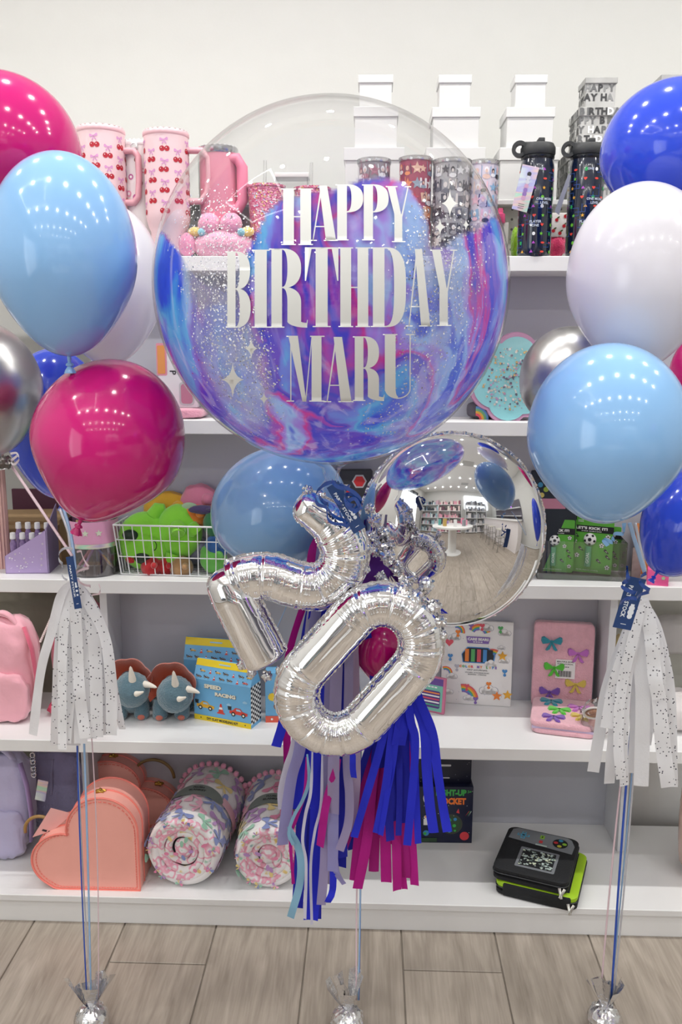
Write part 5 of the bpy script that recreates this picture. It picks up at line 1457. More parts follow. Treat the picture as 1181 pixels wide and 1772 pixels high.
for j in range(2):
    for i in range(4):
        x = w*(.16 + .225*i) + (.004 if j else 0); y = .022 + j*.040
        zz = hl*.35 + (.030 if j else .008)
        o = thing('glitter_bottle', f'small glitter bottle in the lilac box, {["first","second","third","fourth"][i]} of the {"back" if j else "front"} row', 'bottle', t.matrix_basis @ Vector((x, y, .003)) if False else (A + Matrix.Rotation(h_ + R(-4), 3, 'Z') @ Vector((x, y, .0025))), rz=h_, group='small bottles with white caps in the lilac display box')
        hh = hl + .012 + (hr - hl)*(.16 + .225*i)*.55 + (.014 if j else 0)
        hh = at(0, 903 if j else 921, o.location.y).z - o.location.z
        if bot is None: pass
        build('bottle_glass', MB().lathe([(.0085, 0), (.009, .002), (.009, hh - .03), (.006, hh - .022), (.006, hh - .016)], 18), M('A58AC0', .1, alpha=.8, var=.4, scale=150), o)
        build('bottle_cap', MB().lathe([(.0078, hh - .018), (.0082, hh - .016), (.0072, hh - .001), (.005, hh), (0, hh)], 18), M('F4F3F5', .35), o)
# jar with pencils
c = onz(167, 988, ZC); c.y += .045
t = thing('pencil_jar', 'clear jar of pastel pencils with a pink starred band under the magenta balloon', 'jar', (at(165, 985, 2.285).x, 2.285, ZC))
k = mpp(165, 940, 2.285); r = 42*k; h = 96*k
build('jar_glass', MB().lathe([(r, 0), (r, h), (r*.97, h), (r*.97, .003), (0, .003)], 48), clear_mat('jar_plastic', base=.10, tint=(.9, .88, .9, 1)), t, angle=50)
build('pink_band', MB().lathe([(r*1.01, h*.60), (r*1.01, h*1.0)], 48, cap=False), M('E3A3C6', .4, alpha=.92), t)
build('foil_band', MB().lathe([(r*1.02, h*.52), (r*1.02, h*.60)], 48, cap=False), holo, t)
p = Print(cylmap(r*1.015))
for u in (-.04, 0, .035): p.poly(star(u, h*.8, .010), 0)
build('printed_stars', p.mb, [M('D6E0C8', .3)], t, smooth=False)
rg = random.Random(12)
for i in range(9):
    a = rg.random()*6.28; a2 = a + PI + rg.uniform(-.5, .5); x0, y0 = math.cos(a)*r*.75, math.sin(a)*r*.7; x1, y1 = math.cos(a2)*r*.7, math.sin(a2)*r*.7
    o = thing('pencil', f'{("pink","lilac","straw yellow","pale blue","rose")[i % 5]} pencil leaning in the clear jar, {"among the first five" if i < 5 else "behind the others"}', 'pencil', (t.location.x, t.location.y, ZC + .004), group='pastel pencils in the clear jar')
    L_ = h*.92; P0, P1 = Vector((x0, y0, .006)), Vector((x1, y1, L_)); dd = (P1 - P0).normalized()
    m = MB().tube([P0 + dd*.014, P1], .0034, 8); build('shaft', m, M(('E58FA6', 'C9A3DC', 'EBC98E', 'B9C9E6', 'E9A0B8')[i % 5], .4), o)
    build('tip', MB().tube([P0, P0 + dd*.014], [.0008, .0034], 8), M('F3ECE0', .5), o)
# wire basket with plush toys
A, w, h_ = frame2((212, 993), (420, 999), ZC)
A.y -= .010; t = thing('wire_basket', 'white wire basket holding plush toys on the third shelf', 'basket', A, rz=h_)
bh = height(205, 907, A); bd = .135; fl_ = .012
wm = M('ECEDEE', .35)
fr_ = MB(); top = [(-fl_, -fl_, bh), (w + fl_, -fl_, bh), (w + fl_, bd + fl_, bh), (-fl_, bd + fl_, bh)]
bt = [(0, 0, .003), (w, 0, .003), (w, bd, .003), (0, bd, .003)]
def loop(pts, r):
    for i in range(4): fr_.tube([pts[i], pts[(i + 1) % 4]], r, 8)
loop(top, .0026); loop(bt, .0016)
for a, b in zip(top, bt): fr_.tube([a, b], .002, 6)
build('rim_frame', fr_, wm, t)
g = MB()
n = 14
for i in range(1, n):
    u = i/n
    for y0, y1 in ((0, -fl_), (bd, bd + fl_)): g.tube([(w*u, y0, .003), (-fl_ + (w + 2*fl_)*u, y1, bh)], .0015, 6)
    g.tube([(w*u, 0, .003), (w*u, bd, .003)], .0013, 5)
for i in range(1, 7):
    u = i/7
    for x0, x1 in ((0, -fl_), (w, w + fl_)): g.tube([(x0, bd*u, .003), (x1, -fl_ + (bd + 2*fl_)*u, bh)], .0015, 6)
    g.tube([(0, bd*u, .003), (w, bd*u, .003)], .0013, 5)
for q in (.36, .70):
    f_ = fl_*q; z = .003 + (bh - .003)*q; P4 = [(-f_, -f_, z), (w + f_, -f_, z), (w + f_, bd + f_, z), (-f_, bd + f_, z)]
    for i in range(4): g.tube([P4[i], P4[(i + 1) % 4]], .0015, 6)
tag(build('wire_grid', g, wm, t), kind='stuff')
plm = lambda hx: M(hx, .85, var=.06, bump=.25, bscale=240, sheen=.5)
GRN = plm('8CE03A')
# lime plush lying sideways
pc = at(265, 935, 2.315)
t = thing('plush_toy', 'lime green plush toy lying sideways in the wire basket with black oval eyes', 'plush', (pc.x, 2.305, pc.z)); k = mpp(265, 935, 2.305)
build('head', MB().ball((-10*k, 0, 0), (50*k, .048, 52*k), 40, fn=fz(.02, 4, 1)), GRN, t)
for u, v in ((-27, 16), (-8, -24)): build('eye', MB().ball(((u - 3)*k, -.044, v*k), (14*k, .008, 10*k), 20, m=None), M('16301E', .4), t)
m = MB(); m.tube([((10 + 5*math.cos(a))*k, -.048, (-1 + 8*math.sin(a))*k) for a in [R(90 - 20*i) for i in range(10)]], .0012, 6); build('mouth', m, M('16301E', .4), t)
build('body', MB().ball((48*k, .0, 18*k), (40*k, .045, 48*k), 36, fn=fz(.02, 4, 5)), GRN, t)
build('arm', MB().tube([(50*k, -.035, 34*k), (54*k, -.055, 26*k), (55*k, -.062, 22*k)], [11*k, 13*k, 11*k], 14), GRN, t)
build('arm', MB().tube([(60*k, -.02, 22*k), (78*k, -.03, 26*k), (84*k, -.03, 20*k)], [9*k, 14*k, 10*k], 14), GRN, t)
build('leg', MB().tube([(40*k, -.02, -20*k), (34*k, -.03, -40*k), (30*k, -.03, -48*k)], [14*k, 9*k, 6*k], 12), GRN, t)
build('ear', MB().tube([(5*k, 0, 45*k), (14*k, 0, 58*k), (24*k, 0, 60*k)], [14*k, 12*k, 6*k], 12), GRN, t)
build('leaf', MB().ball((68*k, -.01, 62*k), (14*k, .006, 8*k), 16, m=TR(0, 0, 0, ry=0)), plm('A9C7A2'), t)
for lab, px, py, rx, ry, Y, hx in (('yellow plush toy behind the lime green one in the basket', 292, 885, 44, 36, 2.345, 'D8A426'), ('pink and orange plush toy at the back of the wire basket', 345, 872, 34, 36, 2.335, 'D9809C'), ('orange plush piece between the pink and lime toys in the basket', 336, 893, 30, 22, 2.31, 'EE8A34'),
        ('dark green plush toy at the right side of the wire basket', 378, 905, 26, 28, 2.28, '2D7A48'), ('violet and black plush fin sticking out of the wire basket', 352, 882, 26, 8, 2.27, '4A3C6A'), ('blue plush toy low in the right of the wire basket', 376, 945, 22, 22, 2.27, '2F64A8'), ('green plush frog low in the right front of the wire basket', 370, 965, 24, 28, 2.245, '6CBF52'),
        ('dark red plush ball at the bottom of the wire basket', 262, 980, 18, 20, 2.27, 'B3141E'), ('second dark red plush ball beside the first one in the wire basket', 288, 980, 16, 18, 2.285, 'B81620'), ('tan plush ball at the bottom of the wire basket', 314, 982, 20, 20, 2.275, 'AD8458'), ('small red plush corner at the bottom left of the wire basket', 227, 968, 9, 7, 2.26, 'C01824'), ('grey lilac plush toy behind the bars of the wire basket', 335, 950, 34, 26, 2.33, '8C8CA4')):
    Y = max(Y, 2.275); c = at(px, py, Y); k = mpp(px, py, Y)
    t = thing('plush_toy', lab, 'plush', c); rz_ = min(.030, ry*k)
    build('body', MB().ball((0, 0, 0), (rx*k, rz_, ry*k), 28, fn=fz(.09, 3, px)), plm(hx), t)
    build('stitched_nub', MB().ball((rx*k*.5, -rz_*.8, ry*k*.3), (rx*k*.3, rz_*.5, ry*k*.3), 16), plm(hx), t)
# red and black box behind the tag
c = at(600, 880, 2.3)
t = thing('patterned_box', 'black box with red angular shapes behind the gathered neck of the bubble', 'box', (c.x, 2.30, ZC), rz=R(6)); k = mpp(600, 880, 2.3)
hh = at(600, 815, 2.3).z - ZC
build('box_body', MB().box(-42*k, 45*k, 0, .04, 0, hh, bev=.001), M('33343A', .5), t)
p = Print(front(-.0003))
for u, v, r_, n_ in ((-30, .93, 14, 6), (-5, .80, 15, 6), (22, .90, 13, 6), (-22, .62, 15, 6), (8, .55, 14, 6)): p.poly(circ(u*k, hh*v, r_*k, n_), 1); p.poly(circ(u*k, hh*v, (r_ - 3)*k, n_), 0, .0012)
build('printed_shapes', p.mb, [M('D43A3E', .4), M('C9C9CE', .4)], t, smooth=False)

# ---- third shelf, right: football cards in an acrylic stand
GRC = M('5AAA3A', .45, var=.10, scale=20)
def card(label, pl, pr, ptop, z, lean, rz_add=0., Yshift=0., mini=1.):
    A, w, h_ = frame2(pl, pr, ZC)
    A = Vector((A.x, A.y + Yshift, z)); hh = at(pl[0], ptop, A.y).z - z
    t = thing('soccer_card', label, 'card', A, rot=(lean, 0, h_ + rz_add), group='green soccer lip balm cards in the acrylic stand')
    m = MB(); m.prism(rrect(0, w, 0, hh, .004), -.001, .001); build('card', m, GRC, t, smooth=False)
    p = Print(front(-.0012))
    p.poly(rect(0, w, hh*.72, hh*.84), 0); p.text("LET'S KICK IT!", w/2, hh*.795, hh*.050, 1, wmax=w*.72, bold=.05); p.text('LIP BALM - BAUME A LEVRES', w/2, hh*.742, hh*.016, 1, wmax=w*.45)
    p.text('NET WT. / POIDS NET: 0.14 OZ, 4 g', w*.45, hh*.045, hh*.018, 1, wmax=w*.5)
    p.text('~4', w*.25, hh*.93, hh*.015, 1); p.text('~4', w*.25, hh*.905, hh*.015, 1)
    def ball_(u, v, r):
        p.poly(circ(u, v, r, 18), 1, .0005); p.poly(circ(u, v, r*.36, 5), 2, .0008)
        for i in range(5):
            a = PI/2 + 2*PI*i/5 + PI/5; p.poly(circ(u + math.cos(a)*r*.78, v + math.sin(a)*r*.78, r*.24, 5), 2, .0008)
    def shoe(u, v, s, rt=0):
        p.poly(xf([(-1, 0), (-.6, -.25), (.9, -.3), (1.1, 0), (.4, .12), (-.3, .5), (-.7, .6)], u, v, s, rt), 2); p.poly(xf(rect(-.3, .3, -.05, .08), u, v, s, rt), 1, .0008)
        for q in (-.6, 0, .6): p.poly(xf(rect(q - .08, q + .08, -.5, -.25), u, v, s, rt), 2)
    for u, v in ((.13, .55), (.75, .50), (.2, .30), (.9, .12), (.06, .12), (.88, .66)): ball_(w*u, hh*v, w*.055)
    for u, v in ((.16, .70 - .04), (.28, .42), (.86, .40), (.70, .22), (.10, .20), (.9, .30)): shoe(w*u, hh*v, w*.07, -.5)
    build('printed_front', p.mb, [M('15171A', .4), M('F2F4F0', .4), M('22262A', .4)], t, smooth=False)
    s = MB(); s.ball((w*.48, -.004, hh*.60), (w*.145, .007, w*.145), 24)
    build('ball_cap', s, M('F4F4F2', .3), t)
    q = Print(flatmap((w*.48, -.0142, hh*.60), (1, 0, 0), (0, 0, 1), (0, -1, 0)))
    q.f = flatmap((w*.48, -.0112, hh*.60), (1, 0, 0), (0, 0, 1), (0, -1, 0)); q.poly(circ(0, 0, w*.048, 5), 0)
    for i in range(5):
        a = PI/2 + 2*PI*i/5 + PI/5; q.f = flatmap((w*.48, -.0090, hh*.60), (1, 0, 0), (0, 0, 1), (0, -1, 0)); q.poly(circ(math.cos(a)*w*.11, math.sin(a)*w*.11, w*.034, 5), 0)
    build('ball_spots', q.mb, M('22262A', .4), t, smooth=False)
    build('balm_tube', MB().lathe([(w*.075, 0), (w*.08, .002), (w*.075, hh*.36), (0, hh*.36)], 20, m=TR(w*.46, -.007, hh*.12)), M('5FB07E', .2, coat=.6, alpha=.9), t)
    pt = Print(flatmap((w*.46, -.007 - w*.083, hh*.28), (1, 0, 0), (0, 0, 1), (0, -1, 0))); pt.text('GOAL', 0, 0, w*.07, 0, rot=PI/2, wmax=hh*.2); build('printed_lettering', pt.mb, M('DDEFE2', .4), t, smooth=False)
ys = onz(985, 1000, ZC)
card('green soccer card at the front of the acrylic stand, in full view', (982, 990), (1058, 997), 892, ZC + .005, R(-4), R(-3), .0, 1)
card('green soccer card at the left of the acrylic stand beside the foil globe', (930, 994), (994, 998), 898, ZC + .006, R(-5), R(-2), .022)
card('green soccer card tilted behind the left card, its top rising above it', (936, 995), (1000, 1000), 862, ZC + .007, R(-7), R(-2), .045)
card('green soccer card at the right back of the acrylic stand', (1010, 992), (1078, 998), 908, ZC + .007, R(-5), R(-3), .040)
A, w, h_ = frame2((930, 1002), (1083, 1007), ZC)
t = thing('acrylic_stand', 'clear acrylic stand holding the green soccer cards', 'stand', A + Vector((0, .0, 0)), rz=h_)
q = MB(); hh = height(1083, 940, onz(1083, 1007, ZC))
q.box(0, w, 0, .002, 0, hh).box(0, .002, 0, .10, 0, hh).box(w - .002, w, 0, .10, 0, hh).box(0, w, 0, .10, 0, .002)
build('acrylic_walls', q, clear_mat('acrylic2', base=.08), t, smooth=False)
# game pad pouch behind, small boxes at the right edge
t = thing('button_pouch', 'black pouch with round coloured buttons behind the soccer cards', 'pouch', (at(938, 870, 2.34).x, 2.33, ZC)); k = mpp(938, 850, 2.33)
hh = at(938, 815, 2.33).z - ZC
build('pouch_body', MB().box(-20*k, 60*k, 0, .02, 0, hh, bev=.004), M('1B2430', .6), t)
p = Print(front(-.0004)); p.poly(circ(-3*k, hh - 30*k, 17*k, 20), 0)
for u, v, mi in ((-5, -24, 1), (5, -32, 2), (-2, -42, 3)): p.poly(circ(u*k, hh + v*k, 4.6*k, 12), mi, .0012)
p.poly(rect(-6*k, 40*k, hh - 66*k, hh - 48*k), 4)
build('printed_buttons', p.mb, [M('1A2A38', .5), M('3C8DB8', .5), M('A9C24A', .5), M('CFC06A', .5), M('C98AA2', .3, metal=.4)], t, smooth=False)
A, w, h_ = frame2((1120, 1012), (1157, 1015), ZC)
t = thing('small_box', 'small pink box printed with flowers under the royal blue balloon at the right edge', 'box', A, rz=h_)
hh = height(1120, 985, A); build('box_body', MB().box(0, w, 0, .05, 0, hh, bev=.001), M('E85A98', .5), t)
p = Print(front(-.0004)); p.poly(star(w*.75, hh*.5, .006, 5, .6), 0); p.poly(star(w*.3, hh*.3, .005, 5, .6), 1); build('printed_flowers', p.mb, [M('A9C9A0', .5), M('F6D5E4', .5)], t, smooth=False)
for i, (px0, px1, yb, yt, Y, hx, lab) in enumerate(((1088, 1108, 1000, 945, 2.31, '9E8E8A', 'brown rounded jar behind the ribbons beside the soccer cards'), (1098, 1140, 935, 905, 2.34, 'E08A4E', 'stack of bright coloured pads behind the right ribbons'), (1098, 1125, 975, 935, 2.345, '6A2E7A', 'purple box behind the right ribbons'), (1100, 1170, 990, 960, 2.35, 'DFA0B8', 'pink tray behind the royal blue balloon at the right edge'))):
    a, b_ = at(px0, yb, Y), at(px1, yt, Y)
    zb_ = ZC if i != 1 else ZC
    t = thing('boxed_gift', lab, 'box', ((a.x + b_.x)/2, Y - .02 + .012*i, zb_)); w_ = b_.x - a.x
    build('box_body', MB().box(-w_/2, w_/2, -.003, .003, 0, b_.z - zb_, bev=.001), M(hx, .5, var=.3, scale=60), t)

# ---- fourth shelf: plush dinosaurs
FB, FO, FC = FUR('5D7C8A', .9), plm('B84A2C'), M('EDE6DA', .7, bump=.1)
def horn(c, d, L_, r, bend=(0, 0, 0)):
    c, d = Vector(c), Vector(d).normalized(); n = 10
    P = [c + d*(L_*i/n) + Vector(bend)*(i/n)**2 for i in range(n + 1)]
    return MB().tube(P, [r*(1 - .75*(i/n)**1.3) for i in range(n)] + [r*.08], 14)
def dino(label, px, py, hs, base_px, rzr):
    b = onz(base_px, 1250, ZD); Y = b.y + .035
    c = at(px, py, Y - .03); k = mpp(px, py, Y)
    t = thing('plush_dinosaur', label, 'plush', (at(base_px, 1250, Y).x, Y, ZD), rz=rzr, group='blue-grey plush horned dinosaurs')
    hx, hz = c.x - t.location.x, c.z - ZD
    build('body', MB().ball((0, .035, .052), (.045, .06, .050), 36, fn=fz(.05, 6, px)), FB, t)
    for dx, dy in ((-.028, -.002), (.028, -.002), (-.030, .06), (.030, .06)):
        lg = build('leg', MB().tube([(dx, dy, .055), (dx*1.05, dy - .004, .025), (dx*1.05, dy - .008, .008), (dx*1.05, dy - .008, .0)], [.020, .021, .021, .015], 18), FB, t)
        build('sole', MB().ball((dx*1.05, dy - .026, .010), (.010, .004, .008), 14), plm('C9705E'), t)
    r = hs*k
    build('head', MB().ball((hx, -.035, hz - .004), (r, r*.95, r*1.02), 44, fn=fz(.05, 7, px + 3)), FB, t)
    # scalloped frill, a cupped fan behind the head
    V = []; F = []; n = 40; m_ = 8
    for i in range(n + 1):
        a = R(-35 + 250*i/n); sc_ = .88 + .07*abs(math.sin(a*3.5 + .6))
        for j in range(m_ + 1):
            q = .45 + (1.38*sc_ - .45)*j/m_
            V.append((hx - .012 + math.cos(a)*r*q*1.08, -.012 - .030*(j/m_)**2 + .014, hz + .012 + math.sin(a)*r*q*1.12))
    K = len(V); V += [(x, y + .009, z) for x, y, z in V]
    for i in range(n):
        for j in range(m_):
            a_, b_ = i*(m_ + 1) + j, (i + 1)*(m_ + 1) + j
            F += [(a_, a_ + 1, b_ + 1, b_), (a_ + K, b_ + K, b_ + 1 + K, a_ + 1 + K)]
        a_, b_ = i*(m_ + 1) + m_, (i + 1)*(m_ + 1) + m_
        F.append((a_, a_ + K, b_ + K, b_))
    build('frill', MB().add(V, F), FO, t, angle=50)
    build('horn', horn((hx + r*.12, -.035 - r*.5, hz + r*.65), (-.05, -.3, 1), .042, .0105, (0, 0, .004)), FC, t)
    build('horn', horn((hx + r*.75, -.035 - r*.35, hz + r*.35), (1, -.5, .05), .038, .0095, (0, 0, -.006)), FC, t)
    build('horn', horn((hx + r*.35, -.035 - r*.92, hz + r*.02), (.75, -.7, .35), .026, .0075, (.004, 0, .004)), FC, t)
dino('blue-grey plush horned dinosaur with an orange frill, right one of two beside the racing boxes', 302, 1198, 31, 298, R(4))
dino('blue-grey plush horned dinosaur with an orange frill, left one of two, touching the white tassel', 226, 1190, 30, 228, R(8))
# racing clay kits
SB, SYL, SRD, SBK = M('6FB2DE', .45), M('EBCF1E', .45), M('D8402E', .4), M('22262A', .5)
def racing(label, pl, pr, ptl, depth, shift=0, plain=False):
    A, w, h_ = frame2(pl, pr, ZD); A.y += shift
    hh = at(ptl[0], ptl[1], A.y).z - ZD; dd = depth
    t = thing('clay_kit_box', label, 'box', A, rz=h_, group='blue and yellow racing clay kit boxes')
    sh = hh*.70
    m = MB(); prof = [(0, 0), (dd, 0), (dd, sh), (dd*.56, hh), (dd*.44, hh), (0, sh)]
    V = [(0, y, z) for y, z in prof] + [(w, y, z) for y, z in prof]; n = 6
    m.add(V, [tuple(range(n))[::-1], tuple(range(n, 2*n))] + [(i, (i + 1) % n, (i + 1) % n + n, i + n) for i in range(n)])
    build('carton', m, SB, t, smooth=False)
    s1 = Print(front(-.0003)); rg = random.Random(5)
    pal = [SYL, SRD, M('E8B02A', .4), WHITE, SBK, M('F0ECD8', .4), M('9CCBE8', .4), M('5A3A30', .4)]
    def car(P, u, v, s, c_, rt=0):
        P.poly(xf([(-1, -.15), (1.05, -.2), (1.1, .1), (.5, .22), (.25, .5), (-.3, .52), (-.65, .2), (-1, .15)], u, v, s, rt), c_)
        P.poly(xf([(-.2, .22), (.4, .2), (.2, .42), (-.2, .42)], u, v, s, rt), 6, .0011)
        P.poly(xf([(-1.15, .2), (-.8, .2), (-.75, .6), (-1.2, .6)], u, v, s, rt), 4)
        for q in (-.55, .62): P.poly(circ(u + s*q*math.cos(rt), v + s*(q*math.sin(rt) - .18), s*.24, 12), 4, .0012); P.poly(circ(u + s*q*math.cos(rt), v + s*(q*math.sin(rt) - .18), s*.12, 8), 5, .0014)
    def cone(P, u, v, s):
        P.poly([(u - s*.6, v - s*.8), (u + s*.6, v - s*.8), (u + s*.15, v + s), (u - s*.15, v + s)], 1); P.poly([(u - s*.4, v - s*.1), (u + s*.4, v - s*.1), (u + s*.28, v + s*.35), (u - s*.28, v + s*.35)], 3, .0011); P.poly(rect(u - s*.85, u + s*.85, v - s, v - s*.75), 1, .0011)
    s1.poly(rect(0, w, 0, hh*.09), 0); s1.text('DIY CLAY MODELING KIT', w*.5, hh*.045, hh*.045, 4, wmax=w*.55, bold=.04)
    for u in (.12, .9): s1.poly(circ(w*u, hh*.045, hh*.012, 8), 4)
    s1.text('SPEED', w*.34, sh*.86, hh*.072, 5, wmax=w*.30, bold=.06); s1.text('RACING', w*.56, sh*.70, hh*.066, 5, wmax=w*.36, bold=.06)
    s1.text('SPEED', w*.345, sh*.855, hh*.075, 7, wmax=w*.305, bold=.09, lift=.0006); s1.text('RACING', w*.565, sh*.695, hh*.070, 7, wmax=w*.365, bold=.09, lift=.0006)
    car(s1, w*.20, sh*.36, w*.15, 2); cone(s1, w*.48, sh*.36, hh*.085); car(s1, w*.78, sh*.33, w*.15, 1)
    for u, v in ((.62, .50), (.9, .62)): s1.polys(cloud(w*u, sh*v, .007), 6)
    build('printed_front', s1.mb, pal, t, smooth=False)
    nrm = Vector((0, -(hh - sh), dd*.44)).normalized(); ey = Vector((0, dd*.44, hh - sh)); le = ey.length; ey.normalize()
    s2 = Print(flatmap((0, 0, sh), (1, 0, 0), ey, nrm)); s2.poly(rect(0, w, le*.66, le), 0, .0004)
    s2.poly(rrect(w*.40, w*.60, le*.80, le*.86, le*.02), 6, .0009)
    for i in range(7):
        for j in range(2):
            u, v = w*(.09 + .135*i + .05*j), le*(.14 + .28*j)
            if (i + j) % 3 == 2: cone(s2, u, v, le*.09)
            else: car(s2, u, v, w*.045, rg.choice((1, 2, 7)))
    build('printed_roof', s2.mb, pal, t, smooth=False)
    s3 = Print(flatmap((w, 0, 0), (0, 1, 0), (0, 0, 1), (1, 0, 0))); s3.poly(rect(0, dd, hh*.06, sh), 3, .0003)
    nx_, nz_ = 6, 16
    for i in range(nx_):
        for j in range(nz_):
            if (i + j) % 2: s3.poly(rect(dd*i/nx_, dd*(i + 1)/nx_, hh*.06 + (sh - hh*.06)*j/nz_, hh*.06 + (sh - hh*.06)*(j + 1)/nz_), 4, .0006)
    build('checkered_side', s3.mb, pal, t, smooth=False)
    return t
racing('blue racing clay kit box with a yellow gable top and checkered side, the front one', (337, 1243), (435, 1262), (344, 1143), .055)
racing('blue racing clay kit box standing behind the front one, partly hidden', (318, 1226), (425, 1236), (322, 1106), .05, .02)
c = onz(455, 1250, ZD)
t = thing('clay_kit_box', 'blue kit box with a red base strip half hidden behind the silver zero', 'box', (at(460, 1250, c.y).x, c.y, ZD), rz=R(3)); k = mpp(470, 1210, c.y)
hh = at(470, 1165, c.y).z - ZD
build('carton', MB().box(0, 60*k, 0, .05, 0, hh, bev=.0008), SB, t)
p = Print(front(-.0004)); p.poly(rect(0, 60*k, 0, 12*k), 0); p.poly(circ(11*k, 6*k, 2*k, 8), 3); p.poly(star(12*k, 47*k, 8*k, 10, .8), 1); p.poly(circ(22*k, 30*k, 8*k, 10), 2)
build('printed_front', p.mb, [M('E0604A', .5), M('F0CE3A', .5), M('8A5A4A', .5), WHITE], t, smooth=False)
# colouring books
def colorbook(label, pbl, pbr, ptop, shift, rz_add=0., lean=-7):
    A, w, h_ = frame2(pbl, pbr, ZD); A.y += shift
    hh = (at(pbr[0], ptop, A.y + .02).z - ZD)/math.cos(R(lean))
    t = thing('coloring_book', label, 'book', A, rot=(R(lean), 0, h_ + rz_add), group='white colouring books with markers')
    build('cover', MB().box(0, w, -.008, .008, 0, hh, bev=.001), M('F5F3F1', .4), t)
    p = Print(front(-.0083)); rg = random.Random(9)
    pal = [M('E25B6B', .5), M('F2B33C', .5), M('5FB36A', .5), M('4E92D2', .5), M('8A6DB8', .5), M('B9B9C4', .5), M('2A2D36', .5), M('F28A3C', .5), M('F5F3F1', .5), M('F0A6B8', .5)]
    def rainbow(u, v, s, a0, a1):
        for i, mi in enumerate((0, 7, 1, 2, 3, 4)): p.poly(arc_band(u, v, s*(1 - .09*(i + 1)), s*(1 - .09*i), a0, a1), mi, .0005)
    def cl(u, v, s): p.polys(cloud(u, v, s*1.06), 5, .00055); p.polys(cloud(u, v, s*.98), 8, .0008)
    rainbow(w*.52, hh*.83, w*.17, R(20), R(150)); rainbow(w*.32, hh*.06, w*.22, R(5), R(100)); rainbow(w*.72, hh*.55, w*.16, R(60), R(170)); rainbow(w*.2, hh*.86, w*.12, R(-10), R(110)); rainbow(w*.06, hh*.36, w*.10, R(0), R(120))
    for u, v, s in ((.62, .93, .09), (.17, .80, .08), (.88, .88, .08), (.68, .19, .12), (.88, .55, .07), (.15, .33, .07), (.40, .08, .07), (.84, .70, .05), (.10, .14, .07)): cl(w*u, hh*v, w*s*1.1)
    for u, v, mi in ((.86, .60, 1), (.8, .12, 7), (.95, .14, 1)): p.poly(star(w*u, hh*v, w*.075), mi, .0010)
    p.poly(heart(w*.10, hh*.73, w*.06), 0, .0010)
    for u, v, mi in ((.56, .95, 0), (.40, .95, 4), (.82, .93, 2), (.22, .86, 7), (.12, .57, 3), (.90, .42, 3), (.68, .26, 7), (.37, .22, 0), (.5, .07, 4), (.22, .45, 5)): p.poly(heart(w*u, hh*v, w*.038), mi, .0011); p.poly(circ(w*u, hh*(v - .045), w*.022, 10), mi, .0011)
    for i in range(30): p.poly(circ(w*rg.uniform(.04, .96), hh*rg.uniform(.04, .96), .0011, 6), 5, .0004)
    # marker window with five marker pens
    p.poly([(w*.30, hh*.50), (w*.74, hh*.50), (w*.76, hh*.60), (w*.66, hh*.69), (w*.36, hh*.69), (w*.28, hh*.60)], 3, .0012)
    p.poly([(w*.31, hh*.51), (w*.73, hh*.51), (w*.74, hh*.60), (w*.65, hh*.68), (w*.37, hh*.68), (w*.29, hh*.60)], 6, .0013)
    for i, mi in enumerate((7, 2, 0, 3, 6)): p.poly(rect(w*(.33 + .085*i), w*(.385 + .085*i), hh*.515, hh*.665), mi, .0016)
    p.polys(cloud(w*.70, hh*.51, w*.09), 8, .0020)
    p.poly([(w*.36, hh*.735), (w*.66, hh*.735), (w*.68, hh*.815), (w*.34, hh*.815)], 4, .0018); p.text('CARE BEARS', w*.51, hh*.785, hh*.034, 8, wmax=w*.30, bold=.05, lift=.0024); p.text('~4', w*.51, hh*.752, hh*.018, 8, lift=.0024)
    word = 'COLOR MY LIFE'; u = w*.27
    for i, chh in enumerate(word):
        if chh != ' ': p.text(chh, u, hh*.455, hh*.030, (7, 2, 3, 1, 0, 5, 4, 7, 5, 2, 1, 3, 4)[i], bold=.07, lift=.0018)
        u += w*.042
    p.text('ART JOURNAL', w*.51, hh*.415, hh*.018, 6, wmax=w*.30, lift=.0018); p.text('STICKERS - COLORING PAGES', w*.51, hh*.385, hh*.012, 6, wmax=w*.34, lift=.0018); p.text('MARKERS - STENCILS', w*.51, hh*.362, hh*.012, 6, wmax=w*.26, lift=.0018)
    build('printed_front', p.mb, pal, t, smooth=False)
colorbook('white colouring book with rainbows and marker pens on the fourth shelf, the front one', (763, 1214), (884, 1222), 1074, 0)
colorbook('white colouring book standing behind the first one and showing at its right edge', (778, 1204), (896, 1212), 1062, .035)
# pens pack
A, w, h_ = frame2((722, 1226), (769, 1236), ZD)
t = thing('marker_pack', 'pack of patterned pens in a purple and green card beside the silver zero', 'pack', A, rot=(R(-6), 0, h_)); hh = height(775, 1168, A)
build('card', MB().box(0, w, -.006, .006, 0, hh, bev=.001), M('D87A9C', .45), t)
p = Print(front(-.0064)); p.poly(rect(w*.02, w*.93, hh*.05, hh*.97), 0); p.poly(rect(w*.02, w*.93, hh*.78, hh*.97), 5); p.poly(rrect(w*.08, w*.85, hh*.14, hh*.62, .005), 1, .0009); p.text('~5', w*.45, hh*.72, hh*.06, 6, wmax=w*.6, lift=.0012)
for i, mi in enumerate((2, 6, 3, 6, 4)): p.poly(rect(w*.10, w*.83, hh*(.54 - .085*i), hh*(.58 - .085*i)), mi, .0016)
build('printed_front', p.mb, [M('7CC2AE', .5), M('5A3A86', .5), M('F08A4A', .5), M('D84A6A', .5), M('4FA88C', .5), M('6A4A9A', .5), WHITE], t, smooth=False)
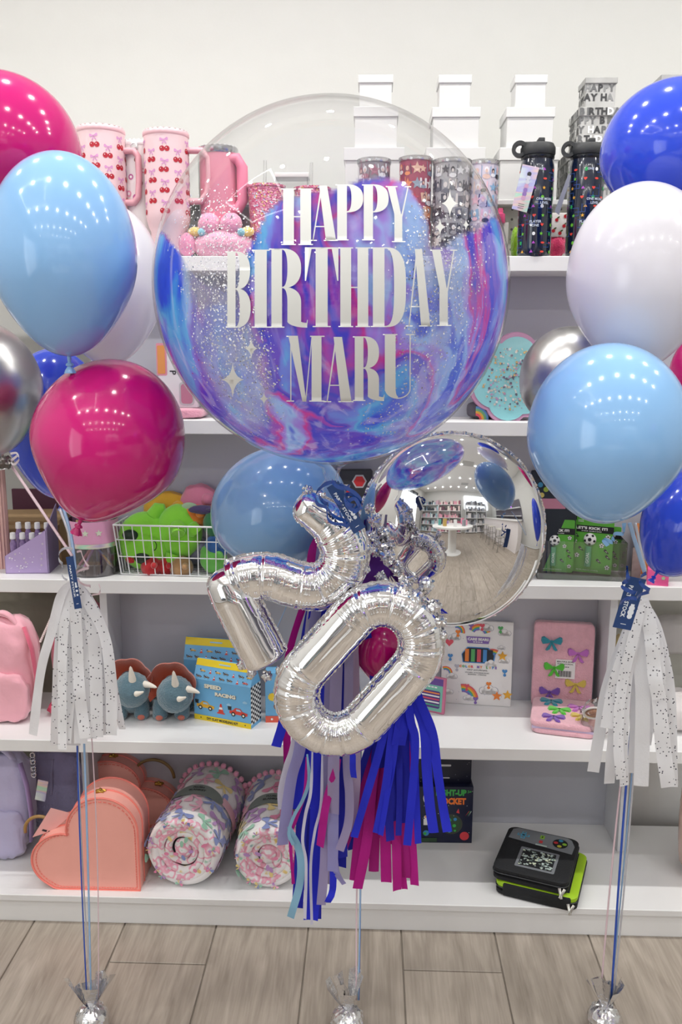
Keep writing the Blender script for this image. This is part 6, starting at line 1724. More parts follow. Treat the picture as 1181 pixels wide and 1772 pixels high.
# fuzzy journals
FPK = FUR('F8BCC8', .8)
bowc = [plm('2E93A6'), plm('BF6CC0'), plm('58C63A'), plm('DCC257'), plm('7E54B4')]
def bow3(parent, u, v, mf, s, mat):
    # a raised bow made of two loops and two tails
    m = MB()
    for q in bow(u, v, s):
        n = len(q); V = [mf(x, y, 0) for x, y in q] + [mf((x - u)*.9 + u, (y - v)*.9 + v, .005) for x, y in q]
        m.add(V, [tuple(range(n, 2*n))] + [(i, (i + 1) % n, (i + 1) % n + n, i + n) for i in range(n)])
    build('bow', m, mat, parent, angle=40)
A, w, h_ = frame2((921, 1224), (1026, 1232), ZD); A.y += .02
hh = at(925, 1072, A.y + .02).z - ZD
t = thing('fuzzy_journal', 'pink fuzzy journal standing upright with five coloured bows and a barcode sticker', 'book', A, rot=(R(-4), 0, h_))
build('fur_cover', MB().add(*(lambda b: (b.V, b.F))(softbox(w, .032, hh, 28, 16, .012, 2, f=9)), m=TR(w/2, .0, 0)), FPK, t, angle=180)
mf = front(-.0165)
for (u, v), mt, s in zip(((.30, .78), (.74, .66), (.36, .48), (.72, .30), (.30, .19)), bowc, (.028,)*5): bow3(t, w*u, hh*v, mf, s, mt)
p = Print(front(-.0185)); p.poly(rect(w*.38, w*.70, hh*.36, hh*.58), 0)
p.text('BEAUTIFUL BOWS', w*.54, hh*.555, hh*.018, 1, wmax=w*.28); p.text('FURRY JOURNAL', w*.54, hh*.527, hh*.018, 1, wmax=w*.26); p.text('~4', w*.54, hh*.495, hh*.014, 1)
for i in range(15): p.poly(rect(w*(.43 + .0145*i), w*(.43 + .0145*i + (.006 if i % 3 else .010)), hh*.38, hh*.45), 1, .0012)
build('barcode_sticker', p.mb, [M('F2F0EE', .5), BLACK], t, smooth=False)
A, w, h_ = frame2((916, 1268), (1030, 1284), ZD)
B_ = onz(905, 1225, ZD + .03)
dd = .175
t = thing('fuzzy_journal', 'pink fuzzy journal lying flat in front of the upright one with five coloured bows', 'book', A, rz=h_ + R(3))
th_ = .036
build('fur_cover', softbox(w, dd, th_*.5, 14, 8, .02, 4, f=9, m=TR(w/2, dd/2, th_*.48)), FPK, t, angle=180)
build('fur_cover', softbox(w*1.0, dd, th_*.42, 14, 8, .02, 5, f=9, m=TR(w/2 + .003, dd/2, 0)), FPK, t, angle=180)
build('pages', MB().box(.006, w - .002, .004, dd - .006, th_*.36, th_*.54), M('C9B8D6', .7), t, smooth=False)
mf = flatmap((0, 0, th_*.985), (1, 0, 0), (0, 1, 0), (0, 0, 1))
for (u, v), mt in zip(((.30, .80), (.75, .66), (.44, .50), (.80, .34), (.36, .2)), bowc): bow3(t, w*u, dd*v, mf, .030, mt)
# clear bag with brown cookie
c = onz(1030, 1240, ZD)
t = thing('cellophane_bag', 'clear cellophane bag with a brown furry piece between the journals and the right tassel', 'bag', (at(1033, 1230, 2.13).x, 2.13, ZD))
build('bag_film', MB().ball((0, 0, .052), (.040, .024, .052), 26, fn=lambda d: 1 + .22*noise.noise(d*3.2)), clear_mat('cellophane', base=.12), t, angle=25)
build('brown_piece', MB().ball((-.004, 0, .066), (.026, .012, .012), 20), M('A8795E', .8, bump=.4), t)
build('white_rim', MB().tube([( -.004 + .030*math.cos(2*PI*i/24), -.004, .066 + .015*math.sin(2*PI*i/24)) for i in range(24)], .003, 8, closed=True), M('F1E9E4', .7), t)
build('pink_piece', MB().ball((.0, 0, .026), (.022, .016, .026), 20, fn=fz(.2, 3, 4)), M('D9A6A2', .7), t)

# ---- fourth shelf, left bay: pink velvet bags
PKV = M('F6B2C0', .8, var=.10, bump=.35, bscale=50, sheen=.7, scale=12)
PKD = M('D8607C', .8, var=.10, bump=.3, bscale=50, sheen=.6)
def backpack(label, px0, px1, pyt, pyb, z, shift, mat, mat2, rz=0., pocket=True):
    A = onz((px0 + px1)/2, pyb, z); A.y += shift
    k = mpp((px0 + px1)/2, (pyt + pyb)/2, A.y); w = (px1 - px0)*k; hh = at((px0 + px1)/2, pyt, A.y + .04).z - z
    t = thing('backpack', label, 'bag', (at((px0 + px1)/2, pyb, A.y).x, A.y + .05, z), rz=rz)
    build('bag_body', softbox(w, .10, hh*.96, 24, 3.4, .10, px0, f=3.5), mat, t, angle=180)
    if pocket: build('front_pocket', softbox(w*.88, .05, hh*.46, 18, 4, .12, px0 + 5, m=TR(0, -.042, .004), f=4), mat, t, angle=180)
    hm = MB()
    n = 16
    hm.tube([(-w*.15 + w*.45*i/n, -.02, hh*(.88 + .12*math.sin(PI*i/n))) for i in range(n + 1)], .011, 12, flat=.6, up=(0, 1, 0)); build('top_handle', hm, mat, t, angle=180)
    sm = MB(); sm.tube([(w*.40, -.03, hh*.88), (w*.52, -.045, hh*.70), (w*.56, -.045, hh*.45), (w*.50, -.03, hh*.15)], .010, 12, flat=.5, up=(0, 1, 0)); build('shoulder_strap', sm, mat2, t, angle=180)
    zm = MB(); zm.tube([(-w*.02, -.053, hh*.5), (-.0, -.052, hh*.72), (w*.02, -.045, hh*.88)], .003, 8); build('zipper', zm, mat2, t)
    return t
backpack('pink velvet quilted backpack at the left frame edge on the fourth shelf', -62, 62, 1058, 1256, ZD, .02, PKV, PKD)
t = backpack('darker pink velvet backpack behind the left white tassel', 88, 184, 1034, 1222, ZD, -.03, PKD, PKD, pocket=False)
cbm = MB(); rg = random.Random(2)
for i in range(26):
    q = i/25; p_ = at(104 - 34*q, 1035 + 75*q, 2.13); p_ -= t.location
    cbm.ball((p_.x, p_.y, p_.z), (.0035, .003, .0035), 8)
tag(build('beaded_trim', cbm, M('F3DCDC', .3), t), kind='stuff')
PKD2 = M('C84A66', .8, var=.05)
t = thing('felt_pouch', 'coral pink pouch lying behind the left white tassel', 'pouch', (at(130, 1190, 2.2).x, 2.23, ZD)); build('pouch_body', softbox(.16, .10, .035, 12, 4, .1, 2), PKD2, t, angle=180)

# ---- bottom shelf
LIL = M('BDB8DA', .75, var=.12, bump=.45, bscale=45, sheen=.6, scale=10)
LILD = M('8F8BB0', .85, var=.15, bump=.8, bscale=120, sheen=.8, scale=20)
backpack('pale lilac puffy backpack at the left frame edge on the bottom shelf', -58, 54, 1292, 1498, ZE, .03, LIL, M('A58FC0', .6), pocket=True)
backpack('darker lilac fur backpack behind the pale lilac one', 44, 148, 1285, 1440, ZE, -.03, LILD, LILD, pocket=False)
t = thing('hang_tag', 'holographic tag hanging beside the lilac backpacks', 'tag', at(72, 1368, 2.12)); build('card', MB().box(-.014, .014, -.0005, .0005, -.03, .03), holo, t, smooth=False, rot=(0, R(12), 0))
t = thing('silver_chain', 'silver chain strap hanging between the lilac backpacks', 'chain', at(57, 1320, 2.13))
for i in range(7): build('chain_link', MB().tube([(.006*math.cos(2*PI*j/12) , .006*math.sin(2*PI*j/12)*(i % 2), .022 - .0095*i + .007*math.sin(2*PI*j/12 + (0 if i % 2 == 0 else 0))*(1 if i % 2 == 0 else .6)) for j in range(12)], .0018, 6, closed=True), M('CFCFD6', .2, metal=1), t)
# coral heart cases
COR, CORD, GOLD = M('FFB4A7', .5, var=.03, bump=.04, bscale=200), M('F98B7E', .5), M('B89048', .28, metal=1.)
def heart_case(label, pbl, pbr, pyt, shift, s=1., depth=.13, handle_side=-1, zlift=0.):
    A, w, h_ = frame2(pbl, pbr, ZE); A.y += shift
    hh = at(pbr[0], pyt, A.y).z - ZE
    # outline of a heart resting on one edge: square corner bottom right, lobes at the top and at the left
    q = w*.62
    P = [(w, 0), (w, hh*.66)]
    cx, cz, rx, rz_ = w*.655, hh*.64, w*.345, hh*.36
    for i in range(1, 22): a = R(0 + 180*i/21); P.append((cx + rx*math.cos(a), cz + rz_*math.sin(a)))
    P.append((w*.312, hh*.60))
    cx2, cz2, r2x, r2z = w*.30, hh*.305, w*.34, hh*.305
    for i in range(1, 22): a = R(90 + 138*i/21); P.append((cx2 + r2x*math.cos(a), cz2 + r2z*math.sin(a)))
    P += [(w*.16, .004), (w*.22, 0)]
    if handle_side > 0: P = [(w - x, z) for x, z in P][::-1]
    t = thing('heart_case', label, 'case', (A.x, A.y, ZE), rz=h_, group='coral heart-shaped vanity cases')
    build('case_body', MB().prism(P, 0, depth), COR, t, angle=50)
    c = Vector((w*.55, hh*.4))
    def inset(f): return [(c.x + (x - c.x)*f, c.y + (z - c.y)*f) for x, z in P]
    for y in (-.0015, .042, depth + .0005):
        m = MB(); Q = inset(1.004); m.tube([(x, y, z + .0005) for x, z in Q], .0026, 6, closed=True, up=(0, 1, 0)); build('piping', m, CORD, t)
    m = MB(); Q = inset(.935)
    L_ = len(Q); tot = 0
    for i in range(L_):
        a, b_ = Vector((Q[i][0], -.001, Q[i][1])), Vector((Q[(i + 1) % L_][0], -.001, Q[(i + 1) % L_][1])); d = (b_ - a).length
        n = max(1, int(d/.007))
        for j in range(n):
            p0, p1 = a.lerp(b_, (j + .15)/n), a.lerp(b_, (j + .8)/n); m.tube([p0, p1], .0013, 5)
    tag(build('stitching', m, CORD, t), kind='stuff')
    hx, hz = w*.12, hh*.52
    m = MB(); n = 18
    m.tube([(hx - .036 + .040*math.cos(a), depth*.45, hz + .002 + .040*math.sin(a)) for a in [R(-60 + 250*i/n) for i in range(n + 1)]][::-1], .0045, 10); build('bamboo_handle', m, M('A8824A', .35, bump=.2, bscale=30, var=.2), t, angle=180) if handle_side < 0 else build('bamboo_handle', MB().tube([(w*.80 + .060*math.cos(a), depth*.4, hh*.68 + .055*math.sin(a)) for a in [R(150 - 150*i/n) for i in range(n + 1)]], .0045, 10), M('8C7244', .35, bump=.2, bscale=30, var=.2), t, angle=180)
    for (x, z) in ((w*.62, hh*1.003), (w*.0 + .008, hh*.42)) if handle_side < 0 else ((w*.36, hh*1.003), (w*.86, hh*.60)):
        m = MB(); m.ball((x, depth*.32, z), (.013, .008, .005), 14, fn=lambda d: 1 + .3*math.sin(5*math.atan2(d.y, d.x))); m.ball((x, depth*.32, z + .004), (.005, .005, .005), 10)
        build('gold_clasp', m, GOLD, t)
    return t
heart_case('coral heart-shaped vanity case in front, its flat face towards the viewer', (66, 1537), (243, 1541), 1383, 0, depth=.105)
heart_case('coral heart-shaped vanity case standing behind the front one with its handle to the right', (106, 1482), (270, 1490), 1318, .20 - .035, depth=.10, handle_side=1)
A_ = onz(243, 1541, ZE)
quadcard('price_tag', 'pale pink tag hanging from the handle of the front coral case', 'tag', [(88, 1398), (126, 1408), (92, 1437), (56, 1449)], 2.03, M('F0B8B4', .5), lambda p, w, h: (p.text('~3', w*.62, -h*.70, h*.10, 0), p.text('~2', w*.62, -h*.84, h*.08, 0)))
# rolled blankets
PASTEL = bpy.data.materials.new('pastel_print'); PASTEL.use_nodes = True
nt = PASTEL.node_tree; N = nt.nodes; L = nt.links; b = N['Principled BSDF']; b.inputs['Roughness'].default_value = .85
tc = N.new('ShaderNodeTexCoord'); nz_ = N.new('ShaderNodeTexNoise'); nz_.inputs['Scale'].default_value = 34; nz_.inputs['Detail'].default_value = 1.5; L.new(tc.outputs['Object'], nz_.inputs['Vector'])
rp = N.new('ShaderNodeValToRGB'); e = rp.color_ramp.elements; e[0].position = .30; e[0].color = lin('E9CE86'); e[1].position = .72; e[1].color = lin('9A8CC6')
for p_, h in ((.36, 'F3F0F0'), (.47, 'F3F0F0'), (.50, 'EFA3BC'), (.56, 'F2C2D0'), (.59, 'F3F0F0'), (.66, 'F1EEF0'), (.69, 'A6D0B8')):
    q = e.new(p_); q.color = lin(h)
L.new(nz_.outputs['Fac'], rp.inputs['Fac']); L.new(rp.outputs[0], b.inputs['Base Color'])
def blanket(label, pf, pb, rpx, Yf, Yb, seed, pal):
    F0, B0 = at(*pf, Yf), at(*pb, Yb); r = rpx*mpp(*pf, Yf)
    F0.z = ZE + r; B0.z = ZE + r
    ax_ = (B0 - F0); L_ = ax_.length
    rz = math.atan2(-ax_.x, ax_.y)
    t = thing('rolled_blanket', label, 'blanket', (F0.x, F0.y, ZE), rz=rz, group='rolled plush blankets printed with bows')
    body = M('F3F0F0', .85, var=.03, bump=.3, bscale=70, sheen=.4)
    n = 56; V = []; Fc = []
    prof = [(r*.80, .004), (r*.90, -.004), (r*.97, .006), (r, .022), (r, L_*.3), (r*.95, L_*.45), (r*.95, L_*.52), (r*1.0, L_*.66), (r*1.02, L_*.97), (r*.9, L_)]
    m = MB().lathe(prof, n, m=TR(0, 0, r, rx=R(-90)), cap=False)
    m.V = [tuple(Vector(v)*1) for v in m.V]
    m.V = [(x*(1 + .02*noise.noise(Vector((x*25, y*12, z*25)))), y, max(0, r + (z - r)*(1 + .02*noise.noise(Vector((x*25, y*12, z*25 + 4)))))) for x, y, z in m.V]
    build('outer_layer', m, body, t, angle=180)
    sp = MB(); V = []; turns = 4.0; N_ = 190
    for i in range(N_ + 1):
        q = i/N_; a = 2*PI*turns*q; rr = r*.86*(1 - q)**.85 + .004
        y = .006 + .018*q + .003*math.sin(a*2.7)
        wob = 1 + .06*noise.noise(Vector((math.cos(a)*2, math.sin(a)*2, q*3 + seed)))
        V.append((rr*math.cos(a)*wob, y, r + rr*math.sin(a)*wob))
    sp.ball((0, .014, r), (.022, .012, .022), 16, fn=lambda d: 1 + .2*noise.noise(d*4)); sp.tube(V, [max(.005, .0125*(1 - .4*i/N_)) for i in range(N_ + 1)], 12, up=(0, 1, 0)); build('rolled_layers', sp, [PASTEL], t, angle=180)
    mats_ = [M(h, .8, sheen=.3) for h in pal]
    p = Print(lambda u, v, l: Vector(((r*(.955 if .40*L_ < v < .57*L_ else 1.0)*1.03 + l)*math.sin(u/r), v, r + (r*(.955 if .40*L_ < v < .57*L_ else 1.0)*1.03 + l)*math.cos(u/r)))); rg = random.Random(seed)
    rows = 0; v = .020
    while v < L_*.95:
        for j in range(-4, 5):
            u = j*.060 + (.030 if rows % 2 else 0)
            if abs(u) > r*2.3: continue
            kind = rg.randrange(len(pal)); s = rg.uniform(.024, .031)
            if not (.41*L_ < v < .59*L_ and abs(u) < r*.75):
                for q in bow(u + rg.uniform(-.004, .004), v, s, rg.uniform(-2.5, 2.5)): p.poly(q, kind)
        v += .046; rows += 1
    build('printed_bows', p.mb, mats_, t, smooth=False)
    fr2 = Print(lambda u, v, l: Vector((u, -.0065 - l, r + v)))
    for j in range(11):
        a = j*2*PI/11 + rg.random(); rr = r*(.90)
        for q in bow(rr*math.cos(a)*.97, rr*math.sin(a)*.97, .010, rg.random()*6): fr2.poly([(x, y) for x, y in q], rg.randrange(len(pal)))
    tag(build('printed_bows', fr2.mb, mats_, t, smooth=False), kind='stuff')
    ce = Print(lambda u, v, l: Vector((u, -.004 - l, r + v)))
    for j in range(9):
        a = rg.random()*6.28; rr = r*rg.uniform(.12, .72)
        ce.poly(circ(rr*math.cos(a), rr*math.sin(a), rg.uniform(.006, .010), 9, .005, a), rg.randrange(len(pal)))
    tag(build('printed_folds', ce.mb, mats_, t, smooth=False), kind='stuff')
    q = MB()
    for i in range(30):
        a = 2*PI*i/30
        q.ball((r*1.06*math.cos(a), L_*.97, max(.008, r + r*1.06*math.sin(a))), (.0085, .009, .0085), 10)
    tag(build('pompom_fringe', q, plm('EFA3BE'), t), kind='stuff')
    lb = MB(); n = 24; Vs = []
    for i in range(n + 1):
        a = R(-46 + 92*i/n)
        wv_ = .036*math.sqrt(max(0.02, 1 - ((i/n - .5)*2)**2))
        for s_ in (0, 1): Vs.append((r*1.0*math.sin(a)*1.03, L_*.46 + (wv_ if s_ else -.012*wv_/.036 - .006), r + r*1.03*math.cos(a)))
    lb.add(Vs, [(2*i, 2*i + 2, 2*i + 3, 2*i + 1) for i in range(n)]); build('grey_label', lb, M('7C8581', .7), t, smooth=True, angle=180)
    p2 = Print(lambda u, v, l: Vector((r*1.035*math.sin(u/r), L_*.46 + v, r + r*1.04*math.cos(u/r)))); p2.text('PLUSH', 0, .020, .0085, 0, bold=.05); p2.text('BLANKET', 0, .006, .0085, 0, bold=.05)
    build('printed_lettering', p2.mb, M('3A3F3E', .6), t, smooth=False)
    sb_ = MB(); 
    for sg in (-1, 1):
        Vs = []
        for i in range(9):
            a = R(sg*(44 + 60*i/8)); Vs += [(r*1.02*math.sin(a), L_*.44, r + r*1.02*math.cos(a)), (r*1.02*math.sin(a), L_*.55, r + r*1.02*math.cos(a))]
        sb_.add(Vs, [(2*i, 2*i + 2, 2*i + 3, 2*i + 1) for i in range(8)])
    build('pink_band', sb_, M('E7B8C4', .7), t, smooth=True, angle=180)
PAL = ['E88AAE', '9CCDB4', 'EBD48E', '8492C8', 'C093CC', 'F2B4CA']
blanket('rolled white plush blanket with pastel bows beside the coral cases', (315, 1480), (372, 1400), 65, 2.015, 2.31, 3, PAL)
blanket('rolled white plush blanket with pastel bows half hidden by the blue tassel', (464, 1487), (478, 1400), 58, 2.015, 2.31, 8, PAL)
# rocket kit
A, w, h_ = frame2((722, 1458), (817, 1460), ZE)
t = thing('rocket_kit_box', 'dark blue light-up rocket kit box behind the blue tassel on the bottom shelf', 'box', A, rz=h_ + R(1)); hh = height(770, 1362, A)
build('carton', MB().box(0, w, 0, .05, 0, hh, bev=.001), M('141A38', .4), t)
build('hang_card', MB().box(0, w*.97, .02, .05, hh, hh*1.42, bev=.001), M('10142A', .4), t)
p = Print(front(-.0004)); rg = random.Random(6)
p.text('LIGHT-UP', w*.60, hh*.90, hh*.115, 0, wmax=w*.55, bold=.06); p.text('ROCKET', w*.62, hh*.75, hh*.12, 1, wmax=w*.50, bold=.06); p.text('3+', w*.93, hh*.92, hh*.05, 0)
p.poly(circ(w*.62, hh*.34, w*.20, 28), 2); p.poly(circ(w*.62, hh*.34, w*.165, 28), 3, .0010)
for i in range(9): p.poly(circ(w*(.62 + rg.uniform(-.11, .11)), hh*(.34 + rg.uniform(-.14, .14)), w*rg.uniform(.02, .045), 9), rg.choice((0, 4, 0)), .0013)
p.poly(circ(w*.86, hh*.13, w*.085, 18), 5); p.poly(circ(w*.16, hh*.18, w*.055, 14), 4, .0012); p.poly(circ(w*.14, hh*.17, w*.03, 8), 0, .0014); p.poly(circ(w*.15, hh*.80, w*.055, 14, hh*.09), 6); p.poly(circ(w*.15, hh*.46, w*.035, 12), 6); p.poly(rect(w*.11, w*.19, hh*.32, hh*.43), 6); p.poly(circ(w*.15, hh*.47, w*.02, 10), 7, .0013)
p.poly(rect(w*.08, w*.36, hh*.02, hh*.09), 3); p.poly([(w*.70, hh*.55), (w*.76, hh*.53), (w*.74, hh*.62)], 5)
for i in range(26): p.poly(circ(w*rg.random(), hh*rg.random(), rg.choice((.0006, .0010)), 6), 6, .0005)
for i, mi in enumerate((5, 0, 6)): p.poly([(w*(.86 + .03*i), hh*.48), (w*(.93 + .02*i), hh*.58), (w*(.935 + .02*i), hh*.57)], mi)
build('printed_front', p.mb, [M('3FAE4E', .4), M('EE7A30', .4), M('3C4038', .4), M('2C4A30', .4), M('3E8FC8', .4), M('D8404A', .4), M('EDEDED', .4), M('E89A6A', .4)], t, smooth=False)
p = Print(front(.0195)); p.poly(rrect(w*.40, w*.60, hh*1.30, hh*1.335, .003), 0); p.poly(rrect(w*.42, w*.58, hh*1.09, hh*1.11, .002), 0)
for i in range(12): p.poly(circ(w*rg.random()*.95, hh*(1.02 + .38*rg.random()), .0007, 6), 0)
build('printed_hanger', p.mb, [M('C9C9CE', .4)], t, smooth=False)
# game themed lunch bags
BK = M('15171B', .75, var=.15, bump=.25, bscale=300); LIM = M('A6D020', .6, var=.03); GRY = M('7D8186', .6)
def lunch(label, TL, TRp, BL, zt, z0, top):
    a, b_, d_ = onz(*TL, zt), onz(*TRp, zt), onz(*BL, zt)
    w = (b_ - a).length; dd = (d_ - a).length; rz = math.atan2(b_.y - a.y, b_.x - a.x)
    t = thing('lunch_bag', label, 'bag', (d_.x, d_.y, z0), rz=rz, group=None)
    H_ = zt - z0
    m = MB()
    def slab(i0, z0_, z1_, ins):
        P = rrect(ins, w - ins, ins, dd - ins, .022, 7); n = len(P)
        V = []; zs = [(z0_, .004), (z0_ + .003, 0), (z1_ - .003, 0), (z1_, .004)]
        for z, i_ in zs:
            for x, y in P: V.append((w/2 + (x - w/2)*(1 - i_/w*2), dd/2 + (y - dd/2)*(1 - i_/dd*2), z))
        F = [tuple(range(n))[::-1], tuple(range(3*n, 4*n))]
        for j in range(3):
            for i in range(n): F.append((j*n + i, j*n + (i + 1) % n, (j + 1)*n + (i + 1) % n, (j + 1)*n + i))
        return MB().add(V, F)
    build('bag_body', slab(0, 0, H_*.42, 0), BK, t, angle=50)
    build('lime_side', slab(0, H_*.40, H_*.62, .003), LIM if not top else BK, t, angle=50)
    build('bag_lid', slab(0, H_*.60, H_, 0), BK if top else LIM, t, angle=50)
    if not top: build('front_panel', MB().box(w*.10, w*.93, -.003, .02, .001, H_*.97, bev=.004), BK, t); build('top_panel', MB().box(w*.02, w*.90, .02, dd - .012, H_ - .002, H_ + .001, bev=.0005, seg=1), BK, t)
    zp = MB(); P = rrect(-.0008, w + .0008, -.0008, dd + .0008, .022, 7); zp.tube([(x, y, H_*.60) for x, y in P], .0016, 6, closed=True, up=(0, 0, 1)); build('zipper_track', zp, M('2B2E33', .5), t)
    for dx, an in ((w*.90, -20), (w*.97, 25)):
        build('zipper_pull', MB().box(-.0035, .0035, -.0012, .0012, -.026, 0, bev=.0006, m=TR(dx, -.003, H_*.60, rz=0, ry=R(an), rx=R(-25))), M('C9C6BE', .25, metal=1), t)
    if top:
        f = flatmap((0, 0, H_), (1, 0, 0), (0, 1, 0), (0, 0, 1)); p = Print(f)
        p.poly([(w*.05, dd*.70), (w*.95, dd*.62), (w*.96, dd*.80), (w*.90, dd*.93), (w*.84, dd*.965), (w*.14, dd*.965), (w*.07, dd*.92)], 0, .0006)
        p.poly(circ(w*.76, dd*.80, w*.105, 22, dd*.105), 1, .0012)
        for u, v, mi in ((.76, .865, 2), (.76, .735, 4), (.70, .80, 3), (.82, .80, 5)): p.poly(circ(w*u, dd*v, w*.032, 12), mi, .0018)
        for u, v, a in ((.24, .875, 0), (.24, .765, 0), (.185, .82, 0), (.295, .82, 0), (.24, .82, 1)):
            p.poly(rrect(w*u - w*.030, w*u + w*.030, dd*v - w*.028, dd*v + w*.028, w*.008), 6, .0012); p.poly(rrect(w*u - w*.018, w*u + w*.018, dd*v - w*.016, dd*v + w*.016, w*.006), 0 if not a else 1, .0018)
        p.poly(rect(w*.47, w*.53, dd*.82, dd*.90), 5, .0012); p.poly([(w*.495, dd*.88), (w*.515, dd*.88), (w*.505, dd*.86), (w*.515, dd*.86), (w*.492, dd*.83)], 1, .0018); p.poly(rect(w*.475, w*.525, dd*.72, dd*.78), 3, .0012)
        p.poly(rrect(w*.27, w*.80, dd*.12, dd*.56, .004), 0, .0008); p.poly(rrect(w*.31, w*.76, dd*.16, dd*.52, .002), 1, .0014)
        rg = random.Random(4)
        for i in range(150):
            u, v = rg.uniform(.32, .75), rg.uniform(.17, .51); p.poly(circ(w*u, dd*v, rg.uniform(.0022, .0050), 4, None, rg.random()*3), rg.choice((7, 7, 8, 9, 1)), .0018 + .000004*i)
        p.poly(rrect(w*.44, w*.60, dd*.655, dd*.685, .001), 7, .0014)
        build('printed_controls', p.mb, [GRY, M('14161A', .6), M('2C8BB0', .5), M('C8323A', .5), M('C9C23A', .5), M('8EC23A', .5), M('4FB4DC', .5), M('C9DAD4', .3, metal=.2), M('7C8F88', .3, metal=.2), M('E3EDD2', .3, metal=.2)], t, smooth=False)
    else:
        build('side_loop', MB().tube([(-.002, dd*.55, H_*.5), (-.012, dd*.5, H_*.7), (-.012, dd*.4, H_*.6), (-.002, dd*.35, H_*.4)], .002, 8), BK, t)
    return t
lunch('black lunch bag with lime green sides lying under the other lunch bag', (872, 1446), (1002, 1474), (857, 1524), ZE + .036, ZE, False)
lunch('black lunch bag printed like a game controller, lying on the lime one', (866, 1424), (986, 1450), (852, 1499), ZE + .072, ZE + .037, True)
# white fabric things in the right bay
TUL = M('F2EDEC', .8, trans=.3, var=.03)
for lab, px, py, sx, sy, sz, Y, z, e in (('white padded cushion at the right frame edge on the fourth shelf', 1165, 1290, .19, .16, .085, 2.18, ZD, 3), ('cream furry white toy behind the right tassel', 1180, 1180, .20, .10, .12, 2.50, ZD, 2.4)):
    t = thing('cushion', lab, 'cushion', (at(px, py, Y).x, Y + .04, z + (.085 if Y > 2.4 else 0))); build('cushion_body', softbox(sx, sy, sz, 20, e, .10, px), TUL, t, angle=180)
t = thing('wrapped_gift', 'clear wrapped peach parcel at the right frame edge above the bottom shelf', 'bag', (at(1222, 1400, 2.10).x, 2.12, ZE)); build('parcel', softbox(.10, .10, .31, 20, 3, .12, 3), M('F2CFC0', .3, coat=.5, var=.1), t, angle=180)
t = thing('white_bin', 'white storage crate in the right bay behind the ribbons on the bottom shelf', 'box', (.94, 2.42, 0)); build('crate_body', MB().box(-.20, .6, 0, .12, 0, .44, bev=.006), M('ECEBE8', .6), t)
t = thing('display_table', 'cream display counter seen through the right bay of the shelf unit', 'table', (1.0, 2.75, 0)); build('counter_top', MB().box(-.36, .9, -.2, .15, .77, .80, bev=.003), M('F2F1EA', .5), t); build('counter_front', MB().box(-.34, .88, -.12, .12, 0, .77), M('E6E4DA', .7), t, smooth=False)
t = thing('plush_toy', 'golden curly plush piece behind the right tag', 'plush', (at(1072, 1115, 2.42).x, 2.42, at(1072, 1118, 2.42).z)); build('body', MB().ball((0, 0, 0), (.022, .02, .035), 24, fn=fz(.2, 6, 3)), FUR('DCC48C'), t)
# behind the left bay: cloth covered table, cartons, a maroon panel and a ribbed pink column
t = thing('covered_table', 'table draped with a grey-beige cloth behind the left bay of the shelf unit', 'table', (-1.35, 2.66, 0))
m = MB(); V = []; F = []; nx_, ny_ = 40, 14
for j in range(ny_ + 1):
    for i in range(nx_ + 1):
        q = j/ny_; x = -.6 + 1.25*i/nx_
        y = -.22 + (.05*noise.noise(Vector((x*4, q*2, 0))) if q < .6 else (q - .6)*1.0)
        V.append((x, y + .015*noise.noise(Vector((x*9, q*3, 1))), .74*min(1, q/.6)))
for j in range(ny_):
    for i in range(nx_):
        a = j*(nx_ + 1) + i; F.append((a, a + 1, a + nx_ + 2, a + nx_ + 1))
build('table_cloth', m.add(V, F), M('8E897C', .85, bump=.2, bscale=80), t, angle=180); build('table_top', MB().box(-.6, .6, -.18, .20, .70, .735), M('8A8478', .7), t, smooth=False)
BX = M('A98A66', .8, bump=.1, bscale=40)
for lab, x, y, w_, d_, h__, z_, rz in (('open brown cardboard box behind the lilac display box', -1.10, 2.62, .30, .2, .20, .740, 8), ('flat brown carton on the covered table under the third shelf', -.92, 2.56, .20, .12, .05, .745, -10)):
    t = thing('cardboard_box', lab, 'box', (x, y, z_), rz=R(rz)); build('carton', MB().box(-w_/2, w_/2, -d_/2, d_/2, 0, h__, bev=.001), BX, t); build('flap', MB().box(-w_/2, w_/2, -d_/2 - .06, -d_/2, h__ - .012, h__ - .009, m=None), BX, t, smooth=False)
t = thing('maroon_panel', 'dark maroon board standing on the table behind the lilac bottle display', 'board', (at(70, 900, 2.80).x, 2.80, .735)); k = mpp(70, 900, 2.80)
build('board', MB().box(-46*k, 80*k, -.006, .005, 0, at(70, 846, 2.80).z - .735, bev=.001), M('4E1E36', .6), t)
t = thing('ribbed_column', 'pale pink ribbed column at the left frame edge behind the third shelf', 'column', (at(-8, 900, 2.32).x, 2.325, ZC)); k = mpp(0, 900, 2.32)
m = MB(); P = []; n = 80
for i in range(n): a = 2*PI*i/n; rr = .030*(1 + .06*math.cos(20*a)); P.append((rr*math.cos(a), rr*math.sin(a)))
hc = .40
m.add([(x, y, 0) for x, y in P] + [(x, y, hc) for x, y in P], [(i, (i + 1) % n, (i + 1) % n + n, i + n) for i in range(n)]); build('column_body', m, M('DDB3AC', .6), t, angle=60)
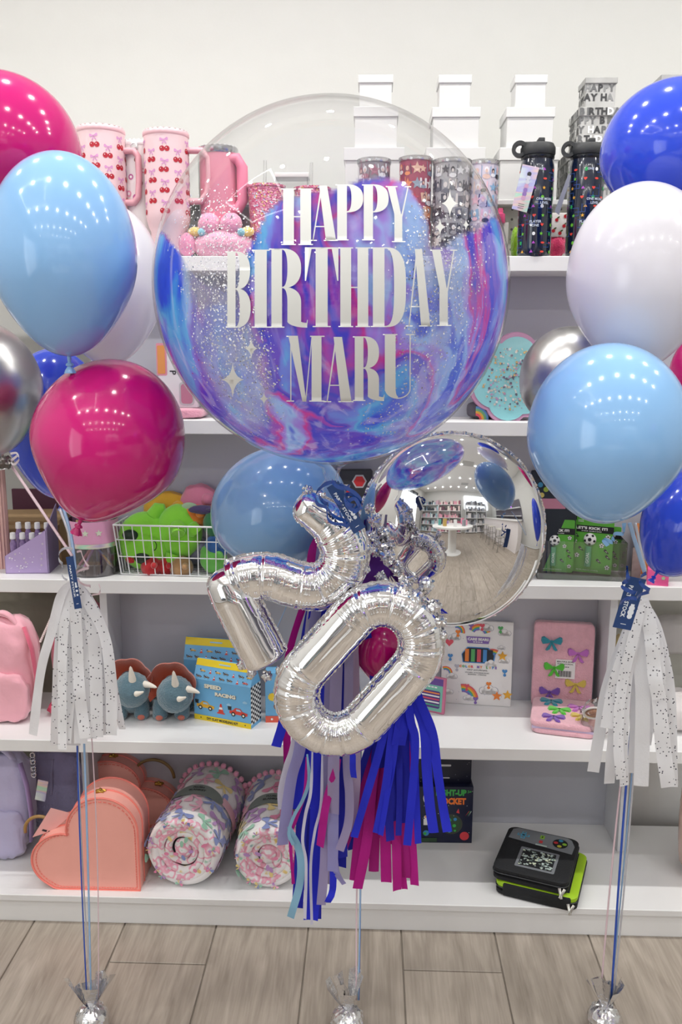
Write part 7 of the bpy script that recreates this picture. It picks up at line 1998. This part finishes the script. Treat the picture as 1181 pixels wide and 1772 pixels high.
# ============================================================ the shop behind the photographer, seen in the mirror balloons
t = thing('round_table', 'round white pedestal table behind the photographer, reflected in the foil globe', 'table', (.12, -1.0, 0))
wt_ = M('F0F0EE', .3)
build('table_top', MB().lathe([(.62, .80), (.64, .81), (.64, .85), (.62, .86), (0, .86)], 64), wt_, t); build('pedestal', MB().lathe([(.30, 0), (.30, .02), (.13, .05), (.13, .80)], 40), wt_, t)
rg = random.Random(5)
for i in range(9):
    a = i*.7; x, y = .12 + .42*math.cos(a), -1.0 + .42*math.sin(a); h = rg.uniform(.08, .2)
    o = thing('display_box', f'small {["pink","grey","white","gold","teal","black","violet","cream","rose"][i]} product box on the round table', 'box', (x, y, .86), rz=a)
    build('carton', MB().box(-.04, .04, -.04, .04, 0, h, bev=.003), M(('E7A0B4', '8E9096', 'EDEDED', 'C2A25A', '5FA6A2', '26282C', '9A7FC0', 'EFE6D2', 'D87C98')[i], .4), o)
t = thing('service_counter', 'long white service counter on the right behind the photographer', 'counter', (2.45, -1.9, 0))
build('counter_body', MB().box(-.2, .25, -1.9, 2.0, 0, 1.0), M('EAE4E4', .5), t, smooth=False); build('counter_top', MB().box(-.28, .3, -1.95, 2.05, 1.0, 1.04, bev=.004), wt_, t)
def stool(x, y, lab):
    t = thing('bar_stool', lab, 'stool', (x, y, 0)); mt = M('8D8A84', .4, metal=.6)
    build('seat', MB().box(-.16, .16, -.16, .16, .70, .73, bev=.01), M('CFCAC0', .5), t)
    for a in (-1, 1):
        for b in (-1, 1): build('leg', MB().tube([(a*.13, b*.13, .70), (a*.2, b*.2, 0)], .014, 8), mt, t)
    for z in (.22, .45):
        k = .13 + .07*(1 - z/.7); q = MB(); P = [(-k, -k, z), (k, -k, z), (k, k, z), (-k, k, z)]
        q.tube(P, .009, 8, closed=True); build('stretcher', q, mt, t)
for i, y in enumerate((-2.6, -1.7, -.8)): stool(1.85, y, f'metal bar stool with a pale seat, the {["farthest","middle","nearest"][i]} one at the white counter')
def rear_unit(x0, x1, cols, lab, sd):
    t = thing('rear_shelf_unit', lab, 'shelf', (x0, Y0 + .02, 0)); w = x1 - x0
    q = MB()
    for z in (.05, .50, .95, 1.40, 1.82): q.box(0, w, 0, .36, z, z + .03)
    build('shelf_boards', q, lam, t, smooth=False)
    n = max(1, round(w/.9))
    for i in range(n + 1): build('divider', MB().box(w*i/n - .012, w*i/n + .012, 0, .36, 0, 1.85), lam, t, smooth=False)
    rg = random.Random(sd); mats_ = [M(h, .5) for h in cols]; q = MB()
    for z in (.08, .53, .98, 1.43, 1.85):
        x = .04
        while x < w - .1:
            bw, h = rg.uniform(.05, .14), rg.uniform(.12, .33)
            q.box(x, x + bw - .008, .05, .30, z, z + h, mi=rg.randrange(len(mats_))); x += bw
    tag(build('merchandise', q, mats_, t, smooth=False), kind='stuff')
rear_unit(-2.3, -1.0, ['8FA6B4', 'DDE2E4', '2E3640', '9FC4CC', 'C9A9B4'], 'rear wall shelves full of blue and grey goods at the far left', 1)
rear_unit(-.95, .65, ['E3A0B0', 'F0D6D2', 'B86A80', '6E4A58', 'EDE3D9', '4A4448'], 'rear wall shelves full of pink goods in the middle', 2)
rear_unit(.95, 2.6, ['C9C9C9', '8A8A90', 'B3B9C2', 'E4DEDE', '5A5E66'], 'rear wall shelves full of grey party goods under the high window', 3)
# a rack of dark goods on the right wall behind the counter
t = thing('wall_rack', 'dark goods rack on the right wall behind the counter', 'shelf', (X1 - .02, -1.9, 0))
build('rack_back', MB().box(-.04, 0, -1.6, 1.8, .95, 1.9), M('6A6670', .6), t, smooth=False)
for z in (1.15, 1.5): build('shelf_board', MB().box(-.28, 0, -1.6, 1.8, z, z + .03), lam, t, smooth=False)
# neon balloon lamp
t = thing('neon_sign', 'violet neon balloon outline glowing on the right wall', 'lamp', (X1 - .06, -1.2, 1.9))
build('neon_tube', MB().tube([(0, .12*math.cos(a), .15*math.sin(a)) for a in [2*PI*i/24 for i in range(24)]], .012, 8, closed=True), M('9A50FF', .4, emit=8, var=0), t); build('neon_tube', MB().tube([(0, .02*math.sin(i), -.15 - .03*i) for i in range(7)], .010, 8), M('C060FF', .4, emit=8, var=0), t)
